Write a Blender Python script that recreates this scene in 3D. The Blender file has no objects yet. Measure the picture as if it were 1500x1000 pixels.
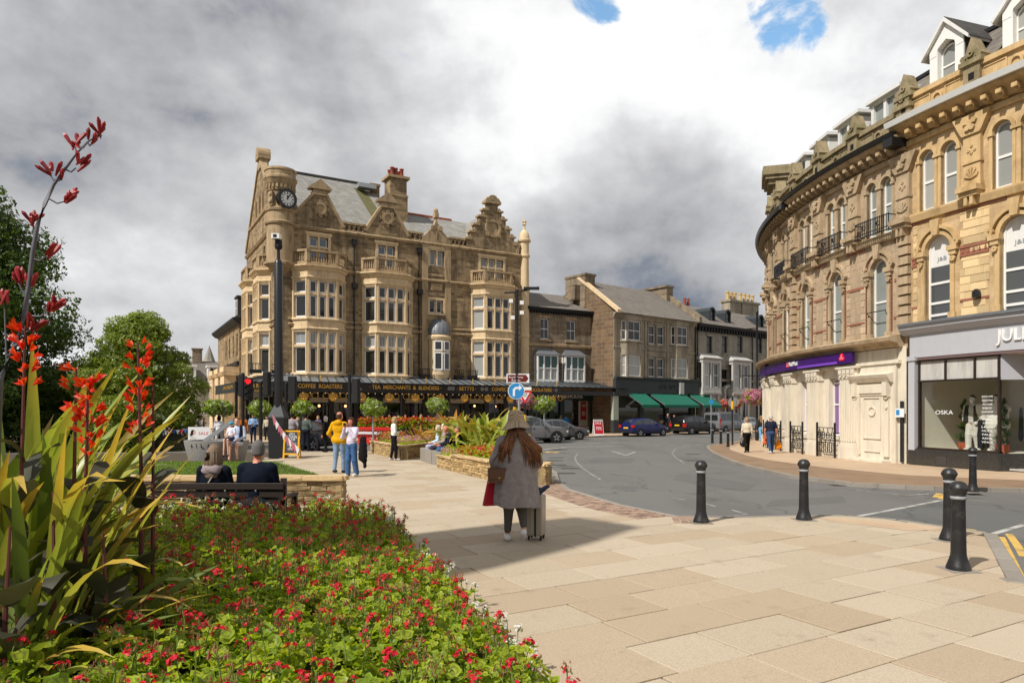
import bpy,bmesh,math,random
import numpy as np
from mathutils import Vector,Matrix,Euler
random.seed(11);rng=np.random.default_rng(11)
pi=math.pi
SC=bpy.context.scene
COL=SC.collection
# ------------------------------------------------------------------ camera
cd=bpy.data.cameras.new('camera');cam=bpy.data.objects.new('camera',cd);COL.objects.link(cam)
cam.location=(0,0,1.8);cam.rotation_euler=(pi/2,0,0)
cd.sensor_width=36;cd.lens=24.0;cd.shift_x=0;cd.shift_y=0.0667
cd.clip_start=.05;cd.clip_end=4000
SC.camera=cam
# ------------------------------------------------------------------ light
SUN_EL=math.radians(48);SUN_DIR=Vector((-.74*math.cos(SUN_EL),-.6726*math.cos(SUN_EL),math.sin(SUN_EL)))
sd=bpy.data.lights.new('sun','SUN');sun=bpy.data.objects.new('sun',sd);COL.objects.link(sun)
sd.energy=4.6;sd.angle=math.radians(.5);sd.color=(1,.955,.885)
sun.rotation_euler=(-SUN_DIR).to_track_quat('-Z','Y').to_euler();sun.location=(0,0,60)
SC.view_settings.view_transform='Standard';SC.view_settings.look='None'
SC.view_settings.exposure=0.12;SC.view_settings.gamma=1;SC.view_settings.use_curve_mapping=False
W=bpy.data.worlds.new('World');SC.world=W;W.use_nodes=True
wt=W.node_tree;wt.nodes.clear()
def wn(t,**kw):
 n=wt.nodes.new(t)
 for k,v in kw.items():setattr(n,k,v)
 return n
def wl(a,b):wt.links.new(a,b)
def wmath(op,a,b=None,c=None,clamp=False):
 n=wn('ShaderNodeMath',operation=op,use_clamp=clamp)
 for i,x in enumerate((a,b,c)):
  if x is None:continue
  if isinstance(x,(int,float)):n.inputs[i].default_value=x
  else:wl(x,n.inputs[i])
 return n.outputs[0]
def wramp(x,lo,hi):
 n=wn('ShaderNodeMapRange',interpolation_type='SMOOTHSTEP');wl(x,n.inputs[0])
 n.inputs[1].default_value=lo;n.inputs[2].default_value=hi
 return n.outputs[0]
sky=wn('ShaderNodeTexSky',sky_type='NISHITA',sun_disc=False)
sky.sun_elevation=SUN_EL;sky.sun_rotation=math.atan2(SUN_DIR.x,SUN_DIR.y);sky.altitude=120;sky.air_density=1.1;sky.dust_density=.6
tc=wn('ShaderNodeTexCoord');dirv=tc.outputs['Generated']
sep=wn('ShaderNodeSeparateXYZ');wl(dirv,sep.inputs[0])
# clouds: soft billows over the whole dome, squeezed towards the horizon
cv=wn('ShaderNodeCombineXYZ');wl(sep.outputs[0],cv.inputs[0]);wl(sep.outputs[1],cv.inputs[1]);wl(wmath('MULTIPLY',wmath('POWER',wmath('MAXIMUM',sep.outputs[2],0.0),.85),1.35),cv.inputs[2])
def wnoise(scale,detail,rough,dist=0,off=(0,0,0)):
 mp=wn('ShaderNodeMapping');wl(cv.outputs[0],mp.inputs[0]);mp.inputs['Location'].default_value=off
 n=wn('ShaderNodeTexNoise');wl(mp.outputs[0],n.inputs['Vector'])
 n.inputs['Scale'].default_value=scale;n.inputs['Detail'].default_value=detail
 n.inputs['Roughness'].default_value=rough;n.inputs['Distortion'].default_value=dist
 return n.outputs['Fac']
def wblob(px,py,lo,hi):
 v=Vector(((px-750)/1000,1,(600-py)/1000)).normalized()
 n=wn('ShaderNodeVectorMath',operation='DOT_PRODUCT');wl(dirv,n.inputs[0]);n.inputs[1].default_value=v
 return wramp(n.outputs['Value'],math.cos(math.radians(lo)),math.cos(math.radians(hi)))
n1=wnoise(2.9,10,.52,.12,(3.1,1.7,0))
n2=wnoise(7.5,9,.56,.1,(7.3,2.2,0))
n3=wnoise(1.6,3,.5,.2,(1.2,8.0,0))
n4=wnoise(7.5,9,.56,.1,(7.3-.012,2.2,-.03));n5=wnoise(2.9,10,.52,.12,(3.1-.02,1.7,-.05))
bright=wmath('ADD',wmath('MULTIPLY',n1,.9),wmath('MULTIPLY',n2,.48))
bright=wmath('ADD',bright,wmath('ADD',wmath('MULTIPLY',wmath('SUBTRACT',n2,n4),.45),wmath('MULTIPLY',wmath('SUBTRACT',n1,n5),.55)))
bright=wmath('ADD',bright,wmath('MULTIPLY',wmath('SUBTRACT',n3,.5),.35))
for(px,py,lo,hi,g)in((1080,140,30,2,.56),(760,60,14,1,.14),(950,395,14,2,-.66),(430,20,16,2,.02),(1060,380,10,2,-.06),(150,505,13,0,.34),(1140,320,9,0,.14),(300,260,26,3,-.02),(830,440,8,0,.16),(600,330,10,2,-.02)):
 bright=wmath('ADD',bright,wmath('MULTIPLY',wblob(px,py,lo,hi),g))
cr=wn('ShaderNodeValToRGB');wl(wmath('MULTIPLY',bright,.72),cr.inputs[0])
els=cr.color_ramp.elements
els[0].position=.2;els[0].color=(.115,.15,.205,1)
els[1].position=.97;els[1].color=(1.0,1.0,1.0,1)
for p,c in((.3,(.235,.26,.31)),(.4,(.4,.405,.425)),(.52,(.51,.513,.53)),(.62,(.61,.612,.626)),(.75,(.74,.744,.755)),(.86,(.9,.904,.91))):
 e=els.new(min(p,1));e.color=(*c,1)
cl=wn('ShaderNodeVectorMath',operation='SCALE');wl(cr.outputs[0],cl.inputs[0]);cl.inputs['Scale'].default_value=9.6
# gaps of blue
gap=wmath('ADD',wmath('MULTIPLY',wnoise(7,9,.6,.4,(5.5,3.1,0)),1.0),wmath('MAXIMUM',wmath('MULTIPLY',wblob(1155,5,5,1),.22),wmath('MULTIPLY',wblob(868,-5,3.2,.6),.215)))
gm=wramp(gap,.70,.80)
mx=wn('ShaderNodeMix',data_type='RGBA');wl(gm,mx.inputs[0]);wl(cl.outputs[0],mx.inputs[6])
blu=wn('ShaderNodeVectorMath',operation='MULTIPLY');wl(sky.outputs[0],blu.inputs[0]);blu.inputs[1].default_value=(1.9,2.25,2.2)
wl(blu.outputs[0],mx.inputs[7])
bg=wn('ShaderNodeBackground');bg.inputs[1].default_value=.1;wl(mx.outputs[2],bg.inputs[0])
wo=wn('ShaderNodeOutputWorld');wl(bg.outputs[0],wo.inputs[0])
SC.cycles.max_bounces=6;SC.cycles.diffuse_bounces=3;SC.cycles.glossy_bounces=3;SC.cycles.transmission_bounces=6
SC.cycles.transparent_max_bounces=12;SC.cycles.caustics_reflective=False;SC.cycles.caustics_refractive=False
SC.cycles.use_denoising=True
# ------------------------------------------------------------------ materials
def s2l(c):
 return tuple((x/12.92 if x<=.04045 else((x+.055)/1.055)**2.4)for x in c)
def hexc(h):
 return s2l(tuple(int(h[i:i+2],16)/255 for i in(0,2,4)))
class NT:
 def __init__(s,name):
  s.m=bpy.data.materials.new(name);s.m.use_nodes=True;s.t=s.m.node_tree
  s.b=s.t.nodes['Principled BSDF']
 def n(s,t,**kw):
  x=s.t.nodes.new(t)
  for k,v in kw.items():setattr(x,k,v)
  return x
 def l(s,a,b):s.t.links.new(a,b)
 def math(s,op,a,b=None,clamp=False):
  n=s.n('ShaderNodeMath',operation=op,use_clamp=clamp)
  for i,x in enumerate((a,b)):
   if x is None:continue
   if isinstance(x,(int,float)):n.inputs[i].default_value=x
   else:s.l(x,n.inputs[i])
  return n.outputs[0]
 def noise(s,vec,scale,detail=4,rough=.55,dist=0):
  n=s.n('ShaderNodeTexNoise');s.l(vec,n.inputs['Vector'])
  n.inputs['Scale'].default_value=scale;n.inputs['Detail'].default_value=detail
  n.inputs['Roughness'].default_value=rough;n.inputs['Distortion'].default_value=dist
  return n.outputs['Fac']
 def ramp(s,x,lo,hi):
  n=s.n('ShaderNodeMapRange',interpolation_type='SMOOTHSTEP');s.l(x,n.inputs[0])
  n.inputs[1].default_value=lo;n.inputs[2].default_value=hi
  return n.outputs[0]
 def mix(s,f,a,b,mode='MIX'):
  n=s.n('ShaderNodeMix',data_type='RGBA',blend_type=mode)
  for i,x in((0,f),(6,a),(7,b)):
   if isinstance(x,(int,float)):n.inputs[i].default_value=x
   elif isinstance(x,tuple):n.inputs[i].default_value=(*x[:3],1)
   else:s.l(x,n.inputs[i])
  return n.outputs[2]
 def bump(s,h,strength,dist=.02,prev=None):
  n=s.n('ShaderNodeBump');n.inputs['Strength'].default_value=strength;n.inputs['Distance'].default_value=dist
  s.l(h,n.inputs['Height'])
  if prev is not None:s.l(prev,n.inputs['Normal'])
  s.l(n.outputs[0],s.b.inputs['Normal']);return n.outputs[0]
 def vec(s,scale=(1,1,1),kind='Object'):
  t=s.n('ShaderNodeTexCoord');m=s.n('ShaderNodeMapping');s.l(t.outputs[kind],m.inputs[0])
  m.inputs['Scale'].default_value=scale;return m.outputs[0]
 def done(s,col,rough=.7,spec=.3,metal=0):
  if isinstance(col,tuple):s.b.inputs['Base Color'].default_value=(*col[:3],1)
  else:s.l(col,s.b.inputs['Base Color'])
  if isinstance(rough,(int,float)):s.b.inputs['Roughness'].default_value=rough
  else:s.l(rough,s.b.inputs['Roughness'])
  s.b.inputs['Specular IOR Level'].default_value=spec;s.b.inputs['Metallic'].default_value=metal
  return s.m
def mul(c,k):return tuple(min(1,x*k)for x in c[:3])
def mat(name,col,rough=.7,var=.15,scale=4,bump=0,bscale=30,col2=None,spec=.3,metal=0,amt=.55,isl=0,obj=0,grime=0,bdist=.01):
 """plain procedural surface: noise tone, optional second tone in patches, fine relief, per-island / per-object tone, streaky grime"""
 n=NT(name);v=n.vec()
 c=n.mix(n.noise(v,scale,5),mul(col,1-var),mul(col,1+var))
 if col2:c=n.mix(n.ramp(n.noise(v,scale*.6,5,.6),amt-.12,amt+.15),c,col2)
 if isl:
  g=n.n('ShaderNodeNewGeometry');k=n.math('ADD',n.math('MULTIPLY',g.outputs['Random Per Island'],2*isl),1-isl)
  vm=n.n('ShaderNodeVectorMath',operation='SCALE');n.l(c,vm.inputs[0]);n.l(k,vm.inputs['Scale']);c=vm.outputs[0]
 if obj:
  g=n.n('ShaderNodeObjectInfo');k=n.math('ADD',n.math('MULTIPLY',g.outputs['Random'],2*obj),1-obj)
  vm=n.n('ShaderNodeVectorMath',operation='SCALE');n.l(c,vm.inputs[0]);n.l(k,vm.inputs['Scale']);c=vm.outputs[0]
 if grime:
  gv=n.vec((2.4,2.4,.4));gr=n.ramp(n.noise(gv,1.4,8,.7),.44,.68)
  c=n.mix(n.math('MULTIPLY',gr,grime),c,mul(col,.32))
 if bump:n.bump(n.noise(v,bscale,5,.65),bump,bdist)
 return n.done(c,rough,spec,metal)
def stone(name,cols,bw,bh,R=None,mortar=(.2,.17,.13),grime=.5,bump=.35,msize=.012,offset=.5,fine=True,stain=(.09,.075,.06),squash=1.0):
 """coursed masonry; the brick grid runs along the wall (around the curve when R is given)"""
 n=NT(name);t=n.n('ShaderNodeTexCoord');sp=n.n('ShaderNodeSeparateXYZ');n.l(t.outputs['Object'],sp.inputs[0])
 if R:u=n.math('MULTIPLY',n.math('ARCTAN2',n.math('MULTIPLY',sp.outputs[1],-1.0),n.math('MULTIPLY',sp.outputs[0],-1.0)),R)
 else:u=n.math('ADD',sp.outputs[0],sp.outputs[1])
 cb=n.n('ShaderNodeCombineXYZ');n.l(u,cb.inputs[0]);n.l(sp.outputs[2],cb.inputs[1])
 b=n.n('ShaderNodeTexBrick');n.l(cb.outputs[0],b.inputs['Vector'])
 b.offset=offset;b.squash=squash;b.squash_frequency=3
 b.inputs['Scale'].default_value=1;b.inputs['Brick Width'].default_value=bw;b.inputs['Row Height'].default_value=bh
 b.inputs['Mortar Size'].default_value=msize;b.inputs['Mortar Smooth'].default_value=.3;b.inputs['Bias'].default_value=-.1
 b.inputs['Color1'].default_value=(*cols[0],1);b.inputs['Color2'].default_value=(*cols[1],1);b.inputs['Mortar'].default_value=(*mortar,1)
 v=n.vec();c=b.outputs['Color']
 # a second, larger random tone per few blocks
 wv=n.n('ShaderNodeTexWhiteNoise',noise_dimensions='2D')
 fl=n.n('ShaderNodeVectorMath',operation='SNAP');n.l(cb.outputs[0],fl.inputs[0]);fl.inputs[1].default_value=(bw*1.5,bh,1)
 n.l(fl.outputs[0],wv.inputs['Vector'])
 c=n.mix(n.math('MULTIPLY',wv.outputs['Value'],.5),c,cols[2])
 c=n.mix(n.math('MULTIPLY',n.ramp(n.noise(v,7,7,.7),.35,.7),.4),c,mul(cols[0],.45))
 if grime:
  gv=n.vec((1.3,1.3,.24));gr=n.ramp(n.noise(gv,1.0,8,.7),.42,.66)
  c=n.mix(n.math('MULTIPLY',gr,grime),c,stain)
 h=n.math('ADD',n.math('MULTIPLY',n.math('SUBTRACT',1.0,b.outputs['Fac']),1.0),n.math('MULTIPLY',n.noise(v,26 if fine else 12,6,.7),.55))
 n.bump(h,bump,.03)
 return n.done(c,.85,.2)
def glassy(name,col,rough=.04,spec=.6,obj=.5,col2=None):
 n=NT(name);g=n.n('ShaderNodeObjectInfo')
 c=n.mix(g.outputs['Random'],col,col2 or mul(col,2.2))
 v=n.vec();n.bump(n.noise(v,1.6,2),.03,.02)
 m=n.done(c,rough,spec);n.b.inputs['IOR'].default_value=1.6
 return m
def clear_glass(name,tint=(.97,.98,.97),dark=.1):
 n=NT(name);t=n.t;out=[x for x in t.nodes if x.type=='OUTPUT_MATERIAL'][0]
 tr=n.n('ShaderNodeBsdfTransparent');tr.inputs[0].default_value=(*tint,1)
 gl=n.n('ShaderNodeBsdfGlossy');gl.inputs['Roughness'].default_value=.02
 fr=n.n('ShaderNodeLayerWeight');fr.inputs[0].default_value=.5;fc=n.math('MULTIPLY',n.math('POWER',fr.outputs['Facing'],4.0),.6)
 ms=n.n('ShaderNodeMixShader');n.l(n.math('ADD',fc,dark*.35),ms.inputs[0]);n.l(tr.outputs[0],ms.inputs[1]);n.l(gl.outputs[0],ms.inputs[2])
 n.l(ms.outputs[0],out.inputs[0]);return n.m
 # ------------------------------------------------------------------ objects
def tag(o,label=None,cat=None,group=None,kind=None):
 if label:o['label']=label
 if cat:o['category']=cat
 if group:o['group']=group
 if kind:o['kind']=kind
 return o
def thing(name,label,cat,loc=(0,0,0),rz=0,group=None):
 o=bpy.data.objects.new(name,None);COL.objects.link(o);o.empty_display_size=.3
 o.location=loc;o.rotation_euler=(0,0,rz);return tag(o,label,cat,group)
def link(name,data,parent=None,M=None):
 o=bpy.data.objects.new(name,data);COL.objects.link(o)
 if parent is not None:o.parent=parent
 if M is not None:o.matrix_local=M
 return o
def kids(o):return[c for c in COL.objects if c.parent==o]
CH={}
def copy_tree(o,parent=None,tree=None):
 """copy of a thing with copies of its parts and sub-parts (mesh data shared)"""
 c=o.copy();COL.objects.link(c)
 if parent is not None:c.parent=parent
 for ch in o.children:copy_tree(ch,c)
 return c
class Fac:
 """a wall face: u along it, d outwards, z up; flat (origin, angle) or curved (R)"""
 def __init__(s,o=(0,0),ang=0,R=None):
  s.o,s.ang,s.R=o,ang,R;s.c,s.s=math.cos(ang),math.sin(ang)
 def P(s,u,d,z):
  if s.R:
   a=u/s.R;return(-(s.R+d)*math.cos(a),-(s.R+d)*math.sin(a),z)
  return(s.o[0]+s.c*u+s.s*d,s.o[1]+s.s*u-s.c*d,z)
 def rot(s,u):return-pi/2+u/s.R if s.R else s.ang
 def M(s,u,d,z):return Matrix.Translation(s.P(u,d,z))@Matrix.Rotation(s.rot(u),4,'Z')
ID=Fac()
class MB:
 def __init__(s,fac=None):s.v,s.f,s.m,s.fac,s.X=[],[],[],fac,None
 def vert(s,p):
  if s.X is not None:p=s.X@Vector(p)
  s.v.append((p[0],p[1],p[2]));return len(s.v)-1
 def face(s,idx,m=0):s.f.append(tuple(idx));s.m.append(m)
 def poly(s,pts,m=0):s.face([s.vert(p)for p in pts],m)
 def pt(s,u,d,z):return s.vert((s.fac or ID).P(u,d,z))
 def fquad(s,q,m=0):s.face([s.pt(*p)for p in q],m)
 def box(s,u0,u1,d0,d1,z0,z1,m=0,n=None):
  """box in wall coordinates (u, outward d, z)"""
  if n is None:n=max(1,int(abs(u1-u0)/.5))if(s.fac and s.fac.R)else 1
  rows=[]
  for i in range(n+1):
   u=u0+(u1-u0)*i/n
   rows.append([s.pt(u,d0,z0),s.pt(u,d1,z0),s.pt(u,d1,z1),s.pt(u,d0,z1)])
  for a,b in zip(rows,rows[1:]):
   for k in range(4):s.face((a[k],a[(k+1)%4],b[(k+1)%4],b[k]),m)
  s.face(rows[0][::-1],m);s.face(rows[-1],m)
 def cub(s,x0,x1,y0,y1,z0,z1,m=0):
  i=[s.vert(p)for p in((x0,y0,z0),(x1,y0,z0),(x1,y1,z0),(x0,y1,z0),(x0,y0,z1),(x1,y0,z1),(x1,y1,z1),(x0,y1,z1))]
  for q in((3,2,1,0),(4,5,6,7),(0,1,5,4),(1,2,6,5),(2,3,7,6),(3,0,4,7)):s.face([i[k]for k in q],m)
 def mould(s,u0,u1,prof,m=0,n=None,caps=True):
  """moulding: profile of (d, z) swept along the wall"""
  if n is None:n=max(1,int(abs(u1-u0)/.4))if(s.fac and s.fac.R)else 1
  rows=[[s.pt(u0+(u1-u0)*i/n,d,z)for d,z in prof]for i in range(n+1)]
  K=len(prof)
  for a,b in zip(rows,rows[1:]):
   for k in range(K):s.face((a[k],a[(k+1)%K],b[(k+1)%K],b[k]),m)
  if caps:s.face(rows[0][::-1],m);s.face(rows[-1],m)
 def prism(s,pts,d0,d1,m=0):
  """outline of (u, z) on the wall given thickness d0..d1"""
  a=[s.pt(u,d0,z)for u,z in pts];b=[s.pt(u,d1,z)for u,z in pts];K=len(pts)
  s.face(a[::-1],m);s.face(b,m)
  for k in range(K):s.face((a[k],a[(k+1)%K],b[(k+1)%K],b[k]),m)
 def slab(s,pts,z0,z1,m=0):
  """ground outline of (x, y) given height; z may be callables"""
  f0=z0 if callable(z0)else(lambda x,y:z0);f1=z1 if callable(z1)else(lambda x,y:z1)
  a=[s.vert((x,y,f0(x,y)))for x,y in pts];b=[s.vert((x,y,f1(x,y)))for x,y in pts];K=len(pts)
  s.face(a[::-1],m);s.face(b,m)
  for k in range(K):s.face((a[k],a[(k+1)%K],b[(k+1)%K],b[k]),m)
 def arc(s,uc,zc,r0,r1,d0,d1,a0=0,a1=pi,n=10,m=0):
  R=[]
  for i in range(n+1):
   a=a0+(a1-a0)*i/n;c,q=math.cos(a),math.sin(a)
   R.append([s.pt(uc+r0*c,d0,zc+r0*q),s.pt(uc+r1*c,d0,zc+r1*q),s.pt(uc+r1*c,d1,zc+r1*q),s.pt(uc+r0*c,d1,zc+r0*q)])
  for a,b in zip(R,R[1:]):
   for k in range(4):s.face((a[k],a[(k+1)%4],b[(k+1)%4],b[k]),m)
  s.face(R[0][::-1],m);s.face(R[-1],m)
 def lathe(s,prof,c=(0,0,0),n=12,m=0,ax='Z',a0=0,a1=2*pi,cap=True):
  full=abs(a1-a0-2*pi)<1e-6;rings=[]
  for r,z in prof:
   ring=[]
   for k in range(n if full else n+1):
    a=a0+(a1-a0)*k/n;x,y=r*math.cos(a),r*math.sin(a)
    p=(x,y,z)if ax=='Z' else((z,x,y)if ax=='X' else(x,z,y))
    ring.append(s.vert((c[0]+p[0],c[1]+p[1],c[2]+p[2])))
   rings.append(ring)
  K=len(rings[0])
  for a,b in zip(rings,rings[1:]):
   for k in range(K if full else K-1):s.face((a[k],a[(k+1)%K],b[(k+1)%K],b[k]),m)
  if cap and full:s.face(rings[0][::-1],m);s.face(rings[-1],m)
 def tube(s,pts,r,n=6,m=0,cap=True):
  pts=[Vector(p)for p in pts];rs=r if isinstance(r,(list,tuple))else[r]*len(pts)
  rings=[];up=Vector((0,0,1))
  for i,p in enumerate(pts):
   t=(pts[min(i+1,len(pts)-1)]-pts[max(i-1,0)]).normalized()
   a=t.cross(up if abs(t.z)<.95 else Vector((1,0,0))).normalized();b=t.cross(a)
   rings.append([s.vert(p+rs[i]*(a*math.cos(2*pi*k/n)+b*math.sin(2*pi*k/n)))for k in range(n)])
  for a,b in zip(rings,rings[1:]):
   for k in range(n):s.face((a[k],b[k],b[(k+1)%n],a[(k+1)%n]),m)
  if cap:s.face(rings[0],m);s.face(rings[-1][::-1],m)
 def ball(s,c,r,n=8,k=6,m=0,rz=None):
  rx,ry,rzz=(r,r,r)if isinstance(r,(int,float))else r
  rings=[]
  for j in range(1,k):
   t=pi*j/k
   rings.append([s.vert((c[0]+rx*math.sin(t)*math.cos(2*pi*i/n),c[1]+ry*math.sin(t)*math.sin(2*pi*i/n),c[2]+rzz*math.cos(t)))for i in range(n)])
  top=s.vert((c[0],c[1],c[2]+rzz));bot=s.vert((c[0],c[1],c[2]-rzz))
  for i in range(n):
   s.face((top,rings[0][i],rings[0][(i+1)%n]),m);s.face((bot,rings[-1][(i+1)%n],rings[-1][i]),m)
  for a,b in zip(rings,rings[1:]):
   for i in range(n):s.face((a[i],b[i],b[(i+1)%n],a[(i+1)%n]),m)
 def wall(s,u0,u1,z0,z1,holes=(),d=0,rev=.22,m=0,mr=None):
  """front face with openings (ua, ub, za, zb[, arched]) and their reveals"""
  mr=m if mr is None else mr
  us={u0,u1};zs={z0,z1}
  for h in holes:us|={h[0],h[1]};zs|={h[2],h[3]}
  us=sorted(x for x in us if u0-1e-6<=x<=u1+1e-6);zs=sorted(x for x in zs if z0-1e-6<=x<=z1+1e-6)
  if s.fac and s.fac.R:
   uu=[]
   for a,b in zip(us,us[1:]):
    k=max(1,int((b-a)/.35));uu+=[a+(b-a)*i/k for i in range(k)]
   us=uu+[us[-1]]
  grid={}
  def g(u,z):
   if(u,z)not in grid:grid[(u,z)]=s.pt(u,d,z)
   return grid[(u,z)]
  for a,b in zip(us,us[1:]):
   for c,e in zip(zs,zs[1:]):
    cu,cz=(a+b)/2,(c+e)/2
    if any(h[0]<cu<h[1]and h[2]<cz<h[3]for h in holes):continue
    s.face((g(a,c),g(b,c),g(b,e),g(a,e)),m)
  for h in holes:
   a,b,c,e=h[:4]
   if len(h)>4 and h[4]:
    r=(b-a)/2;zc=e-r;n=12;P=[(a+r-r*math.cos(pi*i/n),zc+r*math.sin(pi*i/n))for i in range(n+1)]
    for p,q in zip(P,P[1:]):
     s.fquad(((p[0],d,p[1]),(q[0],d,q[1]),(q[0],d,e),(p[0],d,e)),m)
     s.fquad(((p[0],d,p[1]),(p[0],d-rev,p[1]),(q[0],d-rev,q[1]),(q[0],d,q[1])),mr)
    e=zc
   else:s.fquad(((a,d,e),(a,d-rev,e),(b,d-rev,e),(b,d,e)),mr)
   s.fquad(((a,d,c),(b,d,c),(b,d-rev,c),(a,d-rev,c)),mr)
   s.fquad(((a,d,c),(a,d-rev,c),(a,d-rev,e),(a,d,e)),mr)
   s.fquad(((b,d,c),(b,d,e),(b,d-rev,e),(b,d-rev,c)),mr)
 def mesh(s,name,mats,smooth=False,sharp=None):
  me=bpy.data.meshes.new(name);me.from_pydata(s.v,[],s.f)
  for x in(mats if isinstance(mats,(list,tuple))else[mats]):me.materials.append(x)
  if any(s.m):me.polygons.foreach_set('material_index',s.m)
  if smooth or sharp:
   me.polygons.foreach_set('use_smooth',[True]*len(s.f))
   if sharp:me.set_sharp_from_angle(angle=math.radians(sharp))
  me.update();return me
 def build(s,name,mats,parent=None,M=None,smooth=False,sharp=None,kind=None):
  o=link(name,s.mesh(name,mats,smooth,sharp),parent,M)
  if kind:o['kind']=kind
  return o
def bevel_mesh(me,w,seg=2,ang=30):
 bm=bmesh.new();bm.from_mesh(me);bmesh.ops.recalc_face_normals(bm,faces=bm.faces)
 ed=[e for e in bm.edges if len(e.link_faces)==2 and e.calc_face_angle(0)>math.radians(ang)]
 bmesh.ops.bevel(bm,geom=ed,offset=w,segments=seg,affect='EDGES',profile=.6);bm.to_mesh(me);bm.free();return me
def np_mesh(name,V,F,mats,mi=None,smooth=False):
 """mesh straight from arrays; F all triangles or all quads"""
 me=bpy.data.meshes.new(name);V=np.asarray(V,np.float32).reshape(-1,3);F=np.asarray(F,np.int32)
 k=F.shape[1];me.vertices.add(len(V));me.vertices.foreach_set('co',V.ravel())
 me.loops.add(F.size);me.loops.foreach_set('vertex_index',F.ravel())
 me.polygons.add(len(F));me.polygons.foreach_set('loop_start',np.arange(0,F.size,k,dtype=np.int32))
 try:me.polygons.foreach_set('loop_total',np.full(len(F),k,np.int32))
 except Exception:pass
 for x in(mats if isinstance(mats,(list,tuple))else[mats]):me.materials.append(x)
 if mi is not None:me.polygons.foreach_set('material_index',np.asarray(mi,np.int32))
 if smooth:me.polygons.foreach_set('use_smooth',np.ones(len(F),bool))
 me.update(calc_edges=True);return me
DG=None
def text(name,s,w,h,mt,parent=None,M=None,ext=.012,space=1.0,bold=0):
 """raised lettering fitted to a width and a cap height (x to the right, z up, proud of -y)"""
 cu=bpy.data.curves.new(name,'FONT');cu.body=s;cu.align_x='CENTER';cu.align_y='CENTER';cu.extrude=.02;cu.space_character=space
 cu.offset=bold;cu.resolution_u=3
 o=bpy.data.objects.new(name,cu);COL.objects.link(o)
 bpy.context.view_layer.update()
 me=bpy.data.meshes.new_from_object(o.evaluated_get(bpy.context.evaluated_depsgraph_get()))
 bpy.data.objects.remove(o);bpy.data.curves.remove(cu)
 n=len(me.vertices);co=np.zeros(n*3,np.float32);me.vertices.foreach_get('co',co);co=co.reshape(-1,3)
 lo,hi=co.min(0),co.max(0);c=(lo+hi)/2;sz=np.maximum(hi-lo,1e-6)
 q=np.empty_like(co);q[:,0]=(co[:,0]-c[0])/sz[0]*w;q[:,2]=(co[:,1]-c[1])/sz[1]*h;q[:,1]=-(co[:,2]-c[2])/sz[2]*ext
 me.vertices.foreach_set('co',q.ravel());me.materials.clear();me.materials.append(mt);me.name=name;me.update()
 return link(name,me,parent,M)
 # ------------------------------------------------------------------ the lie of the land: level near the camera, falling gently away
def gz(x,y):return-.006*max(0,y-10)
def ground(px,py):
 """ground point seen at a photo pixel"""
 k=(py-600)/1000;y=1.8/k
 if y>10:y=1.74/(k-.006)
 return Vector(((px-750)/1000*y,y,gz(0,y)))
def at(px,y,py=None):return Vector(((px-750)/1000*y,y,0 if py is None else 1.8+(600-py)/1000*y))
# ------------------------------------------------------------------ shared materials
M={}
M['betty']=stone('tea room sandstone',(hexc('ab9370'),hexc('66523b'),hexc('c0a680')),.5,.21,grime=.66,stain=(.05,.04,.03),bump=.6,msize=.016)
M['betty_trim']=mat('dressed buff stone',hexc('d8bf99'),.85,.14,3,.25,40,grime=.36)
M['betty_trim2']=mat('weathered dressed stone',hexc('ac9575'),.88,.2,3,.3,40,grime=.68)
M['slate']=stone('grey roof slate',(hexc('9c9a96'),hexc('858380'),hexc('aaa8a0')),.34,.2,mortar=(.1,.1,.1),grime=.4,bump=.5,msize=.014,stain=(.16,.155,.1))
M['slate2']=stone('brown grey roof slate',(hexc('827a72'),hexc('746e68'),hexc('8c8379')),.3,.2,mortar=(.08,.08,.08),grime=.3,bump=.5,msize=.014,stain=(.1,.09,.07))
M['slate_dark']=stone('dark roof slate',(hexc('4d4a49'),hexc('413f40'),hexc('5b5650')),.3,.2,mortar=(.05,.05,.05),grime=.3,bump=.5,msize=.014)
M['white']=mat('white gloss paint',(.78,.77,.74),.4,.05,6,spec=.4,grime=.06)
M['white_wood']=mat('white painted timber',(.72,.71,.68),.5,.06,6,grime=.1)
M['black']=mat('black gloss paint',(.012,.012,.013),.32,.3,8,.05,40,spec=.5)
M['black_matt']=mat('black matt paint',(.016,.016,.017),.6,.3,6)
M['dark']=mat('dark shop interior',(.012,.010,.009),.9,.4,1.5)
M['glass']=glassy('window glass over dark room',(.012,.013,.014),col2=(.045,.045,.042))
M['glass_pale']=glassy('window glass with pale blind',(.24,.25,.24),col2=(.36,.36,.33))
M['glass_net']=glassy('leaded glass light',(.25,.27,.28),col2=(.36,.37,.37))
M['glass_sky']=glassy('top floor glass with painted sky reflection',(.07,.1,.15),.03,.9,col2=(.1,.14,.2))  # bluish sky reflection put into the pane's base colour
M['clear']=clear_glass('shop window glass')
M['lead']=mat('lead sheet',(.17,.18,.2),.5,.2,4,.2,12,spec=.5,metal=.3)
M['gold']=mat('gold leaf lettering',(.62,.36,.07),.35,.12,9,metal=.55,spec=.5)
M['terracotta']=mat('terracotta',hexc('a8573a'),.8,.2,5,.2)
M['redpot']=mat('red clay pot',hexc('8c493b'),.75,.2,5,.2)
M['canopy_glass']=glassy('ribbed grey canopy glass',(.15,.17,.185),.3,.5,col2=(.19,.21,.225))
M['bulb']=mat('clear festoon bulb',(.8,.66,.4),.2,.05,spec=.8)
M['asphalt']=None
M['leaf']=None
M['skin']=mat('skin',hexc('c69076'),.5,.08,12,spec=.35)
M['cream']=mat('cream awning cloth',(.5,.46,.38),.8,.12,5)
M['galv']=mat('galvanised steel',(.42,.44,.46),.4,.12,7,metal=.6)
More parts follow.
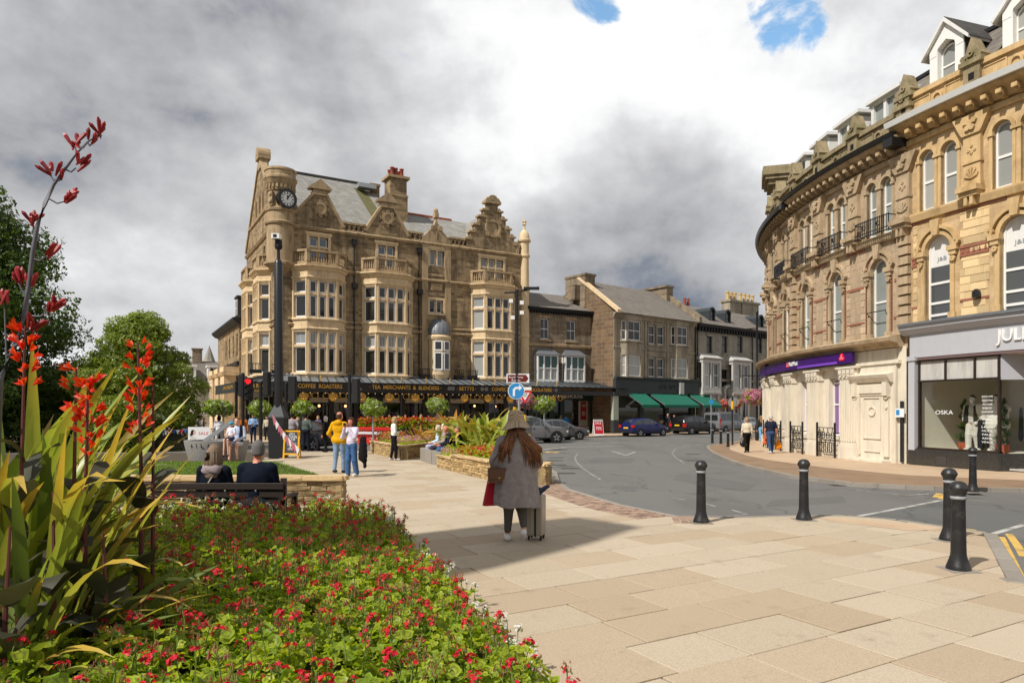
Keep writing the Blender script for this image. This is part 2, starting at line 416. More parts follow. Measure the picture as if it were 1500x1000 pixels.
M['signblue']=mat('sign blue',hexc('2f86c4'),.35,.03,spec=.4)
M['signred']=mat('sign red',hexc('c22a2c'),.4,.04,spec=.4)
M['signwhite']=mat('sign white',(.76,.77,.77),.4,.03,spec=.4)
M['yellow']=mat('yellow paint',hexc('e0a81e'),.55,.08,6)
M['tyre']=mat('tyre rubber',(.014,.014,.015),.8,.2,10)
M['rim']=mat('alloy rim',(.4,.41,.43),.3,.1,9,metal=.8,spec=.5)
M['carglass']=glassy('car window glass',(.012,.015,.017),.03,.8,col2=(.02,.024,.026))
M['redlamp']=mat('red lamp lens',(.45,.012,.012),.2,.1,20,spec=.6)
M['headlamp']=mat('head lamp lens',(.6,.62,.64),.12,.1,20,spec=.7)
M['plate']=mat('yellow number plate',(.75,.5,.03),.4,.04)
M['platew']=mat('white number plate',(.75,.75,.72),.4,.04)
M['carblack']=mat('car trim',(.015,.015,.016),.5,.2,9)
# ================================================================== ground, road, pavements
def asphalt(name,base):
 n=NT(name);v=n.vec()
 c=n.mix(n.noise(v,.35,6,.6),mul(base,.82),mul(base,1.16))
 c=n.mix(n.ramp(n.noise(v,90,2,.7),.35,.7),mul(base,.62),c)
 sp=n.ramp(n.noise(v,140,2,.6),.6,.72);c=n.mix(n.math('MULTIPLY',sp,.5),c,mul(base,2.0))
 pv=n.vec((.5,.12,1));c=n.mix(n.math('MULTIPLY',n.ramp(n.noise(pv,1.0,5,.6),.5,.7),.45),c,mul(base,.5))
 wv=n.n('ShaderNodeTexVoronoi',feature='DISTANCE_TO_EDGE');dv=n.n('ShaderNodeVectorMath',operation='ADD');n.l(v,dv.inputs[0]);nz=n.n('ShaderNodeTexNoise');n.l(v,nz.inputs['Vector']);nz.inputs['Scale'].default_value=1.5;nz.inputs['Detail'].default_value=5;n.l(nz.outputs['Color'],dv.inputs[1]);n.l(dv.outputs[0],wv.inputs['Vector']);wv.inputs['Scale'].default_value=.22
 ck=n.math('SUBTRACT',1.0,n.ramp(wv.outputs['Distance'],.0,.012));c=n.mix(n.math('MULTIPLY',ck,.6),c,mul(base,.35))
 n.bump(n.noise(v,120,3,.7),.35,.01);return n.done(c,.8,.25)
M['asphalt']=asphalt('worn road asphalt',(.185,.18,.17));M['asphalt3']=asphalt('repaired asphalt patch',(.158,.154,.147));M['asphalt2']=asphalt('darker road asphalt',(.15,.152,.145))
def slabmat(name,c0,c1):
 n=NT(name);v=n.vec();g=n.n('ShaderNodeObjectInfo');gi=n.n('ShaderNodeNewGeometry')
 r=n.math('FRACT',n.math('ADD',g.outputs['Random'],gi.outputs['Random Per Island']))
 c=n.mix(r,c0,c1)
 c=n.mix(n.math('MULTIPLY',n.noise(v,.9,6,.65),.5),c,mul(c0,.72))
 c=n.mix(n.ramp(n.noise(v,130,2,.7),.5,.72),c,mul(c1,.6))
 c=n.mix(n.math('MULTIPLY',n.ramp(n.noise(v,90,2,.6),.55,.75),.5),c,mul(c0,1.35))
 st=n.ramp(n.noise(v,2.3,7,.7),.56,.72);c=n.mix(n.math('MULTIPLY',st,.45),c,mul(c0,.5))
 vo=n.n('ShaderNodeTexVoronoi');n.l(v,vo.inputs['Vector']);vo.inputs['Scale'].default_value=3.2;gm_=n.math('SUBTRACT',1.0,n.ramp(vo.outputs['Distance'],.05,.075));c=n.mix(n.math('MULTIPLY',gm_,.5),c,mul(c0,.5))
 n.bump(n.noise(v,110,3,.7),.25,.006);return n.done(c,.78,.25)
M['slab_buff']=slabmat('buff paving slab',hexc('bfb09a'),hexc('b1a28b'))
M['slab_pink']=slabmat('pinkish paving slab',hexc('b7a58d'),hexc('ab9880'))
M['slab_grey']=slabmat('grey kerb stone',hexc('9b948a'),hexc('867f75'))
M['bed']=mat('dark joint sand',hexc('4f463a'),.95,.3,8,.3)
M['pave_buff']=mat('buff pavement',hexc('baa287'),.85,.1,1.2,.25,60,col2=hexc('ae957a'),grime=.1)
M['pave_brown']=mat('brown pavement band',hexc('8a735c'),.85,.12,2,.3,50,col2=hexc('7d6752'))
M['marking']=mat('worn white road paint',(.46,.45,.42),.7,.15,6,col2=(.24,.235,.22),amt=.5)
M['yellowline']=mat('worn yellow road paint',hexc('c9a557'),.7,.2,7,col2=hexc('8d7c58'),amt=.6)
M['soil']=mat('dark soil',(.03,.02,.013),.95,.4,9,.6,30)
def clip_convex(subj,clip):
 """subject polygon clipped by a convex counter-clockwise polygon"""
 out=list(subj)
 for i in range(len(clip)):
  a,b=clip[i],clip[(i+1)%len(clip)];inp=out;out=[]
  if not inp:return[]
  def side(p):return(b[0]-a[0])*(p[1]-a[1])-(b[1]-a[1])*(p[0]-a[0])
  for j in range(len(inp)):
   p,q=inp[j-1],inp[j];sp,sq=side(p),side(q)
   if(sp>=0)!=(sq>=0):
    t=sp/(sp-sq);out.append((p[0]+(q[0]-p[0])*t,p[1]+(q[1]-p[1])*t))
   if sq>=0:out.append(q)
 return out
def area(p):return.5*sum(p[i-1][0]*p[i][1]-p[i][0]*p[i-1][1]for i in range(len(p)))
def inset(p,k):
 cx=sum(q[0]for q in p)/len(p);cy=sum(q[1]for q in p)/len(p)
 o=[]
 for x,y in p:
  d=math.hypot(x-cx,y-cy);f=max(0,1-k*1.4/max(d,1e-4));o.append((cx+(x-cx)*f,cy+(y-cy)*f))
 return o
def inside(p,poly):
 c=False;x,y=p
 for i in range(len(poly)):
  (x0,y0),(x1,y1)=poly[i-1],poly[i]
  if(y0>y)!=(y1>y)and x<(x1-x0)*(y-y0)/(y1-y0)+x0:c=not c
 return c
def sheet(name,poly,dz,mt,cuts=(10,20,30,45,60,80,120),kind='structure',parent=None):
 """flat-lying sheet that follows the fall of the land"""
 mb=MB();ys=sorted({min(p[1]for p in poly),max(p[1]for p in poly)}|{c for c in cuts if min(p[1]for p in poly)<c<max(p[1]for p in poly)})
 for a,b in zip(ys,ys[1:]):
  q=clip_convex(poly,[(-9e3,a),(9e3,a),(9e3,b),(-9e3,b)])
  if len(q)>2:mb.poly([(x,y,gz(x,y)+dz)for x,y in(q if area(q)>0 else q[::-1])])
 o=mb.build(name,mt,parent)
 if kind:o['kind']=kind
 return o
GREEN=mat('distant meadow',(.06,.085,.03),.9,.3,.05)
g_=MB();g_.poly([(-2500,-300,-1.2),(2500,-300,-1.2),(2500,3000,-1.2),(-2500,3000,-1.2)])
g_.build('ground',GREEN)['kind']='structure'
RZ=-.06
sheet('road',[(-60,-30),(90,-30),(90,150),(-60,150)],RZ,M['asphalt'],cuts=(10,40,60,80,110))
PLAZA=[(-30,-6),(14,-6),(14,6.6),(5.2,7.15),(6.9,10.0),(6.3,11.2),(5.7,11.65),(4.93,11.62),(3.7,11.45),(2.7,11.6),(1.95,13.1),(1.2,15.8),(1.1,18),(1.2,20.5),(.6,27),(-.6,31),(-6.4,32),(-14,31),(-30,29)]
plaza=sheet('plaza_pavement',PLAZA,-.014,M['bed'])
# slabs laid in courses running up to the right
ang=math.radians(29.5);ca,sa=math.cos(ang),math.sin(ang)
def rc(u,v):return(ca*u-sa*v,sa*u+ca*v)
slabs=[];COURSE=.585
BEDPOLY=[(-6.5,1.6),(.95,1.6),(.2,4.4),(-1.85,10.3),(-2.3,10.7),(-3.0,10.5),(-3.2,8.75),(-6.5,8.6)]
for j in range(-18,62):
 v0=j*COURSE;u=-26+random.random()
 while u<26:
  L=random.choice((.72,.82,.9,1.0,1.1));q=[rc(u,v0),rc(u+L,v0),rc(u+L,v0+COURSE),rc(u,v0+COURSE)]
  u+=L
  cx_,cy_=sum(p[0]for p in q)/4,sum(p[1]for p in q)/4
  if cy_<3.2 or cy_>33 or abs(cx_)>.85*cy_+1:continue
  if all(inside(p,BEDPOLY)for p in q):continue
  if cy_>13.2 and cx_<-5.5-.28*(cy_-13):continue
  r=clip_convex(PLAZA,q)
  if len(r)<3 or abs(area(r))<.02:continue
  if area(r)<0:r=r[::-1]
  slabs.append((abs(area(r))/cy_**3,r,cy_))
slabs.sort(key=lambda s:-s[0])
far=MB()
for k,(a_,r,cy_)in enumerate(slabs):
 pink=random.random()<(.42 if cy_<9 else.25)
 dz=random.uniform(-.004,.004);mb=MB()if k<296 else far;m=1 if(k>=296 and pink)else 0
 q=inset(r,.0065);q2=inset(r,.012)
 lo=[mb.vert((x,y,gz(x,y)-.03))for x,y in q];hi=[mb.vert((x,y,gz(x,y)-.004+dz))for x,y in q];tp=[mb.vert((x,y,gz(x,y)+dz))for x,y in q2]
 n=len(q)
 for i in range(n):
  mb.face((lo[i],lo[(i+1)%n],hi[(i+1)%n],hi[i]),m);mb.face((hi[i],hi[(i+1)%n],tp[(i+1)%n],tp[i]),m)
 mb.face(tp,m)
 if k<296:mb.build('paving_slab',M['slab_pink']if pink else M['slab_buff'],plaza)
far.build('far_paving',[M['slab_buff'],M['slab_pink']],plaza,kind='stuff')
# kerb of the plaza: near side road in separate stones, the rest joined
def along(pts,step):
 out=[]
 for a,b in zip(pts,pts[1:]):
  L=math.dist(a,b);n=max(1,round(L/step))
  for i in range(n):out.append(((a[0]+(b[0]-a[0])*i/n,a[1]+(b[1]-a[1])*i/n),(a[0]+(b[0]-a[0])*(i+1)/n,a[1]+(b[1]-a[1])*(i+1)/n)))
 return out
def kerbbox(mb,a,b,w,z0,z1,g=.004):
 d=Vector((b[0]-a[0],b[1]-a[1]));L=d.length;d/=L;n=Vector((d.y,-d.x))
 A,B=Vector(a)+d*g,Vector(b)-d*g;q=[A,B,B+n*w,A+n*w]
 mb.slab([(p.x,p.y)for p in q],lambda x,y:gz(x,y)+z0,lambda x,y:gz(x,y)+z1)
kerb=sheet('kerb_bed',[(5.2,7.16),(5.36,7.16),(7.04,10.0),(6.9,10.0)],-.055,M['bed'])
for a,b in along([(5.2,7.15),(6.9,10.0)],.62):
 mb=MB();kerbbox(mb,a,b,.17,-.12,.008);o=mb.build('kerb_stone',M['slab_grey'],kerb);bevel_mesh(o.data,.01,1)
for a,b in along([(14,6.62),(5.2,7.17)],.9):
 mb=MB();kerbbox(mb,a,b,.16,-.12,.006);o=mb.build('kerb_stone',M['slab_grey'],kerb);bevel_mesh(o.data,.01,1)
mb=MB()
for a,b in along([(6.9,10.0),(6.3,11.2),(5.7,11.65),(4.93,11.62),(3.7,11.45),(2.7,11.6)],.5):kerbbox(mb,a,b,.13,-.12,.002)
for a,b in along([(2.7,11.6),(1.95,13.1),(1.2,15.8),(1.1,18),(1.2,20.5),(.6,27),(-.6,31),(-6.4,32),(-14,31),(-30,29)],.9):kerbbox(mb,a,b,.15,-.12,.004)
mb.build('kerb',M['slab_grey'],None)['kind']='structure'
# strip of small red setts along the carriageway
mb=MB();P0=[(1.1,17.5),(1.2,15.8),(1.95,13.1),(2.7,11.6),(3.3,11.5)]
for a,b in along(P0,.125):
 d=Vector((b[0]-a[0],b[1]-a[1])).normalized();n=Vector((d.y,-d.x))
 for r in range(6):
  c=Vector(a)+d*.06+n*(-.02-.12*r-.06)if False else Vector(a)+d*.06-n*(-.03-.12*r)*1.0
  c=Vector(a)+d*.06+n*(.04+.12*r)
  h=random.uniform(.004,.014);s_=.052
  q=[c+d*x*s_+n*y*s_ for x,y in((-1,-1),(1,-1),(1,1),(-1,1))]
  mb.slab([(p.x,p.y)for p in(q if area([(p.x,p.y)for p in q])>0 else q[::-1])],lambda x,y:gz(x,y)-.03,lambda x,y:gz(x,y)+h)
M['sett']=mat('red sett',hexc('957d6d'),.85,.2,5,.3,60,isl=.3)
mb.build('sett_strip',M['sett'],plaza,kind='stuff')
# pavement in front of the long terrace
TERR=[(-60,38),(-30,40.5),(-16,41.6),(-8,44.6),(0,49),(5.2,51.6),(9.4,55.4),(18,62.5),(42,81),(60,100),(60,130),(-60,130)]
sheet('terrace_pavement',TERR,.03,M['pave_buff'])
mb=MB()
for a,b in along(TERR[:9],1.0):kerbbox(mb,a,b,.16,-.12,.035)
mb.build('terrace_kerb',M['slab_grey'])['kind']='structure'
# curved pavement under the bank and the clothes shop
OUT=[(24,14.6),(11.6,15.6),(9.9,16.0),(8.4,16.9),(7.75,19.1),(7.75,22.3),(8.0,24.9),(8.75,29.6),(9.6,33.6),(10.6,37.2),(13.5,42),(17.4,49),(24,60)]
INN=[(24,17.2),(13.2,17.6),(11.0,19.1),(9.95,22.0),(9.55,25),(9.65,28),(10.4,32.5),(11.6,36.5),(13.9,41),(18,49),(24.6,60)]
sheet('curved_pavement',OUT+[(40,60),(40,14.6)],.03,M['pave_buff'],cuts=(16.5,20,25,30,36,45))
sheet('pavement_band',OUT+INN[::-1],.034,M['pave_brown'],cuts=(16.5,20,25,30,36,45))
mb=MB()
for a,b in along(OUT[::-1],.6):kerbbox(mb,a,b,-.14,-.12,.038)
mb.build('curved_kerb',M['slab_grey'])['kind']='structure'
mk=RZ+.004
def strip(mb,pts,w):
 for a,b in zip(pts,pts[1:]):
  d=Vector((b[0]-a[0],b[1]-a[1])).normalized();n=Vector((-d.y,d.x))*w/2
  mb.poly([(p[0],p[1],gz(0,p[1])+mk)for p in(Vector(a)+n,Vector(a)-n,Vector(b)-n,Vector(b)+n)])
def dashes(mb,pts,w,on,off):
 segs=along(pts,.12);acc=0
 for a,b in segs:
  if acc%(on+off)<on:strip(mb,[a,b],w)
  acc+=.12
def gp(*l):return[tuple(ground(x,y)[:2])for x,y in l]
sheet('crossing_tarmac',gp((1240,754),(1385,727),(1500,735),(1500,757),(1450,781)),RZ+.002,M['asphalt2'])
mb=MB()
dashes(mb,gp((846,662),(842,668),(845,675),(854,683),(866,691),(880,699)),.07,.25,.25)
dashes(mb,gp((1010,652),(990,655),(984,661),(990,668),(1003,676)),.07,.3,.35)
strip(mb,gp((896,658.5),(917,664.5),(931,659.5),(896,658.5)),.1)
strip(mb,gp((790,657),(830,653),(900,651.5)),.2);dashes(mb,gp((900,651.5),(960,651),(1030,649)),.13,.6,.5)
strip(mb,gp((805,644.5),(860,643.5)),.2);dashes(mb,gp((860,648),(910,646)),.15,1.2,.8);strip(mb,gp((985,640),(1010,639)),.2)
strip(mb,gp((1245,753),(1300,743),(1383,727.5)),.1);strip(mb,gp((1440,780),(1475,770),(1500,763)),.1)
strip(mb,gp((985,725),(1004,728)),.04);strip(mb,gp((1033,733),(1048,737)),.04);strip(mb,gp((1058,752),(1095,748),(1072,742)),.04)
strip(mb,gp((980,759),(1015,756)),.06);strip(mb,gp((1255,714),(1275,716)),.05);strip(mb,gp((1295,718),(1330,721),(1360,719)),.05)
mb.build('white_road_marking',M['marking'])['kind']='structure'
mb=MB();lanes=gp((1085,759),(1130,756),(1178,753.5),(1235,753),(1300,759),(1380,767),(1442,774))
strip(mb,lanes,.07);strip(mb,[(x+.03,y+.22)for x,y in lanes],.06)
strip(mb,gp((1466,780),(1474,797),(1488,825),(1500,850)),.1);strip(mb,gp((1478,776),(1490,792),(1500,808)),.1)
strip(mb,gp((1370,724),(1376,718.5)),.12);strip(mb,gp((1378,726),(1386,719.5)),.12)
strip(mb,gp((803,661),(806,659.5)),.4);strip(mb,gp((812,661),(814,660)),.4)
mb.build('yellow_road_marking',M['yellowline'])['kind']='structure'
for pl in(((1000,690),(1110,706),(1090,716),(985,699)),((870,668),(930,669),(925,676),(862,675)),((1130,728),(1235,722),(1240,731),(1120,738)),((900,706),(935,709),(930,716),(893,712))):sheet('road_patch',gp(*pl)[::-1],RZ+.002,M['asphalt3'])
# drain covers
M['iron']=mat('cast iron cover',(.05,.048,.045),.6,.3,20,.4,80)
dr=None
for px,py in((815,668),(813,672),(817,678),(828,690),(1015,663),(1016,672),(1088,677),(1140,688),(1235,707),(836,683)):
 p=ground(px,py);mb=MB();mb.cub(-.28,.28,-.17,.17,-.01,.006);mb.cub(-.31,.31,-.2,.2,-.012,.003)
 for i in range(5):mb.cub(-.24+.1*i,-.18+.1*i,-.13,.13,.0058,.0105)
 o=mb.build('drain_cover',M['iron']);o.location=(p.x,p.y,p.z+RZ)
 tag(o,{815:'drain cover furthest up the road by the planter end',813:'drain cover second from the top of the left hand row',817:'drain cover in the middle of the left hand row',828:'drain cover closest to the red sett strip',1015:'small drain cover nearest the give way triangle on its right',1016:'drain cover just below the dashed right hand curve',1088:'drain cover by the tip of the curved kerb',1140:'drain cover along the curved kerb below the walkers',1235:'drain cover by the curved kerb opposite the blank doorcase',836:'drain cover right of the left hand row, alone'}[px],'drain cover','drain covers in the road')
 # small warm island of tactile paving at the crossing
sheet('tactile_strip',gp((1200,757),(1300,763),(1400,775),(1330,777),(1215,763)),.0035,M['pave_buff'])
# ================================================================== building helpers
WC={}
def window(parent,fac,u,z0,w,h,d=0,pane='glass',frame='white',t=.075,vb=(),hb=(),arch=False,name='window',bt=.035):
 """one light: frame (part) with its pane (sub-part); u is the middle"""
 key=(round(w,2),round(h,2),frame,t,tuple(vb),tuple(hb),arch)
 if key not in WC:
  mb=MB(ID);a=w/2
  if arch:
   zc=h-a
   mb.box(-a,-a+t,-.07,0,0,zc);mb.box(a-t,a,-.07,0,0,zc);mb.box(-a+t,a-t,-.07,0,0,t*1.2);mb.arc(0,zc,a-t,a,-.07,0,n=12)
  else:
   mb.box(-a,-a+t,-.07,0,0,h);mb.box(a-t,a,-.07,0,0,h);mb.box(-a+t,a-t,-.07,0,0,t*1.15);mb.box(-a+t,a-t,-.07,0,h-t,h)
  for f in vb:mb.box(-a+w*f-bt/2,-a+w*f+bt/2,-.055,-.012,t,h-t if not arch else h-t*1.2)
  for f in hb:mb.box(-a+t,a-t,-.06,-.006,h*f-bt*.8,h*f+bt*.8)
  pm=MB(ID)
  if arch:
   r=a-t*.5;zc=h-a;pts=[(-r,.02),(r,.02)]+[(r*math.cos(pi*i/12),zc+r*math.sin(pi*i/12))for i in range(13)]
   pm.prism(pts,-.05,-.038)
  else:pm.box(-a+t*.5,a-t*.5,-.05,-.038,t*.5,h-t*.5)
  WC[key]=(mb.mesh('window_frame',M[frame]),pm)
 fm,pm=WC[key]
 pk=key+(pane,)
 if pk not in WC:WC[pk]=pm.mesh('pane',M[pane])
 o=link(name,fm,parent,fac.M(u,d,z0));link('pane',WC[pk],o);return o
def downpipe(parent,fac,u,z0,z1,d=.08,hopper=True,name='downpipe'):
 mb=MB();p=lambda z:fac.P(u,d,z)
 mb.tube([p(z0),p(z1)],.055,8)
 z=z0+1
 while z<z1-.3:mb.tube([p(z),p(z+.1)],.075,8);z+=1.9
 if hopper:
  q=MB(fac);q.box(u-.17,u+.17,0,.3,z1,z1+.3);q.box(u-.22,u+.22,0,.34,z1+.3,z1+.38);q.box(u-.1,u+.1,0,.22,z1-.2,z1)
  k=len(mb.v);mb.v+=q.v;mb.f+=[tuple(i+k for i in f)for f in q.f];mb.m+=q.m
 return mb.build(name,M['black'],parent)
def line_u(C,U,px,n=(0,0),d=0):
 r=(px-750)/1000;cx,cy=C[0]+n[0]*d,C[1]+n[1]*d
 return(r*cy-cx)/(U[0]-r*U[1])
BAL={}
def baluster_mesh(h):
 k=round(h,2)
 if k not in BAL:BAL[k]=[(.05,0),(.05,.08*h),(.035,.1*h),(.065,.32*h),(.06,.4*h),(.03,.62*h),(.03,.78*h),(.05,.84*h),(.05,h)]
 return BAL[k]
def balustrade(parent,facs,z,h=1.1,dd=0):
 """stone balcony front: plinth, rail and piers in one, balusters joined"""
 st=MB();bl=MB()
 for fac,L in facs:
  st.fac=fac
  st.box(0,L,-.14,.06,z,z+.24);st.box(-.02,L+.02,-.16,.1,z+h-.16,z+h)
  st.box(-.02,.17,-.16,.08,z+.24,z+h-.16);st.box(L-.17,L+.02,-.16,.08,z+.24,z+h-.16)
  n=max(2,int((L-.36)/.17));hh=h-.4
  for i in range(n):
   u=.19+(L-.38)*(i+.5)/n;bl.lathe([(r,zz)for r,zz in baluster_mesh(hh)],fac.P(u,-.04,z+.24),6)
 b=st.build('balcony',M['betty_trim2'],parent);bl.build('balusters',M['betty_trim2'],b,kind='stuff',smooth=True)
 return b
 # ================================================================== the corner tea rooms
BC=(-16.77,48.6);BU=(.8638,.5038);BN=(.5038,-.8638);BA=math.atan2(BU[1],BU[0])
def bu(px,d=0):return line_u(BC,BU,px,BN,d)
tea=thing('tea_room_building','tall sandstone corner building with clock turret, gables and bay windows above a glazed canopy','building',(BC[0],BC[1],0),BA)
FM=Fac();FW=Fac((0,0),-pi/2)
LEN=bu(771);ZS=15.0;DW=12.6
B0,B1,B2=(bu(428),bu(506)),(bu(530),bu(604)),(bu(690),bu(753.5))
w3=[(bu(453),bu(480.6),2),(bu(553.7),bu(578.4),2),(bu(704),bu(737),3)]
tw=(bu(629.6),bu(650.4))
wall=MB(FM);holes=[(a,b,12.8,14.45)for a,b,c in w3]+[(tw[0],tw[1],13.35,14.55),(bu(629),bu(649),9.55,10.6)]
wall.wall(.0,LEN,4.3,ZS,holes,rev=.3)
wall.fac=FW;wh=[(-4.9,-4.3,12.9,14.4),(-3.6,-3.0,12.9,14.4),(-7.2,-6.6,15.9,17.4),(-5.9,-5.3,15.9,17.4),(-9.3,-8.7,12.9,14.4)]
wall.wall(-DW,0,4.3,ZS,wh,rev=.3)
# west gable above
mid=-DW/2;RZB=21.0
wall.prism([(-DW,ZS),(0,ZS),(0,ZS+.5),(mid+.5,RZB+.2),(mid-.5,RZB+.2),(-DW,ZS+.5)],-.35,0)
wall.fac=FM;wall.box(0,LEN,-DW,-DW+.2,0,ZS);wall.box(LEN-.2,LEN,-DW,0,0,ZS)
wall.build('wall',M['betty'],tea)
for a,b,c in w3:
 w=(b-a)/c
 for i in range(c):
  window(tea,FM,a+w*(i+.5),13.75,w-.1,.68,-.2,'glass_sky' if c==2 else 'glass_pale');window(tea,FM,a+w*(i+.5),12.82,w-.1,.82,-.2,'glass_sky' if c==2 else 'glass_pale')
for i in(0,1):
 w=(tw[1]-tw[0])/2;window(tea,FM,tw[0]+w*(i+.5),13.38,w-.1,1.14,-.2,'glass_pale');window(tea,FM,bu(629)+(bu(649)-bu(629))/2*(i+.5),9.58,(bu(649)-bu(629))/2-.09,1.0,-.2)
for h in wh:window(tea,FW,(h[0]+h[1])/2,h[2]+.02,h[1]-h[0]-.04,h[3]-h[2]-.04,-.2)
# stone surrounds and string courses
for a,b,c in w3+[(tw[0],tw[1],2)]:
 tr=MB(FM)
 z0,z1=(12.8,14.45)if c==3 or(a,b,c)in w3 else(13.35,14.55)
 tr.box(a-.2,a,-.1,.03,z0-.1,z1+.12);tr.box(b,b+.2,-.1,.03,z0-.1,z1+.12);tr.box(a-.28,b+.28,-.1,.07,z1+.12,z1+.34);tr.box(a,b,-.12,.02,z1,z1+.12)
 for i in range(1,c):
  u=a+(b-a)/c*i;tr.box(u-.06,u+.06,-.2,.01,z0,z1)
 if(a,b,c)in w3:tr.box(a,b,-.21,.0,13.64,13.75)
 tr.build('window_surround',M['betty_trim'],tea)
a,b=bu(629),bu(649);tr=MB(FM)
tr.box(a-.18,a,-.1,.03,9.45,10.8);tr.box(b,b+.18,-.1,.03,9.45,10.8);tr.box(a,b,-.1,.03,10.6,10.8);tr.box((a+b)/2-.06,(a+b)/2+.06,-.2,.01,9.55,10.6);tr.box(a-.2,b+.2,-.1,.06,9.4,9.45+.1)
tr.build('window_surround',M['betty_trim'],tea)
cs=MB(FM)
STR=[(0,ZS-.12),(.1,ZS-.1),(.2,ZS+.06),(.14,ZS+.14),(0,ZS+.18)]
BELT=[(0,11.98),(.12,12.0),(.22,12.12),(.2,12.2),(0,12.26)];MID=[(0,7.85),(.1,7.88),(.14,8.0),(0,8.08)]
for fac,L0,L1 in((FM,.8,LEN),(FW,-DW,-.5)):
 cs.fac=fac
 for pr in(STR,BELT,MID,[(0,8.28),(.09,8.3),(.09,8.4),(0,8.44)]):cs.mould(L0,L1,pr)
cs.build('string_course',M['betty_trim2'],tea)
# tower panel in the middle: pilasters from bottom to ogee gable
a,b=bu(617.5),bu(659.5);tp=MB(FM)
for u in(a,b-.5):tp.box(u,u+.5,0,.13,4.3,ZS+.1);
tp.box(a+.5,b-.5,0,.06,ZS-2.5,ZS-2.3);tp.box(a+.5,b-.5,0,.05,10.95,11.2);tp.box(a+.5,b-.5,0,.05,12.05,12.3)
og=[]
uc=(a+b)/2;hw=(b-a)/2
for s_,rng_ in((1,range(0,9)),(-1,range(8,-1,-1))):
 for i in rng_:
  f=i/8;x=hw*(1-.97*f)+(.18*math.sin(f*2*pi));z=ZS+.15+2.15*(f**1.25)
  og.append((uc+s_*x,z))
tp.prism(og,-.3,.1);tp.box(uc-.16,uc+.16,-.3,.2,ZS+2.2,ZS+2.6);tp.lathe([(.0,0),(.16,.1),(.2,.25),(.1,.42),(0,.5)],FM.P(uc,-.05,ZS+2.55),8)
for s_ in(-1,1):tp.arc(uc+s_*.34,ZS+1.35,.08,.2,.1,.18,0,2*pi,8)
tp.prism([(uc-.1,ZS+1.1),(uc,ZS+.5),(uc+.1,ZS+1.1)],.1,.17);tp.box(uc-.5,uc+.5,.05,.12,11.35,11.9)
tp.build('tower_panel',M['betty_trim2'],tea)
text('carved_date','ESTD',.8,.34,M['betty_trim2'],tea,FM.M(uc,.125,11.62),.04)
# bays
def bay(fac,u0,u1,p,z0,cols,lv,side_panes,top,cheek=.85,bal=True,lower='glass',mats='betty_trim'):
 """canted bay of three facets, two storeys of paired lights"""
 o=lambda u,d:fac.P(u,d,0)[:2]
 pts=[o(u0,0),o(u0+cheek,p),o(u1-cheek,p),o(u1,0)];mb=MB();facs=[]
 for k,(A,B)in enumerate(zip(pts,pts[1:])):
  L=math.dist(A,B);f=Fac(A,math.atan2(B[1]-A[1],B[0]-A[0]));facs.append((f,L));mb.fac=f
  n=cols if k==1 else 1;m=.17 if k==1 else.16;g=.13
  hs=[];w=(L-2*m-g*(n-1))/n
  for(za,zb,zc,zd)in lv:
   for i in range(n):hs+=[(m+i*(w+g),m+i*(w+g)+w,za,zb),(m+i*(w+g),m+i*(w+g)+w,zc,zd)]
  mb.wall(0,L,z0,top,hs,rev=.24)
  for li,(za,zb,zc,zd)in enumerate(lv):
   for i in range(n):
    u=m+i*(w+g)+w/2
    low='glass_pale' if(k==0 and side_panes=='blind')else lower
    window(tea,f,u,za+.01,w-.02,zb-za-.02,-.13,low,t=.09)
    window(tea,f,u,zc+.01,w-.02,zd-zc-.02,-.13,('glass_net' if li==0 and side_panes!='blind' else low),t=.085,vb=(.5,)if li==0 and side_panes!='blind' else(),bt=.02)
   mb.mould(-.03,L+.03,[(0,za-.2),(.1,za-.17),(.1,za-.06),(.02,za)]);mb.mould(-.03,L+.03,[(0,zd+.12),(.07,zd+.14),(.1,zd+.24),(0,zd+.3)])
   mb.box(m*.3,m*.3+.09,0,.05,za-.05,zd+.12);mb.box(L-m*.3-.09,L-m*.3,0,.05,za-.05,zd+.12)
   for i in range(1,n):
    u=m+i*(w+g)-g/2;mb.box(u-.035,u+.035,0,.05,za,zd)
  mb.mould(-.08,L+.08,[(0,top-.35),(.1,top-.3),(.14,top-.18),(.3,top-.06),(.3,top+.02),(-.1,top+.06)])
 mb.slab(pts,top-.05,top+.03)
 mb.build('bay',M[mats],tea)
 if bal:balustrade(tea,facs,top+.05,1.1)
 return facs
LV=[(4.5,6.32,6.5,7.42),(8.45,10.05,10.22,11.1)]
bay(FM,*B0,.95,3.9,3,LV,'net',12.15);bay(FM,*B1,.95,3.9,3,LV,'net',12.15);bay(FM,*B2,.95,3.9,3,LV,'blind',12.15)
bay(FW,-5.4,-2.0,.8,3.9,2,LV,'net',12.15,.7);bay(FW,-10.6,-7.0,.8,3.9,2,LV,'net',12.15,.7)
# small oriel with a lead dome
a,b=bu(627),bu(657);oc=(a+b)/2;orr=(b-a)/2;mb=MB()
mb.lathe([(.2,3.4),(orr*.8,4.1),(orr,4.6),(orr,4.9)],(oc,0,0),14,a0=pi,a1=2*pi)
mb.lathe([(orr*.97,4.9),(orr*.97,7.35),(orr+.06,7.4),(orr+.12,7.6),(orr,7.8)],(oc,0,0),14,a0=pi,a1=2*pi);mb.build('oriel',M['betty_trim'],tea,smooth=False)
mb=MB();mb.lathe([(orr*1.06,7.8),(orr*1.06,7.95),(orr*.98,8.3),(orr*.75,8.75),(orr*.4,9.02),(.05,9.1),(0,9.12)],(oc,0,0),18,a0=pi,a1=2*pi,cap=False)
for k in range(9):
 t=pi+pi*k/8;mb.tube([(oc+orr*r*math.cos(t),orr*r*math.sin(t),z)for r,z in((1.07,7.95),(.99,8.3),(.76,8.76),(.41,9.04),(.04,9.12))],.02,4)
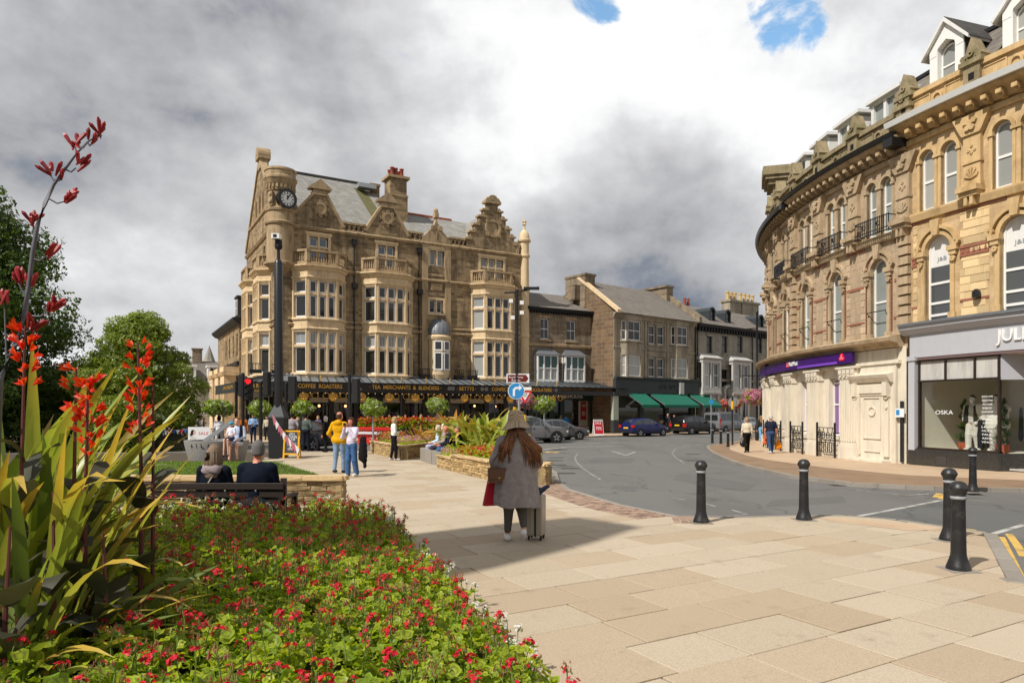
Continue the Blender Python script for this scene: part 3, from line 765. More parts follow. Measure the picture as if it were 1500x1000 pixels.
mb.build('lead_dome',M['lead'],tea,smooth=True)
for s_ in(-1,1):
 t=1.5*pi+s_*.42;f=Fac((oc+orr*.97*math.cos(t)*1.02,orr*.97*math.sin(t)*1.02),t+pi/2)
 window(tea,f,0,4.95,.66,1.42,.03,t=.09);window(tea,f,0,6.48,.66,.8,.03,t=.09)
 # gables
def gable(px0,px1,pxa,zt,cartouche=True):
 a,b,c=bu(px0),bu(px1),bu(pxa);g=MB(FM)
 g.prism([(a,ZS+.1),(b,ZS+.1),(b,ZS+.45),(c+.5,zt-.2),(c-.5,zt-.2),(a,ZS+.45)],-.4,.04);g.build('gable',M['betty'],tea)
 k=MB(FM)
 for s_,e in((-1,a),(1,b)):
  k.prism([(e-s_*.05,ZS+.38),(e+s_*.12,ZS+.38),(e+s_*.12,ZS+.52),(c+s_*.5,zt),(c+s_*.38,zt-.14)][::s_],-.5,.12)
 k.box(c-.56,c+.56,-.5,.14,zt-.22,zt+.05);k.prism([(c-.85,zt+.3),(c,zt+.95),(c+.85,zt+.3),(c+.8,zt+.2),(c-.8,zt+.2)],-.5,.2);k.box(c-.5,c+.5,-.4,.08,zt+.05,zt+.22)
 k.build('gable_coping',M['betty_trim2'],tea)
 q=MB(FM)
 if cartouche:
  zc=ZS+1.55;q.arc(c,zc,.3,.46,.03,.16,0,2*pi,14);
  for i in range(8):q.arc(c+.52*math.cos(i*pi/4),zc+.52*math.sin(i*pi/4),.04,.14,.03,.13,0,2*pi,6)
  q.prism([(c+.3*math.cos(i*pi/6),zc+.3*math.sin(i*pi/6))for i in range(12)],.03,.09)
  q.build('cartouche',M['betty_trim2'],tea)
 r=MB(FM);yb=-5.6
 r.fquad(((a,-.05,ZS+.4),(c,-.05,zt+.0),(c,yb,zt),(a,-.8,ZS+.4)));r.fquad(((b,-.05,ZS+.4),(b,-.8,ZS+.4),(c,yb,zt),(c,-.05,zt)))
 r.build('gable_roof',M['slate'],tea)
gable(423,502,469,17.75);gable(536,597,567.5,17.6)
# shaped gable on the right
a,b,c=bu(682),bu(758),bu(721.5);hw=(b-a)/2;g=MB(FM);side=[]
for f,z in((1.0,0),(1.0,.75),(.84,.8),(.84,1.35),(.68,1.42),(.68,2.0),(.52,2.1),(.5,2.75),(.35,2.85),(.34,3.35),(.2,3.45),(.19,4.0)):side.append((f*hw,ZS+.1+z))
g.prism([(c+x,z)for x,z in side]+[(c-x,z)for x,z in side[::-1]],-.45,.05);g.build('gable',M['betty'],tea)
g=MB(FM)
for s_ in(-1,1):
 for f,z,r in((.94,.78,.2),(.78,1.4,.19),(.62,2.05,.19),(.44,2.8,.18),(.28,3.4,.17)):
  g.box(c+s_*f*hw-.3,c+s_*f*hw+.3,-.5,.13,ZS+.1+z-.04,ZS+.1+z+.1);g.arc(c+s_*(f*hw-.12),ZS+.1+z+.1,0.02,r,-.3,.12,0,pi,6)
g.box(c-.75,c+.75,-.55,.18,ZS+4.1,ZS+4.3);g.arc(c,ZS+4.3,.1,.52,-.4,.14,0,pi,12);g.prism([(c-.75,ZS+4.3),(c-.45,ZS+4.3),(c-.5,ZS+4.62)],-.4,.14);g.prism([(c+.45,ZS+4.3),(c+.75,ZS+4.3),(c+.5,ZS+4.62)],-.4,.14)
zc=ZS+2.0;g.arc(c,zc,.55,.75,.04,.18,0,2*pi,18);g.prism([(c+.55*math.cos(i*pi/8),zc+.55*math.sin(i*pi/8))for i in range(16)],.04,.08)
for i in range(4):g.arc(c+.78*math.cos(pi/4+i*pi/2),zc+.78*math.sin(pi/4+i*pi/2),.04,.16,.04,.2,0,2*pi,6)
g.box(b-.15,b+.1,-.4,.1,ZS+.1,ZS+1.2);g.build('gable_coping',M['betty_trim2'],tea)
r=MB(FM);r.fquad(((a,-.05,ZS+.4),(c,-.05,ZS+3.6),(c,-5.3,ZS+3.6),(a,-.8,ZS+.4)));r.fquad(((b,-.05,ZS+.4),(b,-.8,ZS+.4),(c,-5.3,ZS+3.6),(c,-.05,ZS+3.6)));r.build('gable_roof',M['slate'],tea)
# pierced parapet between the gables
pp=MB(FM)
for p0,p1 in((502,536),(597,620),(658,682)):
 a,b=bu(p0),bu(p1);pp.box(a,b,-.3,.08,ZS+.7,ZS+.85);pp.box(a,b,-.3,.05,ZS+.12,ZS+.28);n=max(2,int((b-a)/.34))
 for i in range(n):
  u=a+(b-a)*(i+.5)/n
  pp.prism([(u-.15,ZS+.28),(u-.06,ZS+.28),(u+.15,ZS+.7),(u+.06,ZS+.7)],-.2,.02);pp.arc(u-.08,ZS+.57,.03,.09,-.2,.02,0,2*pi,6)
 pp.box(a,b,-.35,-.22,ZS+.28,ZS+.7)
pp.build('parapet',M['betty_trim2'],tea,kind='stuff')
# roofs
UR=bu(586);r=MB(FM)
r.fquad(((.0,-.1,ZS+.35),(UR,-.1,ZS+.35),(UR,-DW/2,RZB),(0,-DW/2,RZB)));r.fquad(((0,-DW+.1,ZS+.3),(0,-DW/2,RZB),(UR,-DW/2,RZB),(UR,-DW+.1,ZS+.3)))
r.poly([(UR,.1,ZS+.35),(UR,DW-.1,ZS+.3),(UR,DW/2,RZB)]);r.build('roof',M['slate'],tea)
r=MB(FM);r.fquad(((UR,-.1,ZS+.35),(LEN,-.1,ZS+.35),(LEN,-5.2,18.75),(UR,-5.2,18.75)));r.fquad(((UR,-10.4,ZS+.3),(UR,-5.2,18.75),(LEN,-5.2,18.75),(LEN,-10.4,ZS+.3)))
r.poly([(LEN,.1,ZS+.35),(LEN,10.4,ZS+.3),(LEN,5.2,18.75)]);r.build('lower_roof',M['slate'],tea)
r=MB(FM);r.box(UR,bu(700),-5.32,-5.08,18.7,18.86);r.build('ridge_tiles',M['terracotta'],tea)
r=MB(FM);r.box(.1,UR,-DW/2-.14,-DW/2+.14,RZB-.04,RZB+.12);r.build('ridge_tiles',M['slate_dark'],tea)
r=MB(FM);u=bu(508,-5);r.box(u+.9,u+2.4,-5.4,-4.6,20.25,20.6);r.build('skylight',M['galv'],tea)
M['moss']=mat('mossy slates',(.12,.115,.05),.9,.35,3,.4,20);r=MB(FM);u=bu(520,-3)
f_=(RZB-ZS-.35)/(DW/2-.1)
r.fquad(((u+1.2,-.3,ZS+.35+.2*f_+.03),(u+2.3,-.3,ZS+.35+.2*f_+.03),(u+1.6,-5.6,ZS+.35+5.5*f_+.03),(u+.7,-5.6,ZS+.35+5.5*f_+.03)));r.build('mossy_slates',M['moss'],tea)
# chimney with clay pots, and its smaller neighbour
c=MB();cu_,cy_=bu(579.5,-4),4.0;cw=.78
c.cub(cu_-cw,cu_+cw,cy_-.75,cy_+.75,17.0,19.6);c.cub(cu_-cw+.06,cu_+cw-.06,cy_-.69,cy_+.69,19.6,21.05);
c.build('chimney',M['betty'],tea)
c=MB();c.cub(cu_-cw-.04,cu_+cw+.04,cy_-.8,cy_+.8,19.5,19.66);c.cub(cu_-cw-.16,cu_+cw+.16,cy_-.9,cy_+.9,21.0,21.2);c.build('chimney_cap',M['betty_trim2'],tea)
for x,y in((-.45,-.4),(-.1,-.3),(.4,-.35),(-.4,.35),(.1,.4),(.45,.3)):
 c=MB();c.lathe([(.2,0),(.17,.1),(.15,.62),(.19,.66),(.19,.74),(.13,.74),(.13,.5)],(0,0,0),10);c.build('chimney_pot',M['redpot'],tea,Matrix.Translation((cu_+x,cy_+y,21.2)),smooth=True)
c=MB();c.cub(cu_-1.75,cu_-.95,5.3,6.5,18.5,20.7);c.cub(cu_-1.82,cu_-.9,5.2,6.6,20.7,20.9);c.build('chimney',M['rubble']if 'rubble' in M else M['betty'],tea)
# apex block of the west gable, a short barrel of stone
c=MB(FW);c.box(mid-.5,mid+.5,-.55,.1,RZB-.2,RZB+.6);c.arc(mid,RZB+.9,.05,.62,-.7,.25,-.35,pi+.35,12);c.box(mid-.62,mid+.62,-.7,.25,RZB+.55,RZB+.8);c.build('gable_finial',M['betty_trim2'],tea)
c=MB(FW)
for s_,e in((-1,-DW),(1,0)):c.prism([(e-s_*.02,ZS+.4),(e+s_*.2,ZS+.4),(e+s_*.2,ZS+.62),(mid+s_*.5,RZB+.32),(mid+s_*.5,RZB+.08)][::s_],-.4,.12)
c.mould(-DW+1.9,-1.9,[(0,16.9),(.12,16.95),(.15,17.1),(0,17.15)])
for u in(-7.7,-6.25,-4.8):c.box(u-.1,u+.1,0,.14,17.1,18.6)
c.build('gable_coping',M['betty_trim2'],tea)
# the round clock turret on the corner
tc_=(.35,.35);c=MB()
c.lathe([(.1,11.2),(.45,11.5),(.8,11.95),(1.12,12.15),(1.12,12.3),(.96,12.36),(.95,14.95),(1.06,15.0),(1.1,15.14),(.98,15.22),(.96,15.85),(1.05,15.92),(1.08,16.08),(.86,16.2),(.86,17.3),(.95,17.36),(.98,17.5),(.93,17.55),(.95,17.75),(1.04,17.85),(1.08,18.1),(1.16,18.2),(1.16,18.34),(1.06,18.42),(1.06,18.75),(1.12,18.8),(1.1,18.95),(.9,19.0),(0,19.02)],(*tc_,0),28,cap=False)
c.build('clock_turret',M['betty_trim2'],tea,sharp=35)
c=MB()
for k in range(22):
 t=2*pi*k/22;X=Matrix.Translation((*tc_,0))@Matrix.Rotation(t,4,'Z');c.X=X;c.cub(.94,1.05,-.07,.07,17.5,17.75)
c.X=None;c.build('corbels',M['betty_trim2'],tea,kind='stuff')
ck=math.radians(-90+14);X=Matrix.Translation((*tc_,16.72))@Matrix.Rotation(ck+pi/2,4,'Z')
CF=Fac();c=MB(CF);c.arc(0,0,.52,.69,.7,1.16,0,2*pi,28);c.lathe([(.0,-.7),(.55,-.7),(.55,-1.08),(0,-1.08)],(0,0,0),24,ax='Y',cap=False)
cl_=c.build('clock_surround',M['black'],tea,X)
M['dial']=mat('white clock dial',(.78,.78,.76),.4,.03)
c=MB(CF);c.lathe([(0,-1.08),(.525,-1.08),(.525,-1.1),(0,-1.1)],(0,0,0),28,ax='Y',cap=False);c.build('clock_dial',M['dial'],cl_)
c=MB(CF)
for k in range(12):
 t=k*pi/6;u,v=math.sin(t),math.cos(t);c.prism([(u*.35+v*.02,v*.35-u*.02),(u*.47+v*.03,v*.47-u*.03),(u*.47-v*.03,v*.47+u*.03),(u*.35-v*.02,v*.35+u*.02)],1.1,1.112)
for k in range(60):
 t=k*pi/30;u,v=math.sin(t),math.cos(t);c.prism([(u*.485+v*.006,v*.485-u*.006),(u*.51+v*.006,v*.51-u*.006),(u*.51-v*.006,v*.51+u*.006),(u*.485-v*.006,v*.485+u*.006)],1.1,1.108)
c.arc(0,0,.325,.34,1.1,1.108,0,2*pi,24);c.build('clock_numerals',M['black_matt'],cl_)
c=MB(CF)
for t,L,w in((math.radians(33),.43,.022),(math.radians(2),.27,.035)):
 u,v=math.sin(t),math.cos(t);c.prism([(-u*.08+v*w,-v*.08-u*w),(u*L*.75+v*w*1.5,v*L*.75-u*w*1.5),(u*L,v*L),(u*L*.75-v*w*1.5,v*L*.75+u*w*1.5),(-u*.08-v*w,-v*.08+u*w)],1.115,1.13)
c.build('clock_hands',M['black'],cl_)
c=MB()
for s_ in(-1,1):
 c.X=Matrix.Translation((*tc_,0))@Matrix.Rotation(ck+pi/2+s_*1.15,4,'Z');c.cub(-.16,.16,-1.05,-.8,16.2,17.2);c.ball((0,-1.0,17.0),.16,6,5);c.ball((0,-1.0,16.5),.2,6,5)
c.X=None;c.build('carved_scroll',M['betty_trim2'],tea,kind='stuff')
# round pier with a domed cap at the right-hand end
c=MB();c.lathe([(.42,3.4),(.42,8.0),(.48,8.05),(.48,8.3),(.42,8.36),(.42,12.0),(.5,12.05),(.5,12.2),(.42,12.3),(.4,14.9),(.5,15.0),(.5,15.15),(.42,15.2),(.42,16.25),(.55,16.3),(.58,16.45),(.48,16.52),(.47,16.7),(.4,17.0),(.25,17.25),(.12,17.35),(.08,17.7),(.18,17.8),(.1,17.9),(.07,18.2),(0,18.25)],(LEN-.15,.1,0),16,cap=False)
for t in(0,pi/2):c.X=Matrix.Translation((LEN-.15,.1,18.05))@Matrix.Rotation(t,4,'Z');c.cub(-.2,.2,-.06,.06,-.07,.07)
c.X=None;c.build('round_pier',M['betty_trim'],tea,sharp=35)
for px in(518.6,613.5):downpipe(tea,FM,bu(px),3.6,14.2);
for px in(518.6,613.5):
 q=MB(FM);u=bu(px);q.box(u-.2,u+.2,.05,.4,10.9,11.3);q.build('rainwater_head',M['black'],tea)
 # ------------------------------------------------------------------ ground floor and canopy
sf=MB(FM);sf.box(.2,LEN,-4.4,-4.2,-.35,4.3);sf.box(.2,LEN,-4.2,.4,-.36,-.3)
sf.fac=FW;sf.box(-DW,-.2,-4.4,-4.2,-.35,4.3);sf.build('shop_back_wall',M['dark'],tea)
sf=MB(FM);sf.box(-.3,LEN,-.3,.25,2.75,4.3)
u=.0
n=11
for i in range(n+1):
 u=(LEN-.4)*i/n;sf.box(u,u+.36,-.3,.12,-.35,2.75);sf.box(u-.06,u+.42,-.3,.2,-.35,.35);sf.box(u-.05,u+.41,-.3,.18,2.45,2.75)
for i in range(n):sf.box((LEN-.4)*i/n+.36,(LEN-.4)*(i+1)/n,-.2,.08,-.35,.45)
sf.fac=FW;sf.box(-DW,.3,-.3,.25,2.75,4.3)
for i in range(7):u=-DW+(DW-.3)*i/6;sf.box(u,u+.36,-.3,.12,-.35,2.75);sf.box(u+.36,u+1.95,-.2,.08,-.35,.45)
sf.build('shopfront',M['black'],tea)
for i in range(n):
 u0,u1=(LEN-.4)*i/n+.36,(LEN-.4)*(i+1)/n
 gm=MB(FM);gm.box(u0,u1,-.1,-.08,.45,2.4);gm.build('shop_window',M['clear'],tea)
 gm=MB(FM);gm.prism([(u0,2.35),(u1,2.35),(u1,2.7),(u0,2.7)],-.05,.05);gm.build('awning_band',M['cream'],tea)
M['warm_lamp']=NT('warm lamp');M['warm_lamp'].b.inputs['Emission Color'].default_value=(1,.55,.2,1);M['warm_lamp'].b.inputs['Emission Strength'].default_value=3;M['warm_lamp']=M['warm_lamp'].m
for i in range(9):
 c=MB();c.ball((0,0,0),.1,8,6);c.build('pendant_lamp',M['warm_lamp'],tea,Matrix.Translation((1.5+2.2*i+random.uniform(-.4,.4),random.uniform(1.2,3),random.uniform(2.0,2.4))),smooth=True)
CD=3.1;ZF0,ZF1,ZR=3.2,3.68,4.32
F0u=bu(414,CD);C_R=bu(822,CD);C_E=bu(921,CD)
inv=Matrix.Rotation(-BA,4,'Z')@Matrix.Translation((-BC[0],-BC[1],0))
def loc2(x,y):v=inv@Vector((x,y,0));return(v.x,v.y)
P1=(F0u,-CD);w0=Vector((BC[0],BC[1],0))
P2=loc2(-.402*47.4,47.4);P3=(P2[0]-.2,P2[1]+10)
cano=[(P3,P2),(P2,P1),(P1,(C_R,-CD)),((C_R,-CD),(C_E,-CD))]
inner=[((-.2,P3[1]),(-.3,.6)),((-.3,.6),(.4,-.2)),((.4,-.2),(C_R,-.2)),((C_R,-.2),(C_E-1.7,-.2))]
can=thing('canopy','black iron canopy with ribbed grey glass roof and gold lettered fascia round the tea rooms','canopy',(BC[0],BC[1],0),BA)
gl_=MB();ir=MB();fs=MB();cst=MB();facs=[]
for k,((A,B),(a,b))in enumerate(zip(cano,inner)):
 L=math.dist(A,B);f=Fac(A,math.atan2(B[1]-A[1],B[0]-A[0]));facs.append((f,L));n=max(3,int(L/.62))
 for i in range(n):
  f0,f1=i/n,(i+1)/n;l3=lambda p,q,t,z:(p[0]+(q[0]-p[0])*t,p[1]+(q[1]-p[1])*t,z)
  gl_.poly([l3(A,B,f0,ZF1),l3(A,B,f1,ZF1),l3(a,b,f1,ZR),l3(a,b,f0,ZR)]);gl_.poly([l3(A,B,f0,ZF1-.03),l3(a,b,f0,ZR-.03),l3(a,b,f1,ZR-.03),l3(A,B,f1,ZF1-.03)])
  ir.tube([l3(A,B,f0,ZF1+.03),l3(a,b,f0,ZR+.03)],.035,4);cst.ball(l3(a,b,f0,ZR+.05),(.12,.12,.07),6,4)
  cst.ball(l3(a,b,(f0+f1)/2,ZR+.04),(.1,.1,.05),6,4)
 ir.fac=f;ir.box(0,L,-.2,.06,ZF0-.16,ZF0-.02);ir.box(0,L,-.08,.1,ZF1,ZF1+.06);ir.box(0,L,-.1,.08,ZF0-.02,ZF0)
 fs.fac=f
 if k<3:fs.box(0,L,-.06,.03,ZF0,ZF1)
 else:fs.box(0,L,-.06,.03,ZF0-.02,ZF1-.3)
ir.poly([(*cano[3][1],ZF1),(*inner[3][1],ZR),(C_E-.2,-.2,ZF1)])
gl_.build('canopy_roof',M['canopy_glass'],can);ir.build('iron_frame',M['black'],can);fs.build('fascia',M['black'],can)
M['cresting']=mat('pale grey cresting',(.4,.4,.39),.7,.2,6);cst.build('cresting',M['cresting'],can,kind='stuff')
f1,L1=facs[1];f2,L2=facs[2]
text('fascia_lettering','TEA ROOMS',2.05,.3,M['gold'],can,f1.M(L1*.5,.045,(ZF0+ZF1)/2),.03);text('fascia_lettering','CAFE TEA ROOMS',4.2,.26,M['gold'],can,facs[0][0].M(facs[0][1]*.62,.045,(ZF0+ZF1)/2),.03)
text('fascia_lettering','BAKERY',.9,.12,M['gold'],can,f1.M(L1*.52,.075,ZF0-.09),.02)
zl=(ZF0+ZF1)/2
for s_,p0,p1 in(('· COFFEE  ROASTERS',432,501),('· TEA  MERCHANTS  &  BLENDERS ·',541,646),('· BETTYS ·',669,697),('CONFECTIONERS & CHOCOLATIERS ·',720,810)):
 a,b=bu(p0,CD)-F0u,bu(p1,CD)-F0u;text('fascia_lettering',s_,b-a,.3,M['gold'],can,f2.M((a+b)/2,.045,zl),.03,bold=.012)
M['bronze_panel']=mat('grey scroll panel',(.16,.16,.16),.5,.4,22,metal=.4)
q=MB(f2)
for px in(523,658,663,706,712,814,425):u=bu(px,CD)-F0u;q.arc(u,zl,.04,.17,.03,.06,0,2*pi,8);q.arc(u+.05,zl,.0,.05,.03,.07,0,2*pi,6)
q.build('fascia_ornament',M['bronze_panel'],can)
# posts, brackets with gold roundels, finials, festoon bulbs
for i in range(12):
 u=.6+(L2-1.0)*i/11;p=f2.P(u,-.1,0)
 c=MB();c.lathe([(.14,-.36),(.14,.1),(.09,.2),(.07,.3),(.065,2.7),(.1,2.75),(.12,2.9),(.07,3.05)],(p[0],p[1],0),8)
 if i%2==0:c.build('canopy_post',M['black'],can,smooth=True)
 c=MB();c.lathe([(.03,0),(.05,.1),(.02,.2),(.06,.28),(.0,.55)],(p[0],p[1]-.05,ZF1+.05),6);c.build('gilt_finial',M['gold'],can)
 c=MB(f2)
 for s_ in(-1,1):c.arc(u+.38*s_,2.78,.2,.235,-.14,-.08,0,2*pi,12);c.arc(u+.75*s_,2.86,.1,.13,-.14,-.08,0,2*pi,8)
 c.build('scroll_bracket',M['gold']if i%3 else M['black'],can)
for i in range(11):
 u=1.4+(L2-2.2)*i/10;c=MB(f2);c.lathe([(0,0),(.3,.0),(.34,.03),(.3,.06),(.2,.05),(0,.08)],(0,0,0),14,ax='Y',cap=False)
 for k in range(8):t=k*pi/4;c.ball((.2*math.cos(t),.0,.2*math.sin(t)),.07,5,4)
 c.build('gilt_roundel',M['gold'],can,f2.M(u,-.06,2.72),smooth=True)
c=MB()
for i in range(44):p=f2.P(.3+(L2-.6)*i/43,.02,ZF0-.24);c.ball(p,.05,6,4)
c.build('festoon_bulbs',M['bulb'],can,kind='stuff')
# planters with railings on the first floor ledge
for px in(373,405,460,561,590,620,670,690):
 u=bu(px,.3);c=MB(FM);c.box(u-.4,u+.4,.4,.7,4.35,4.6)
 for i in range(5):c.box(u-.4+.19*i,u-.37+.19*i,.66,.7,4.35,5.0)
 c.box(u-.42,u+.42,.65,.71,4.98,5.03);c.build('ledge_planter',M['black'],tea)
 # ================================================================== terrace running up the street
M['rubble']=stone('squared sandstone blocks',(hexc('968672'),hexc('6b5c4a'),hexc('ab9a80')),.55,.27,grime=.55,bump=.7,msize=.02,stain=(.05,.04,.03))
M['rubble_dark']=stone('dark gritstone blocks',(hexc('7d6750'),hexc('57463a'),hexc('95795a')),.72,.36,mortar=(.36,.31,.24),grime=.3,bump=.9,msize=.022,stain=(.04,.033,.026))
M['ashlar']=stone('grey buff ashlar',(hexc('a69b88'),hexc('978c7b'),hexc('b2a793')),.8,.3,mortar=(.22,.19,.14),grime=.6,bump=.18,msize=.008,stain=(.085,.072,.055))
M['ashlar_pale']=stone('pale grey ashlar',(hexc('9d978a'),hexc('8f897d'),hexc('a8a294')),.7,.28,mortar=(.25,.23,.2),grime=.45,bump=.15,msize=.008,stain=(.1,.09,.075))
M['white_stone']=mat('white painted stone',(.5,.485,.45),.7,.08,4,.1,30,grime=.35)
M['shop_green']=mat('dark green shop paint',(.012,.03,.026),.45,.2,5)
M['shop_grey']=mat('charcoal grey shop paint',(.035,.042,.046),.5,.15,5)
M['awning']=mat('green awning canvas',(.012,.125,.08),.75,.08,3)
M['sale_red']=mat('red sale poster',hexc('b3202c'),.5,.06)
M['cream_wall']=mat('cream interior wall',(.62,.58,.48),.85,.06,3)
def plane(C,ang):
 U=(math.cos(ang),math.sin(ang));N=(U[1],-U[0])
 fu=lambda px,d=0:line_u(C,U,px,N,d)
 def fz(px,py,d=0):
  u=fu(px,d);return 1.8+(600-py)/1000*(C[1]+N[1]*d+U[1]*u)
 return fu,fz
 # ---- two-storey stone house with green blinds
D2=(BC[0]+BU[0]*bu(772),BC[1]+BU[1]*bu(772));u2,z2=plane(D2,BA)
hb=thing('stone_house','low two storey gritstone house with two white timber bays between tea rooms and bistro','building',(*D2,0),BA)
L2_=u2(874);E2=10.7
mb=MB(FM);ws=[(u2(791.5),u2(804.5),8.0,9.85),(u2(830),u2(843.5),8.0,9.85)]
bw=[(u2(782.5),u2(813)),(u2(823),u2(852))]
mb.wall(0,L2_,3.2,E2,ws+[(a+.2,b-.2,4.4,6.5)for a,b in bw],rev=.25);mb.box(0,.2,-9,-.02,0,E2);mb.box(L2_-.2,L2_,-9,-.02,0,E2);mb.build('wall',M['rubble'],hb)
for a,b,c,d in ws:window(hb,FM,(a+b)/2,c+.02,b-a-.02,d-c-.04,-.12,'glass',vb=(.5,),hb=(.5,))
tr=MB(FM)
for a,b,c,d in ws:tr.box(a-.15,b+.15,-.1,.04,d,d+.25);tr.box(a-.15,b+.15,-.1,.1,c-.15,c)
tr.mould(0,L2_,[(0,7.35),(.12,7.4),(.14,7.6),(0,7.65)]);tr.box(L2_-.5,L2_,0,.1,3.2,E2-.6);tr.build('stone_dressing',M['betty_trim2'],hb,kind='stuff')
for a,b in bw:
 B=thing('bay_window',None,None);B.parent=hb;w=b-a;p=.55
 fr=MB(FM);fr.box(a,b,0,p,4.25,4.45);fr.box(a,b,0,p,6.5,6.62)
 for u in(a,a+.62,b-.14):fr.box(u,u+.14,p-.14,p,4.45,6.5)
 fr.box(a,a+.1,0,.12,4.45,6.5);fr.box(b-.1,b,0,.12,4.45,6.5);fr.box(a+.76,b-.14,p-.1,p-.02,5.4,5.48);fr.box((a+.76+b-.14)/2-.04,(a+.76+b-.14)/2+.04,p-.1,p-.02,4.45,6.5);fr.box(a+.14,a+.62,p-.1,p-.02,5.4,5.48)
 o=fr.build('bay_frame',M['white'],hb)
 g=MB(FM);g.box(a+.1,b-.1,p-.09,p-.075,4.45,5.42);g.box(a+.05,a+.06,.1,p-.1,4.45,6.5);g.build('pane',M['glass_pale'],o)
 g=MB(FM);g.box(a+.1,b-.1,p-.09,p-.075,5.42,6.5);M.setdefault('blind_green',glassy('green blind behind glass',(.004,.06,.05)));g.build('blind',M['blind_green'],o)
 rf=MB(FM);rf.poly([FM.P(a-.15,p+.15,6.62),FM.P(b+.15,p+.15,6.62),FM.P(b-.35,.0,7.2),FM.P(a+.35,.0,7.2)]);rf.poly([FM.P(a-.15,p+.15,6.62),FM.P(a+.35,0,7.2),FM.P(a-.1,0,6.62)]);rf.poly([FM.P(b+.15,p+.15,6.62),FM.P(b+.1,0,6.62),FM.P(b-.35,0,7.2)])
 rf.build('bay_roof',M['lead'],hb);bpy.data.objects.remove(B)
r=MB(FM);rz2=12.9;r.fquad(((-.1,.35,E2),(L2_+.1,.35,E2),(L2_+.1,-4.5,rz2),(-.1,-4.5,rz2)));r.fquad(((-.1,-9,E2),(-.1,-4.5,rz2),(L2_+.1,-4.5,rz2),(L2_+.1,-9,E2)));r.build('roof',M['slate2'],hb)
c=MB(FM);c.box(-.1,L2_+.1,-.1,.3,E2-.22,E2-.04);c.box(-.1,L2_+.1,.28,.4,E2-.06,E2+.06)
n=26
for i in range(n):u=L2_*(i+.5)/n;c.box(u-.07,u+.07,0,.24,E2-.42,E2-.22)
c.build('bracketed_eaves',M['black_matt'],hb)
sf=MB(FM);sf.box(0,L2_,-.1,.2,2.75,3.2);sf.box(0,L2_,.15,.28,2.7,3.3)
for px in(775,806,822,868):u=u2(px);sf.box(u-.2,u+.25,-.1,.18,-.4,2.75)
sf.box(L2_-.35,L2_,-.1,.2,-.4,3.2);sf.build('shopfront',M['shop_green'],hb)
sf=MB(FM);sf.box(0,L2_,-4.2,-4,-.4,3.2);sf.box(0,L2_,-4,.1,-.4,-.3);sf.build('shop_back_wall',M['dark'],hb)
g=MB(FM);g.box(u2(777),u2(868),-.02,0,.1,2.7);g.build('shop_window',M['clear'],hb)
sf=MB(FM);sf.box(u2(852),u2(867),-.5,-.45,.3,2.6);sf.box(u2(826),u2(868),-1.6,-.3,-.3,.25);sf.build('display_panel',M['cream_wall'],hb)
sf=MB(FM);sf.box(u2(854),u2(862),-.35,-.33,.9,2.5);po=sf.build('sale_poster',M['sale_red'],hb)
um=(u2(854)+u2(862))/2;text('poster_lettering','SALE',.42,.24,M['signwhite'],po,FM.M(um,-.31,2.2));text('poster_lettering','70%',.42,.4,M['signwhite'],po,FM.M(um,-.31,1.45))
text('shop_lettering','WAREHOUSE',u2(851)-u2(808),.3,M['signwhite'],hb,FM.M((u2(851)+u2(808))/2,.31,3.0))
# ---- three-storey bistro with green awnings
D3=(9.0,60.4);A3=math.atan2(.622,.783);u3,z3=plane(D3,A3)
iv=thing('bistro_building','three storey ashlar building with charcoal shopfront and green awnings','building',(*D3,0),A3)
L3_=u3(1018.5);E3=10.45
def sash(parent,f,u,z0,w,h,d=-.12,pane='glass',hb=(.5,),vb=(.5,)):return window(parent,f,u,z0,w,h,d,pane,vb=vb,hb=hb)
mb=MB(FM);hs=[]
for a,b,lv in((949.5,960,0),(962.5,973,0)):
 hs+=[(u3(a),u3(b),z3(955,504),z3(955,476)),(u3(a),u3(b),z3(955,552),z3(955,523.5))]
mb.wall(0,L3_,4.6,E3,hs,rev=.22);mb.build('wall',M['ashlar'],iv)
mb=MB(FM);mb.box(L3_-.15,L3_,-9,0,0,E3)
FS=Fac((0,0),-pi/2);mb.fac=FS;mb.wall(-9.2,0,-.4,E3,[],0);mid3=-4.6;RZ3=14.0
mb.prism([(-9.2,E3),(0,E3),(mid3+.1,RZ3+.15),(mid3-.1,RZ3+.15)],-.4,0);mb.build('side_wall',M['rubble_dark'],iv)
for a,b,c,d in hs:sash(iv,FM,(a+b)/2,c+.02,b-a-.02,d-c-.04,vb=())
tr=MB(FM)
for a,b,c,d in hs[::1]:tr.box(a-.1,b+.1,-.05,.1,c-.16,c);tr.box(a-.1,a,-.05,.06,c,d+.1);tr.box(b,b+.1,-.05,.06,c,d+.1);tr.box(a-.12,b+.12,-.05,.08,d+.08,d+.26)
tr.mould(-.1,L3_+.1,[(0,E3-.5),(.12,E3-.45),(.2,E3-.2),(.4,E3-.05),(.4,E3),(0,E3)]);tr.box(u3(944),u3(947),0,.08,4.7,E3-.4);tr.box(u3(976),u3(979),0,.08,4.7,E3-.4);tr.box(0,.3,0,.06,4.7,E3-.4)
tr.mould(-.1,L3_+.1,[(0,7.25),(.08,7.3),(.08,7.45),(0,7.5)]);tr.build('stone_dressing',M['ashlar'],iv,kind='stuff')
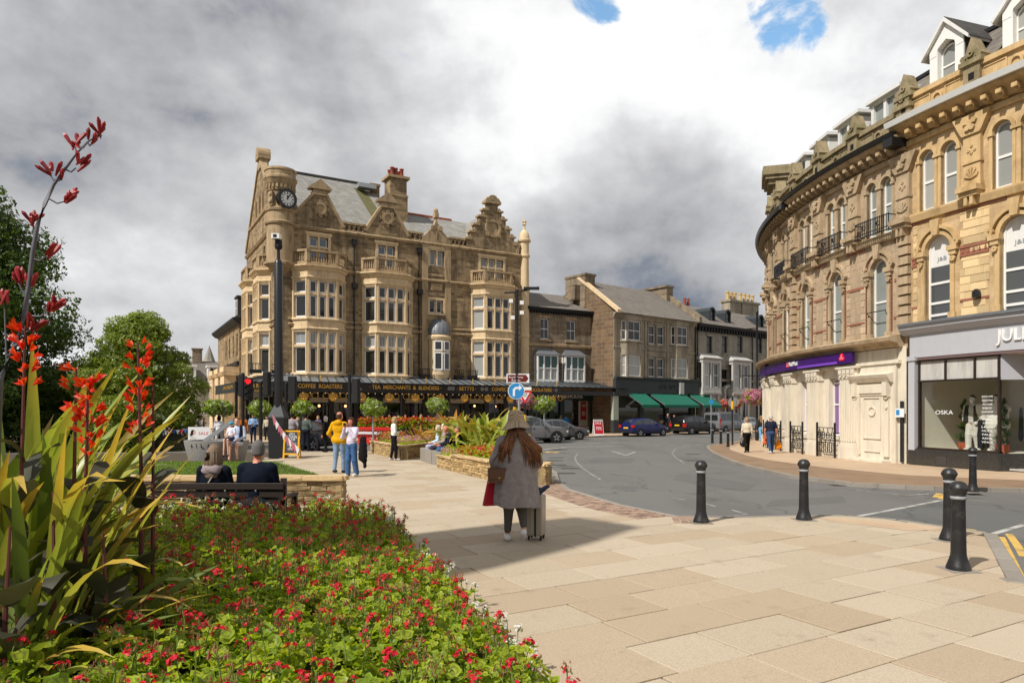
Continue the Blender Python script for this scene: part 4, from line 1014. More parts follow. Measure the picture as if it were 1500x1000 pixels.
def bay3(parent,a,b,p,lv,top,m,cheek=.5,z0=4.6):
 o=lambda u,d:FM.P(u,d,0)[:2];pts=[o(a,0),o(a+cheek,p),o(b-cheek,p),o(b,0)];mb=MB()
 for k,(A,B)in enumerate(zip(pts,pts[1:])):
  L=math.dist(A,B);f=Fac(A,math.atan2(B[1]-A[1],B[0]-A[0]));mb.fac=f;q=.12 if k!=1 else.16
  mb.wall(0,L,z0,top,[(q,L-q,za,zb)for za,zb in lv],rev=.18)
  for za,zb in lv:
   sash(parent,f,L/2,za+.02,L-2*q-.02,zb-za-.04,-.09,'glass_pale' if za<6.5 else 'glass',vb=(.5,)if k==1 else());mb.mould(0,L,[(0,za-.14),(.1,za-.12),(.1,za-.02),(0,za)])
 mb.slab(pts,top-.02,top);mb.build('bay',m,parent)
lv3=[(z3(920,551),z3(920,520)),(z3(920,499),z3(920,470))]
bay3(iv,u3(908),u3(940),.45,lv3,E3-.1,M['ashlar']);bay3(iv,u3(981),u3(1008),.45,lv3,E3-.1,M['ashlar'])
r=MB(FM);r.fquad(((-.05,.6,E3-.05),(L3_+.05,.6,E3-.05),(L3_+.05,-4.6,RZ3),(-.05,-4.6,RZ3)));r.fquad(((0,-9.2,E3),(0,-4.6,RZ3),(L3_,-4.6,RZ3),(L3_,-9.2,E3)));r.build('roof',M['slate2'],iv)
c=MB(FS);c.prism([(.55,E3-.1),(.55,E3+.2),(mid3,RZ3+.4),(mid3,RZ3+.1)],-.45,.06);c.build('gable_coping',M['betty_trim'],iv)
c=MB(FS);c.box(mid3-1.6,mid3+1.1,-1.2,.05,E3+.8,RZ3+.25);c.box(mid3-1.7,mid3+1.2,-1.3,.12,RZ3+.25,RZ3+.45);c.box(mid3-.5,mid3+.4,.05,.75,12.0,RZ3-.6);c.build('chimney',M['rubble'],iv)
c=MB(FM);u=L3_;c.box(u-.7,u+.3,-6.3,-3.0,11.6,RZ3+.3);c.box(u-.85,u+.4,-6.4,-2.9,RZ3+.3,RZ3+.5);c.fac=Fac((L3_,0),-pi/2);c.prism([(.55,E3),(.55,E3+.5),(mid3,RZ3+.6),(mid3,RZ3)],-.35,.1);c.build('chimney',M['rubble'],iv)
sf=MB(FM);sf.box(-.1,L3_+.05,0,.35,3.35,4.55);sf.mould(-.15,L3_+.1,[(.2,4.5),(.45,4.52),(.55,4.72),(.2,4.78)])
for px in(901,938,975,1012):u=u3(px);sf.box(u-.22,u+.25,-.1,.2,-.5,3.35)
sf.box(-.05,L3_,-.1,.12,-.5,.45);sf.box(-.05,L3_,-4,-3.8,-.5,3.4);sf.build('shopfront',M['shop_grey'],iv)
g=MB(FM);g.box(.2,L3_-.2,0,.015,.45,3.35);g.build('shop_window',M['glass'],iv)
text('shop_lettering','THE IVY',u3(986)-u3(961),.38,M['black'],iv,FM.M((u3(986)+u3(961))/2,.37,3.95),.05)
M['pale_green']=mat('pale sage paint',(.33,.37,.31),.6,.08);c=MB(FM);c.box(-.35,.3,.0,.3,.9,3.35);c.build('pale_pilaster',M['pale_green'],iv);c=MB(FM);c.box(-.38,.33,0,.34,-.45,.9);c.build('pilaster_base',M['shop_grey'],iv)
c=MB(FM);u=u3(992);c.box(u-.3,u+.3,.36,.6,3.3,4.4);c.build('fascia_lamp',M['white_stone'],iv)
for a,b in((919,945),(952,1003),(1009,1036)):
 p0,p1=u3(a,.35),u3(b,.35);c=MB(FM)
 c.fquad(((p0,.35,3.3),(p1,.35,3.3),(p1,2.1,2.25),(p0,2.1,2.25)));c.fquad(((p0,.35,3.28),(p0,2.1,2.23),(p1,2.1,2.23),(p1,.35,3.28)));c.box(p0,p1,2.08,2.11,2.0,2.26)
 o=c.build('awning',M['awning'],iv)
 c=MB(FM)
 for u in(p0+.03,p1-.03):c.tube([FM.P(u,.3,3.2),FM.P(u,2.08,2.22)],.05,5);c.tube([FM.P(u,.3,2.3),FM.P(u,2.08,2.2)],.025,5)
 c.build('awning_arm',M['black'],o)
downpipe(iv,FM,L3_-.1,4.8,10.2,.12,False)
# ---- bracketed terrace with mansard roof and white bays
D4=(18.25,67.8);u4,z4=plane(D4,A3)
tb=thing('mansard_terrace','grey stone terrace with mansard roof, arched dark dormers and white bays','building',(*D4,0),A3)
L4=u4(1150);E4=z4(1019,475)
mb=MB(FM);hs=[]
for px in(1039.3,1061.5,1084,1112.5):hs.append((u4(px-4),u4(px+4),z4(px,517),z4(px,492.5)))
for px in(1061.5,1112.5):hs.append((u4(px-4.3),u4(px+4.3),z4(px,567),z4(px,541)))
mb.wall(0,L4,-.5,E4,hs,rev=.25);mb.build('wall',M['ashlar_pale'],tb)
for a,b,c,d in hs:window(tb,FM,(a+b)/2,c+.02,b-a-.02,d-c-.04,-.14,'glass','black_matt',vb=(),hb=(.5,),t=.06)
tr=MB(FM)
for a,b,c,d in hs:tr.box(a-.14,b+.14,-.05,.06,d,d+.22);tr.box(a-.14,b+.14,-.05,.1,c-.14,c)
tr.mould(0,L4,[(0,4.7),(.14,4.75),(.2,4.95),(0,5.0)]);tr.build('stone_dressing',M['ashlar_pale'],tb,kind='stuff')
c=MB(FM);c.mould(-.1,L4,[(0,E4-.25),(.4,E4-.2),(.55,E4),(.55,E4+.12),(0,E4+.12)]);n=34
for i in range(n):u=L4*(i+.5)/n;c.box(u-.1,u+.1,0,.35,E4-.62,E4-.25)
c.build('bracketed_eaves',M['black_matt'],tb)
r=MB(FM);r.fquad(((-.1,.4,E4+.1),(L4,.4,E4+.1),(L4,-2.4,E4+2.1),(-.1,-2.4,E4+2.1)));r.fquad(((-.1,-2.4,E4+2.1),(L4,-2.4,E4+2.1),(L4,-6,E4+3.2),(-.1,-6,E4+3.2)));r.fquad(((0,-11,E4),(0,-6,E4+3.2),(L4,-6,E4+3.2),(L4,-11,E4)));r.build('roof',M['slate2'],tb)
for px in(1040.5,1063.5,1112,1132):
 u=u4(px,-.6);c=MB(FM);zb=E4+.25;c.box(u-.5,u-.34,-2.0,-.35,zb,zb+1.3);c.box(u+.34,u+.5,-2.0,-.35,zb,zb+1.3);c.arc(u,zb+1.3,.34,.52,-2.4,-.3,0,pi,12);c.box(u-.5,u+.5,-2,-.35,zb-.1,zb+.1)
 o=c.build('dormer',M['shop_grey'],tb);window(tb,FM,u,zb+.1,.68,1.52,-.45,'glass','black_matt',arch=True,hb=(.5,),t=.05)
M['pale_chimney']=mat('buff chimney pot',hexc('c3a878'),.8,.12,5)
for a,b,zt in((1063,1079,428),(1081,1105,431)):
 p0,p1=u4(a,-6),u4(b,-6);zc=z4((a+b)/2,zt,-6)-1.0;c=MB(FM);c.box(p0,p1,-6.6,-5.4,E4+1,zc-.25);c.box(p0-.15,p1+.15,-6.75,-5.25,zc-.25,zc);c.build('chimney',M['ashlar'],tb)
 n=4 if b-a>20 else 3
 for i in range(n):
  c=MB();c.lathe([(.24,0),(.2,.1),(.19,.8),(.25,.84),(.25,1.0),(.15,1.0)],(0,0,0),8);c.build('chimney_pot',M['pale_chimney'],tb,FM.M(p0+(p1-p0)*(i+.5)/n,-6,zc))
for u in(u4(1003,-6),u4(1008,-6)):
 c=MB();c.lathe([(.2,0),(.17,.1),(.16,.8),(.2,.85),(.12,.9)],(0,0,0),8);c.build('chimney_pot',M['redpot'],tb,FM.M(u,-6,E4+3.1))
for a,b in((1029,1056),(1073,1100)):
 p0,p1=u4(a,.7),u4(b,.7);c=MB(FM);zt,zb=z4(1040,525),z4(1040,568);p=.75
 c.box(p0,p1,0,p,zb-.6,zb);c.box(p0,p1,0,p,zt-.5,zt-.2);c.mould(p0-.1,p1+.1,[(0,zt-.2),(p+.1,zt-.15),(p+.2,zt),(0,zt)])
 for f in(0,.46,1):u=p0+.09+(p1-p0-.34)*f;c.box(u-.05,u+.22,p-.2,p,zb,zt-.5)
 c.box(p0+.04,p1-.04,.1,p-.3,-.5,zb-.6);c.mould(p0-.05,p1+.05,[(0,zb-.75),(p+.05,zb-.7),(p+.12,zb-.5),(0,zb-.48)])
 for f in(0,.42,.84):u=p0+(p1-p0)*f;c.box(u,u+.26,p-.3,p-.05,-.5,zb-.7)
 c.build('bay',M['white_stone'],tb)
 for f in(.25,.76):sash(tb,FM,p0+(p1-p0)*f,zb+.03,.78,zt-.55-zb,p-.14,'glass_pale' if f<.5 else 'glass',vb=())
 for f in(.29,.71):window(tb,FM,p0+(p1-p0)*f,.5,.75,zb-1.6,p-.26,'glass','white',vb=())
 c=MB(FM);c.poly([FM.P(p0-.1,p+.15,zt),FM.P(p1+.1,p+.15,zt),FM.P(p1-.3,0,zt+.5),FM.P(p0+.3,0,zt+.5)]);c.poly([FM.P(p0-.1,p+.15,zt),FM.P(p0+.3,0,zt+.5),FM.P(p0-.1,0,zt)]);c.build('bay_roof',M['white_stone'],tb)
c=MB(FM)
for px in(1064,1112,1124):u=u4(px);c.box(u-.7,u-.45,0,.3,-.5,4.0);c.box(u+.45,u+.7,0,.3,-.5,4.0);c.arc(u,3.6,.5,.8,0,.3,0,pi,10)
c.build('door_arch',M['white_stone'],tb,kind='stuff')
c=MB(FM)
for px in(1064,1112,1124):u=u4(px);c.box(u-.45,u+.45,.0,.06,-.5,3.6)
c.build('dark_doorway',M['black'],tb,kind='stuff')
downpipe(tb,FM,.15,3,E4-.5,.12,False);downpipe(tb,FM,u4(1101),3,E4-.5,.12,False)
# ================================================================== left of the tea rooms: the street falling away
dn=thing('buff_terrace','buff stone terrace with stacked bays running downhill from the tea rooms','building',(BC[0]-.6*BU[0]-BU[1]*DW,BC[1]-.6*BU[1]+BU[0]*DW,0),BA)
mb=MB(FW);hs=[]
for i in range(4):
 for z in(3.2,6.6):hs.append((-1.6-2.3*i,-.8-2.3*i,z,z+1.9))
mb.wall(-14,0,-3,9.6,hs,rev=.25);mb.box(-14,-13.8,-6,0,-3,9.6);mb.fac=FM;mb.box(0,6,-.2,0,-3,9.6);mb.build('wall',M['betty'],dn)
for a,b,c,d in hs:window(dn,FW,(a+b)/2,c+.02,b-a-.04,d-c-.04,-.15,vb=(),hb=(.5,))
c=MB(FW);c.mould(-14.2,.4,[(0,9.2),(.3,9.3),(.6,9.6),(.6,9.75),(0,9.75)]);c.mould(-14,0,[(0,5.7),(.2,5.75),(.25,6.0),(0,6.05)])
c.build('cornice',M['black_matt'],dn)
for i in range(3):
 b0=-2.3-4*i;c=MB(FW);c.box(b0-1.2,b0+1.2,0,1.1,-3,2.2);c.box(b0-1.2,b0+1.2,.1,1.1,4.0,5.0)
 for u in(b0-1.2,b0-.15,b0+.9):c.box(u,u+.3,0,1.1,2.2,4.0)
 c.mould(b0-1.35,b0+1.35,[(0,4.8),(1.2,4.85),(1.35,5.1),(0,5.15)]);c.box(b0-1.25,b0+1.25,0,1.15,5.15,5.6);c.build('bay',M['betty_trim'],dn)
 for u in(b0-.52,b0+.52):window(dn,FW,u,2.22,.7,1.76,.95,vb=(),hb=(.5,))
r=MB(FW);r.fquad(((-14.2,.5,9.75),(.4,.5,9.75),(.4,-3,12.4),(-14.2,-3,12.4)));r.poly([FW.P(.4,.5,9.75),FW.P(.4,-6.5,9.75),FW.P(.4,-3,12.4)]);r.build('roof',M['slate_dark'],dn)
c=MB(FW);c.box(-3.6,-2.2,-2.5,-.2,9.8,11.9);c.box(-3.7,-2.1,-2.6,-.1,11.9,12.05);c.build('dormer',M['slate_dark'],dn);window(dn,FW,-2.9,10.2,1.0,1.5,-.16,vb=(.5,),hb=(.5,))
def house(name,label,x,y,rz,w,dpt,zb,ze,zr,wallm,roofm,wins=(),dorm=0,chim=0):
 """gabled house, ridge along local x"""
 h=thing(name,label,'building',(x,y,0),rz);mb=MB(FM)
 mb.wall(0,w,zb,ze,[(u,u+ww,z,z+hh)for u,z,ww,hh in wins],rev=.2)
 for u in(0,w):
  f=Fac((u,0),pi/2);mb.fac=f;mb.prism([(0,zb),(dpt,zb),(dpt,ze),(dpt/2,zr),(0,ze)],-.01,.01)if False else None
  mb.poly([(u,0,zb),(u,dpt,zb),(u,dpt,ze),(u,dpt/2,zr-.05),(u,0,ze)])
 mb.poly([(0,dpt,zb),(w,dpt,zb),(w,dpt,ze),(0,dpt,ze)]);mb.build('wall',wallm,h)
 r=MB();e=.35;k=(zr-ze)/(dpt/2)
 r.poly([(-e,-e,ze-e*k),(w+e,-e,ze-e*k),(w+e,dpt/2,zr),(-e,dpt/2,zr)]);r.poly([(-e,dpt+e,ze-e*k),(-e,dpt/2,zr),(w+e,dpt/2,zr),(w+e,dpt+e,ze-e*k)]);
 r.poly([(-e,-e,ze-e*k-.15),(-e,dpt/2,zr-.15),(w+e,dpt/2,zr-.15),(w+e,-e,ze-e*k-.15)]);r.build('roof',roofm,h)
 for u,z,ww,hh in wins:window(h,FM,u+ww/2,z+.02,ww-.04,hh-.04,-.1,vb=(),hb=(.5,))
 for i in range(dorm):
  u=w*(i+.5)/dorm;zz=ze+.3;dd=MB(FM);dd.box(u-.6,u-.42,-2,-.3,zz,zz+1.75);dd.box(u+.42,u+.6,-2,-.3,zz,zz+1.75);dd.box(u-.7,u+.7,-2.4,-.2,zz+1.75,zz+1.95);dd.box(u-.6,u+.6,-2,-.3,zz-.15,zz);dd.build('dormer',M['white_wood'],h)
  window(h,FM,u,zz,.84,1.72,-.4,vb=(.5,),hb=(.5,))
 for i in range(chim):
  u=w*(i+.3)/max(1,chim-.4);c=MB();c.cub(u-.5,u+.5,dpt/2-.4,dpt/2+.4,zr-.8,zr+1.3);c.cub(u-.6,u+.6,dpt/2-.5,dpt/2+.5,zr+1.3,zr+1.45);c.build('chimney',M['rubble'],h)
 return h
wn_=[(1.0,1.7,.8,1.9),(3.0,1.7,.8,1.9),(4.3,1.7,.8,1.9),(6.4,1.7,.8,1.9)]
hA=house('gabled_house','sandstone house with slate roof and three white dormers beyond the railings',-36.2,74,.5,7.2,8,-3,4.5,7.4,M['ashlar'],M['slate2'],wn_,3,1)
c=MB(FM);c.prism([(-.6,2.0),(7.6,2.0),(7.6,1.2),(-.6,1.2)],0,3.2);c.box(-.6,7.6,2.8,3.0,-2.8,1.2)
for i in range(7):c.box(.2+i,.4+i,3.0,3.1,-2.8,1.2)
c.build('shop_extension',M['white_wood'],hA)
house('slate_roof_house','long house with plain grey slate roof rising behind the dormered house',-36.0,88,.35,14,9,-3,5.6,9.6,M['rubble'],M['slate2'],[(3,2,.9,1.6),(7,2,.9,1.6)],0,0)
house('hillside_house','small house with two chimneys far off below the wooded hill',-66,150,.3,12,8,-2,8,11.5,M['rubble'],M['slate2'],[(2,4,.9,1.6),(7,4,.9,1.6)],0,2)
house('hillside_house','small far off house close to the little spire',-78,165,.2,11,8,-2,7,10.5,M['ashlar'],M['slate2'],[(3,4,.9,1.6)],0,1)
sp_=thing('spire_turret','small pointed stone spire showing above the far roofs','spire',(-66.5,150,0));c=MB();c.lathe([(1.3,0),(1.3,11.5),(1.6,11.7),(0,16)],(0,0,0),8);c.build('spire',M['ashlar_pale'],sp_)
house('half_timbered_house','white gabled house wedged between slate roofs and buff terrace',-30.6,73,.42,3.0,7,-3,4.9,7.6,M['white_stone'],M['slate_dark'],[(.9,2.2,.7,1.8)],0,0)
# ================================================================== the curved terrace on the right: bank and clothes shop
CX,CY,CR=37.05,29.63,24.3
FC=Fac(R=CR)
def cu(px,d=0):
 r=(px-750)/1000;n=math.hypot(r,1);dx,dy=r/n,1/n;b=dx*CX+dy*CY;k=b-math.sqrt(b*b-(CX*CX+CY*CY-(CR+d)**2))
 return math.asin((CY-dy*k)/(CR+d))*CR
def cz(px,py,d=0):
 r=(px-750)/1000;n=math.hypot(r,1);dx,dy=r/n,1/n;b=dx*CX+dy*CY;k=b-math.sqrt(b*b-(CX*CX+CY*CY-(CR+d)**2))
 return 1.8+(600-py)/1000*dy*k
M['bank_wall']=stone('weathered pinkish ashlar',(hexc('bda68a'),hexc('ad977b'),hexc('c8b192')),.62,.245,R=CR,mortar=(.25,.2,.15),grime=.33,bump=.2,msize=.006,stain=(.13,.105,.075))
M['shop_wall']=stone('honey ashlar',(hexc('cdb088'),hexc('b4966c'),hexc('d8bd92')),.62,.245,R=CR,mortar=(.3,.24,.16),grime=.25,bump=.2,msize=.006,stain=(.2,.12,.05))
M['bank_trim']=mat('weathered grey buff stone',hexc('b8a284'),.88,.15,3,.3,40,col2=hexc('a18c6d'),grime=.45)
M['shop_trim']=mat('honey dressed stone',hexc('c9ab7d'),.88,.15,3,.3,40,col2=hexc('b39566'),amt=.58,grime=.34)
M['mossy']=mat('mossy weathered coping',hexc('98896c'),.92,.2,4,.4,30,col2=hexc('77704f'),grime=.5)
M['red_brick']=mat('red brick band',hexc('94614d'),.85,.2,9,.2,40)
M['bank_white']=mat('creamy white portland stone',hexc('d8cebb'),.8,.09,2,.1,30,grime=.3)
M['purple']=mat('purple sign face',hexc('3c1466'),.35,.05,spec=.4)
M['purple_glass']=glassy('purple lined window',(.2,.1,.26),.06,.5,col2=(.24,.12,.3))
M['lilac']=mat('lilac sign stripe',hexc('7a48bd'),.35,.05)
M['shop_lilac']=mat('pale lilac grey paint',hexc('b0b1b6'),.5,.05,4,grime=.06)
M['granite']=mat('polished dark granite',(.03,.03,.027),.15,.4,40,spec=.6,col2=(.055,.05,.045))
M['pane_mid']=glassy('sash glass with pale room',(.2,.225,.215),.05,.6,col2=(.3,.33,.31))
M['glass_dim']=glassy('sash glass over dim shop',(.06,.065,.066),col2=(.11,.115,.11));M['stone_block']=mat('pinkish ashlar block',hexc('bba58a'),.86,.12,2,.3,40,obj=.22,grime=.38)
M['honey_block']=mat('honey ashlar block',hexc('d4ba8e'),.86,.12,2,.3,40,col2=hexc('c59c66'),amt=.55,obj=.24,grime=.35)
bank=thing('bank_building','curved three storey stone building with bank on its white ground floor','building',(CX,CY,0))
shop=thing('clothes_shop_building','honey stone end of the curved terrace above the pale clothes shop','building',(CX,CY,0))
PARTY=6.3;UEND=17.0;UFAR=-16
BP=[6.22-2.47*i for i in range(9)];BWN=[5.0-2.47*i for i in range(8)]
SP=[8.72,11.18,13.64];SW=[7.48,9.95,12.4,14.9]
# walls with arched openings
w1,w2=.82,.52
mb=MB(FC);hs=[]
for u in BWN:hs.append((u-w1/2,u+w1/2,4.32,7.25,True));hs+=[(u-.36-w2/2,u-.36+w2/2,8.1,10.1,True),(u+.36-w2/2,u+.36+w2/2,8.1,10.1,True)]
mb.wall(UFAR,PARTY,3.9,11.2,hs,rev=.28);mb.build('wall',M['bank_wall'],bank)
mb=MB(FC);hs2=[]
for u in SW:hs2.append((u-.46,u+.46,4.68,7.5,True));hs2+=[(u-.4-.28,u-.4+.28,8.42,10.42,True),(u+.4-.28,u+.4+.28,8.42,10.42,True)]
mb.wall(PARTY,UEND,4.3,11.5,hs2,rev=.28);mb.build('wall',M['shop_wall'],shop)
for h in hs:
 big=h[1]-h[0]>.6;window(bank,FC,(h[0]+h[1])/2,h[2]+.01,h[1]-h[0]-.02,h[3]-h[2]-.02,-.14,'pane_mid',arch=True,hb=(.47,)if big else(.52,),t=.06,bt=.045)
for h in hs2:
 big=h[1]-h[0]>.7;window(shop,FC,(h[0]+h[1])/2,h[2]+.01,h[1]-h[0]-.02,h[3]-h[2]-.02,-.14,'glass_dim' if big else 'glass_pale',arch=True,hb=(.08,.22,.45)if big else(.48,),t=.06,bt=.05)
 # stone blocks laid proud of the wall between the first floor windows: one object each
BLK={}
def block(parent,fac_u0,u1,z0,z1,m,name='stone'):
 w=round((u1-fac_u0)/.06)*.06;k=(w,round(z1-z0,2),m)
 if k not in BLK:
  b=MB(ID);b.box(-w/2+.004,w/2-.004,-.01,0,0.004,z1-z0-.004);b.box(-w/2+.012,w/2-.012,0,.012,.012,z1-z0-.012);BLK[k]=b.mesh('stone',M[m])
 link(name,BLK[k],parent,FC.M((fac_u0+u1)/2,random.uniform(.0,.012),z0))
def courses(parent,u0,u1,z0,z1,ch,holes,m):
 z=z0;row=0
 while z<z1-.05:
  u=u0-(.3 if row%2 else 0)
  while u<u1:
   L=random.choice((.42,.54,.6,.72));a,b=max(u,u0),min(u+L,u1);u+=L
   if b-a<.12:continue
   segs=[(a,b)]
   for h0,h1,hz0,hz1 in holes:
    if z+ch>hz0 and z<hz1:
     segs=[s for x,y in segs for s in((x,min(y,h0)),(max(x,h1),y))if s[1]-s[0]>.1]
   for x,y in segs:block(parent,x,y,z,min(z+ch,z1),m)
  z+=ch;row+=1
courses(bank,.3,5.75,4.4,7.6,.245,[(u-.66,u+.66,4.0,7.9)for u in BWN[:3]]+[(p-.3,p+.3,4,8)for p in BP[1:4]],'stone_block')
courses(shop,6.55,11.4,4.75,8.0,.245,[(u-.78,u+.78,4.0,8.05)for u in SW[:3]],'honey_block')
# arches, jamb shafts, capitals and brick voussoirs
def arch_trim(parent,u,w,zs,zt,m,brick,n=1):
 r=w/2;zc=zt-r;t=MB(FC)
 t.arc(u,zc,r,r+.13,-.1,.05,n=14);t.arc(u,zc,r+.19,r+.3,-.02,.12,n=16)
 for s_ in(-1,1):
  t.box(u+s_*(r+.07)-.07,u+s_*(r+.07)+.07,-.1,.05,zs,zc-.3);t.box(u+s_*(r+.12)-.17,u+s_*(r+.12)+.17,-.05,.16,zc-.16,zc);t.box(u+s_*(r+.12)-.12,u+s_*(r+.12)+.12,-.05,.12,zc-.3,zc-.16)
  t.arc(u+s_*(r+.25),zc+.1,.03,.12,.05,.16,0,2*pi,8);t.arc(u+s_*(r+.12),zc-.42,.02,.09,.05,.12,0,2*pi,8)
  t.box(u+s_*(r+.07)-.12,u+s_*(r+.07)+.12,-.05,.09,zs-.02,zs+.25)
 t.prism([(u-.1,zt-.02),(u+.1,zt-.02),(u+.17,zt+.5),(u-.17,zt+.5)],0,.17);t.box(u-r-.15,u+r+.15,-.2,.1,zs-.1,zs)
 t.build('window_arch',M[m],parent)
 if brick:
  b=MB(FC)
  for i in range(19):
   a=pi*i/18;b.arc(u,zc,r+.135,r+.185,-.02,.06,a-.05,a+.05,1)
  for s_ in(-1,1):
   z=zs+.3
   while z<zc-.35:b.box(u+s_*(r+.21)-.03,u+s_*(r+.21)+.03,-.02,.05,z,z+.06);z+=.12
  b.build('brick_voussoirs',M['red_brick'],parent,kind='stuff')
for u in BWN[:6]:arch_trim(bank,u,w1,4.32,7.25,'bank_trim',True)
for u in SW[:3]:arch_trim(shop,u,.92,4.68,7.5,'shop_trim',False)
def small_arch(parent,u,w,zs,zt,m):
 r=w/2;zc=zt-r;t=MB(FC);t.arc(u,zc,r,r+.1,-.1,.05,n=10)
 for s_ in(-1,1):t.box(u+s_*(r+.05)-.05,u+s_*(r+.05)+.05,-.1,.03,zs,zc-.1);t.box(u+s_*(r+.05)-.08,u+s_*(r+.05)+.08,-.05,.07,zc-.1,zc)
 return t
for parent,us,o_,w,zs,zt,m in((bank,BWN[:6],.36,w2,8.1,10.1,'bank_trim'),(shop,SW[:3],.4,.56,8.42,10.42,'shop_trim')):
 for u in us:
  for s_ in(-1,1):small_arch(parent,u+s_*o_,w,zs,zt,m).build('window_arch',M[m],parent)
  # sill bands, brick strings
b=MB(FC);b.mould(UFAR,PARTY,[(0,7.78),(.1,7.8),(.16,7.98),(.16,8.04),(0,8.08)]);b.build('sill_band',M['bank_trim'],bank)
b=MB(FC);b.mould(PARTY,UEND,[(0,8.1),(.1,8.12),(.16,8.32),(.16,8.38),(0,8.42)]);b.build('sill_band',M['shop_trim'],shop)
b=MB(FC)
for u0,u1 in zip([PARTY-.3]+BWN[:6],BWN[:7]):
 b.box(u1+.75,(u0-.75 if u0<6 else PARTY-.4),0,.03,6.29,6.39);b.box(u1+.72,(u0-.72 if u0<6 else PARTY-.4),0,.03,7.68,7.76);b.box(u1+.72,(u0-.72 if u0<6 else PARTY-.4),0,.03,5.0,5.07)
b.build('brick_band',M['red_brick'],bank,kind='stuff')
b=MB(FC)
for u0,u1 in((6.5,SW[0]-.78),(SW[0]+.78,SW[1]-.78),(SW[1]+.78,SW[2]-.78)):
 b.box(u0,u1,0,.045,6.6,6.68);b.box(u0,u1,0,.045,6.86,6.94);b.box(u0,u1,0,.02,6.68,6.86);b.box(u0,u1,0,.03,5.2,5.27);b.box(u0-.5,u1+.5,0,.04,8.04,8.1)
 n=max(1,int((u1-u0)/.16))
 for i in range(n):x=u0+(u1-u0)*(i+.5)/n;b.prism([(x-.04,6.7),(x+.04,6.7),(x,6.84)],.02,.05)
b.build('brick_band',M['red_brick'],shop,kind='stuff')
# pilasters of the top floor with carved panels, quoined below
def pilaster(parent,u,zb,zt,m,quoin=None):
 t=MB(FC);w=.27
 t.box(u-w,u+w,0,.14,zb+.45,zt-.62);t.box(u-w-.04,u+w+.04,0,.19,zb+.38,zb+.5);t.box(u-w-.03,u+w+.03,0,.18,zb+1.1,zb+1.18)
 t.prism([(u-w,zt-.62),(u+w,zt-.62),(u+w+.06,zt-.55),(u+w+.3,zt-.05),(u+w+.3,zt),(u-w-.3,zt),(u-w-.3,zt-.05),(u-w-.06,zt-.55)],0,.2)
 t.box(u-w-.06,u+w+.06,0,.42,zb+.2,zb+.36);t.box(u-w-.02,u+w+.02,0,.32,zb+.06,zb+.2);t.box(u-.14,u-.04,0,.3,zb-.2,zb+.06);t.box(u+.04,u+.14,0,.3,zb-.2,zb+.06)
 for x,z in((0,.0),(-.13,.08),(.13,.08),(-.07,-.12),(.07,-.12)):t.arc(u+x,zt-.3+z,.0,.09,.2,.27,0,2*pi,6)
 for k in range(5):a=pi*(k+.5)/5;t.prism([(u,zb+.62),(u+.2*math.cos(a-.22),zb+.66+.3*math.sin(a-.22)),(u+.24*math.cos(a),zb+.66+.34*math.sin(a)),(u+.2*math.cos(a+.22),zb+.66+.3*math.sin(a+.22))],.14,.19)
 for k in range(4):t.arc(u+(-.1,.1,0,0)[k],zb+(1.5,1.5,1.64,1.42)[k],.015,.05,.14,.17,0,2*pi,6)
 if quoin:
  z=quoin
  while z<zb-.3:t.box(u-.24,u+.24,0,.16,z,z+.26);z+=.34
 t.build('pilaster',M[m],parent)
for i,u in enumerate(BP[:7]):pilaster(bank,u,7.95,10.55,'bank_trim',4.4 if i in(0,3)else None)
for u in SP[:2]:pilaster(shop,u,8.3,10.9,'shop_trim')
# top entablature, gutter, modillions, parapet
CORN=lambda z:[(0,z-.3),(.12,z-.28),(.2,z-.12),(.42,z-.02),(.54,z+.06),(.56,z+.16),(.45,z+.2),(0,z+.22)]
b=MB(FC);b.mould(UFAR,PARTY,CORN(11.0));b.box(UFAR,PARTY,0,.1,10.45,10.62);b.build('cornice',M['bank_trim'],bank)
b=MB(FC);b.mould(PARTY-.25,UEND,CORN(11.32));b.box(PARTY,UEND,0,.1,10.78,10.95);b.build('cornice',M['shop_trim'],shop)
M['gutter_white']=mat('white gutter',(.7,.7,.68),.4,.05)
b=MB(FC);b.mould(-1.0,PARTY-.02,[(.44,11.14),(.64,11.12),(.69,11.27),(.44,11.29)]);b.mould(UFAR,-1.2,[(.4,10.95),(.62,10.93),(.67,11.09),(.4,11.11)]);b.box(-1.3,-1.0,0,.68,10.85,11.12);b.box(PARTY-.35,PARTY+.05,0,.7,10.8,11.08);b.build('gutter',M['black'],bank)
b=MB(FC);b.mould(PARTY-.3,UEND,[(.44,11.46),(.66,11.44),(.72,11.62),(.44,11.64)]);b.build('gutter',M['gutter_white'],shop)
mo=MB(ID);mo.prism([(-.08,0),(.08,0),(.08,.22),(-.08,.22)],0,.14);mo.box(-.08,.08,.14,.38,.1,.22);mo.arc(0,.1,.0,.09,.1,.26,0,2*pi,8)
for parent,u0,u1,z,m in((bank,-9,PARTY-.2,10.66,'bank_trim'),(shop,PARTY+.2,12.5,10.98,'shop_trim')):
 me=mo.mesh('modillion',M[m]);n=int((u1-u0)/.42)
 for i in range(n):link('modillion',me,parent,FC.M(u0+(u1-u0)*(i+.5)/n,.1,z))
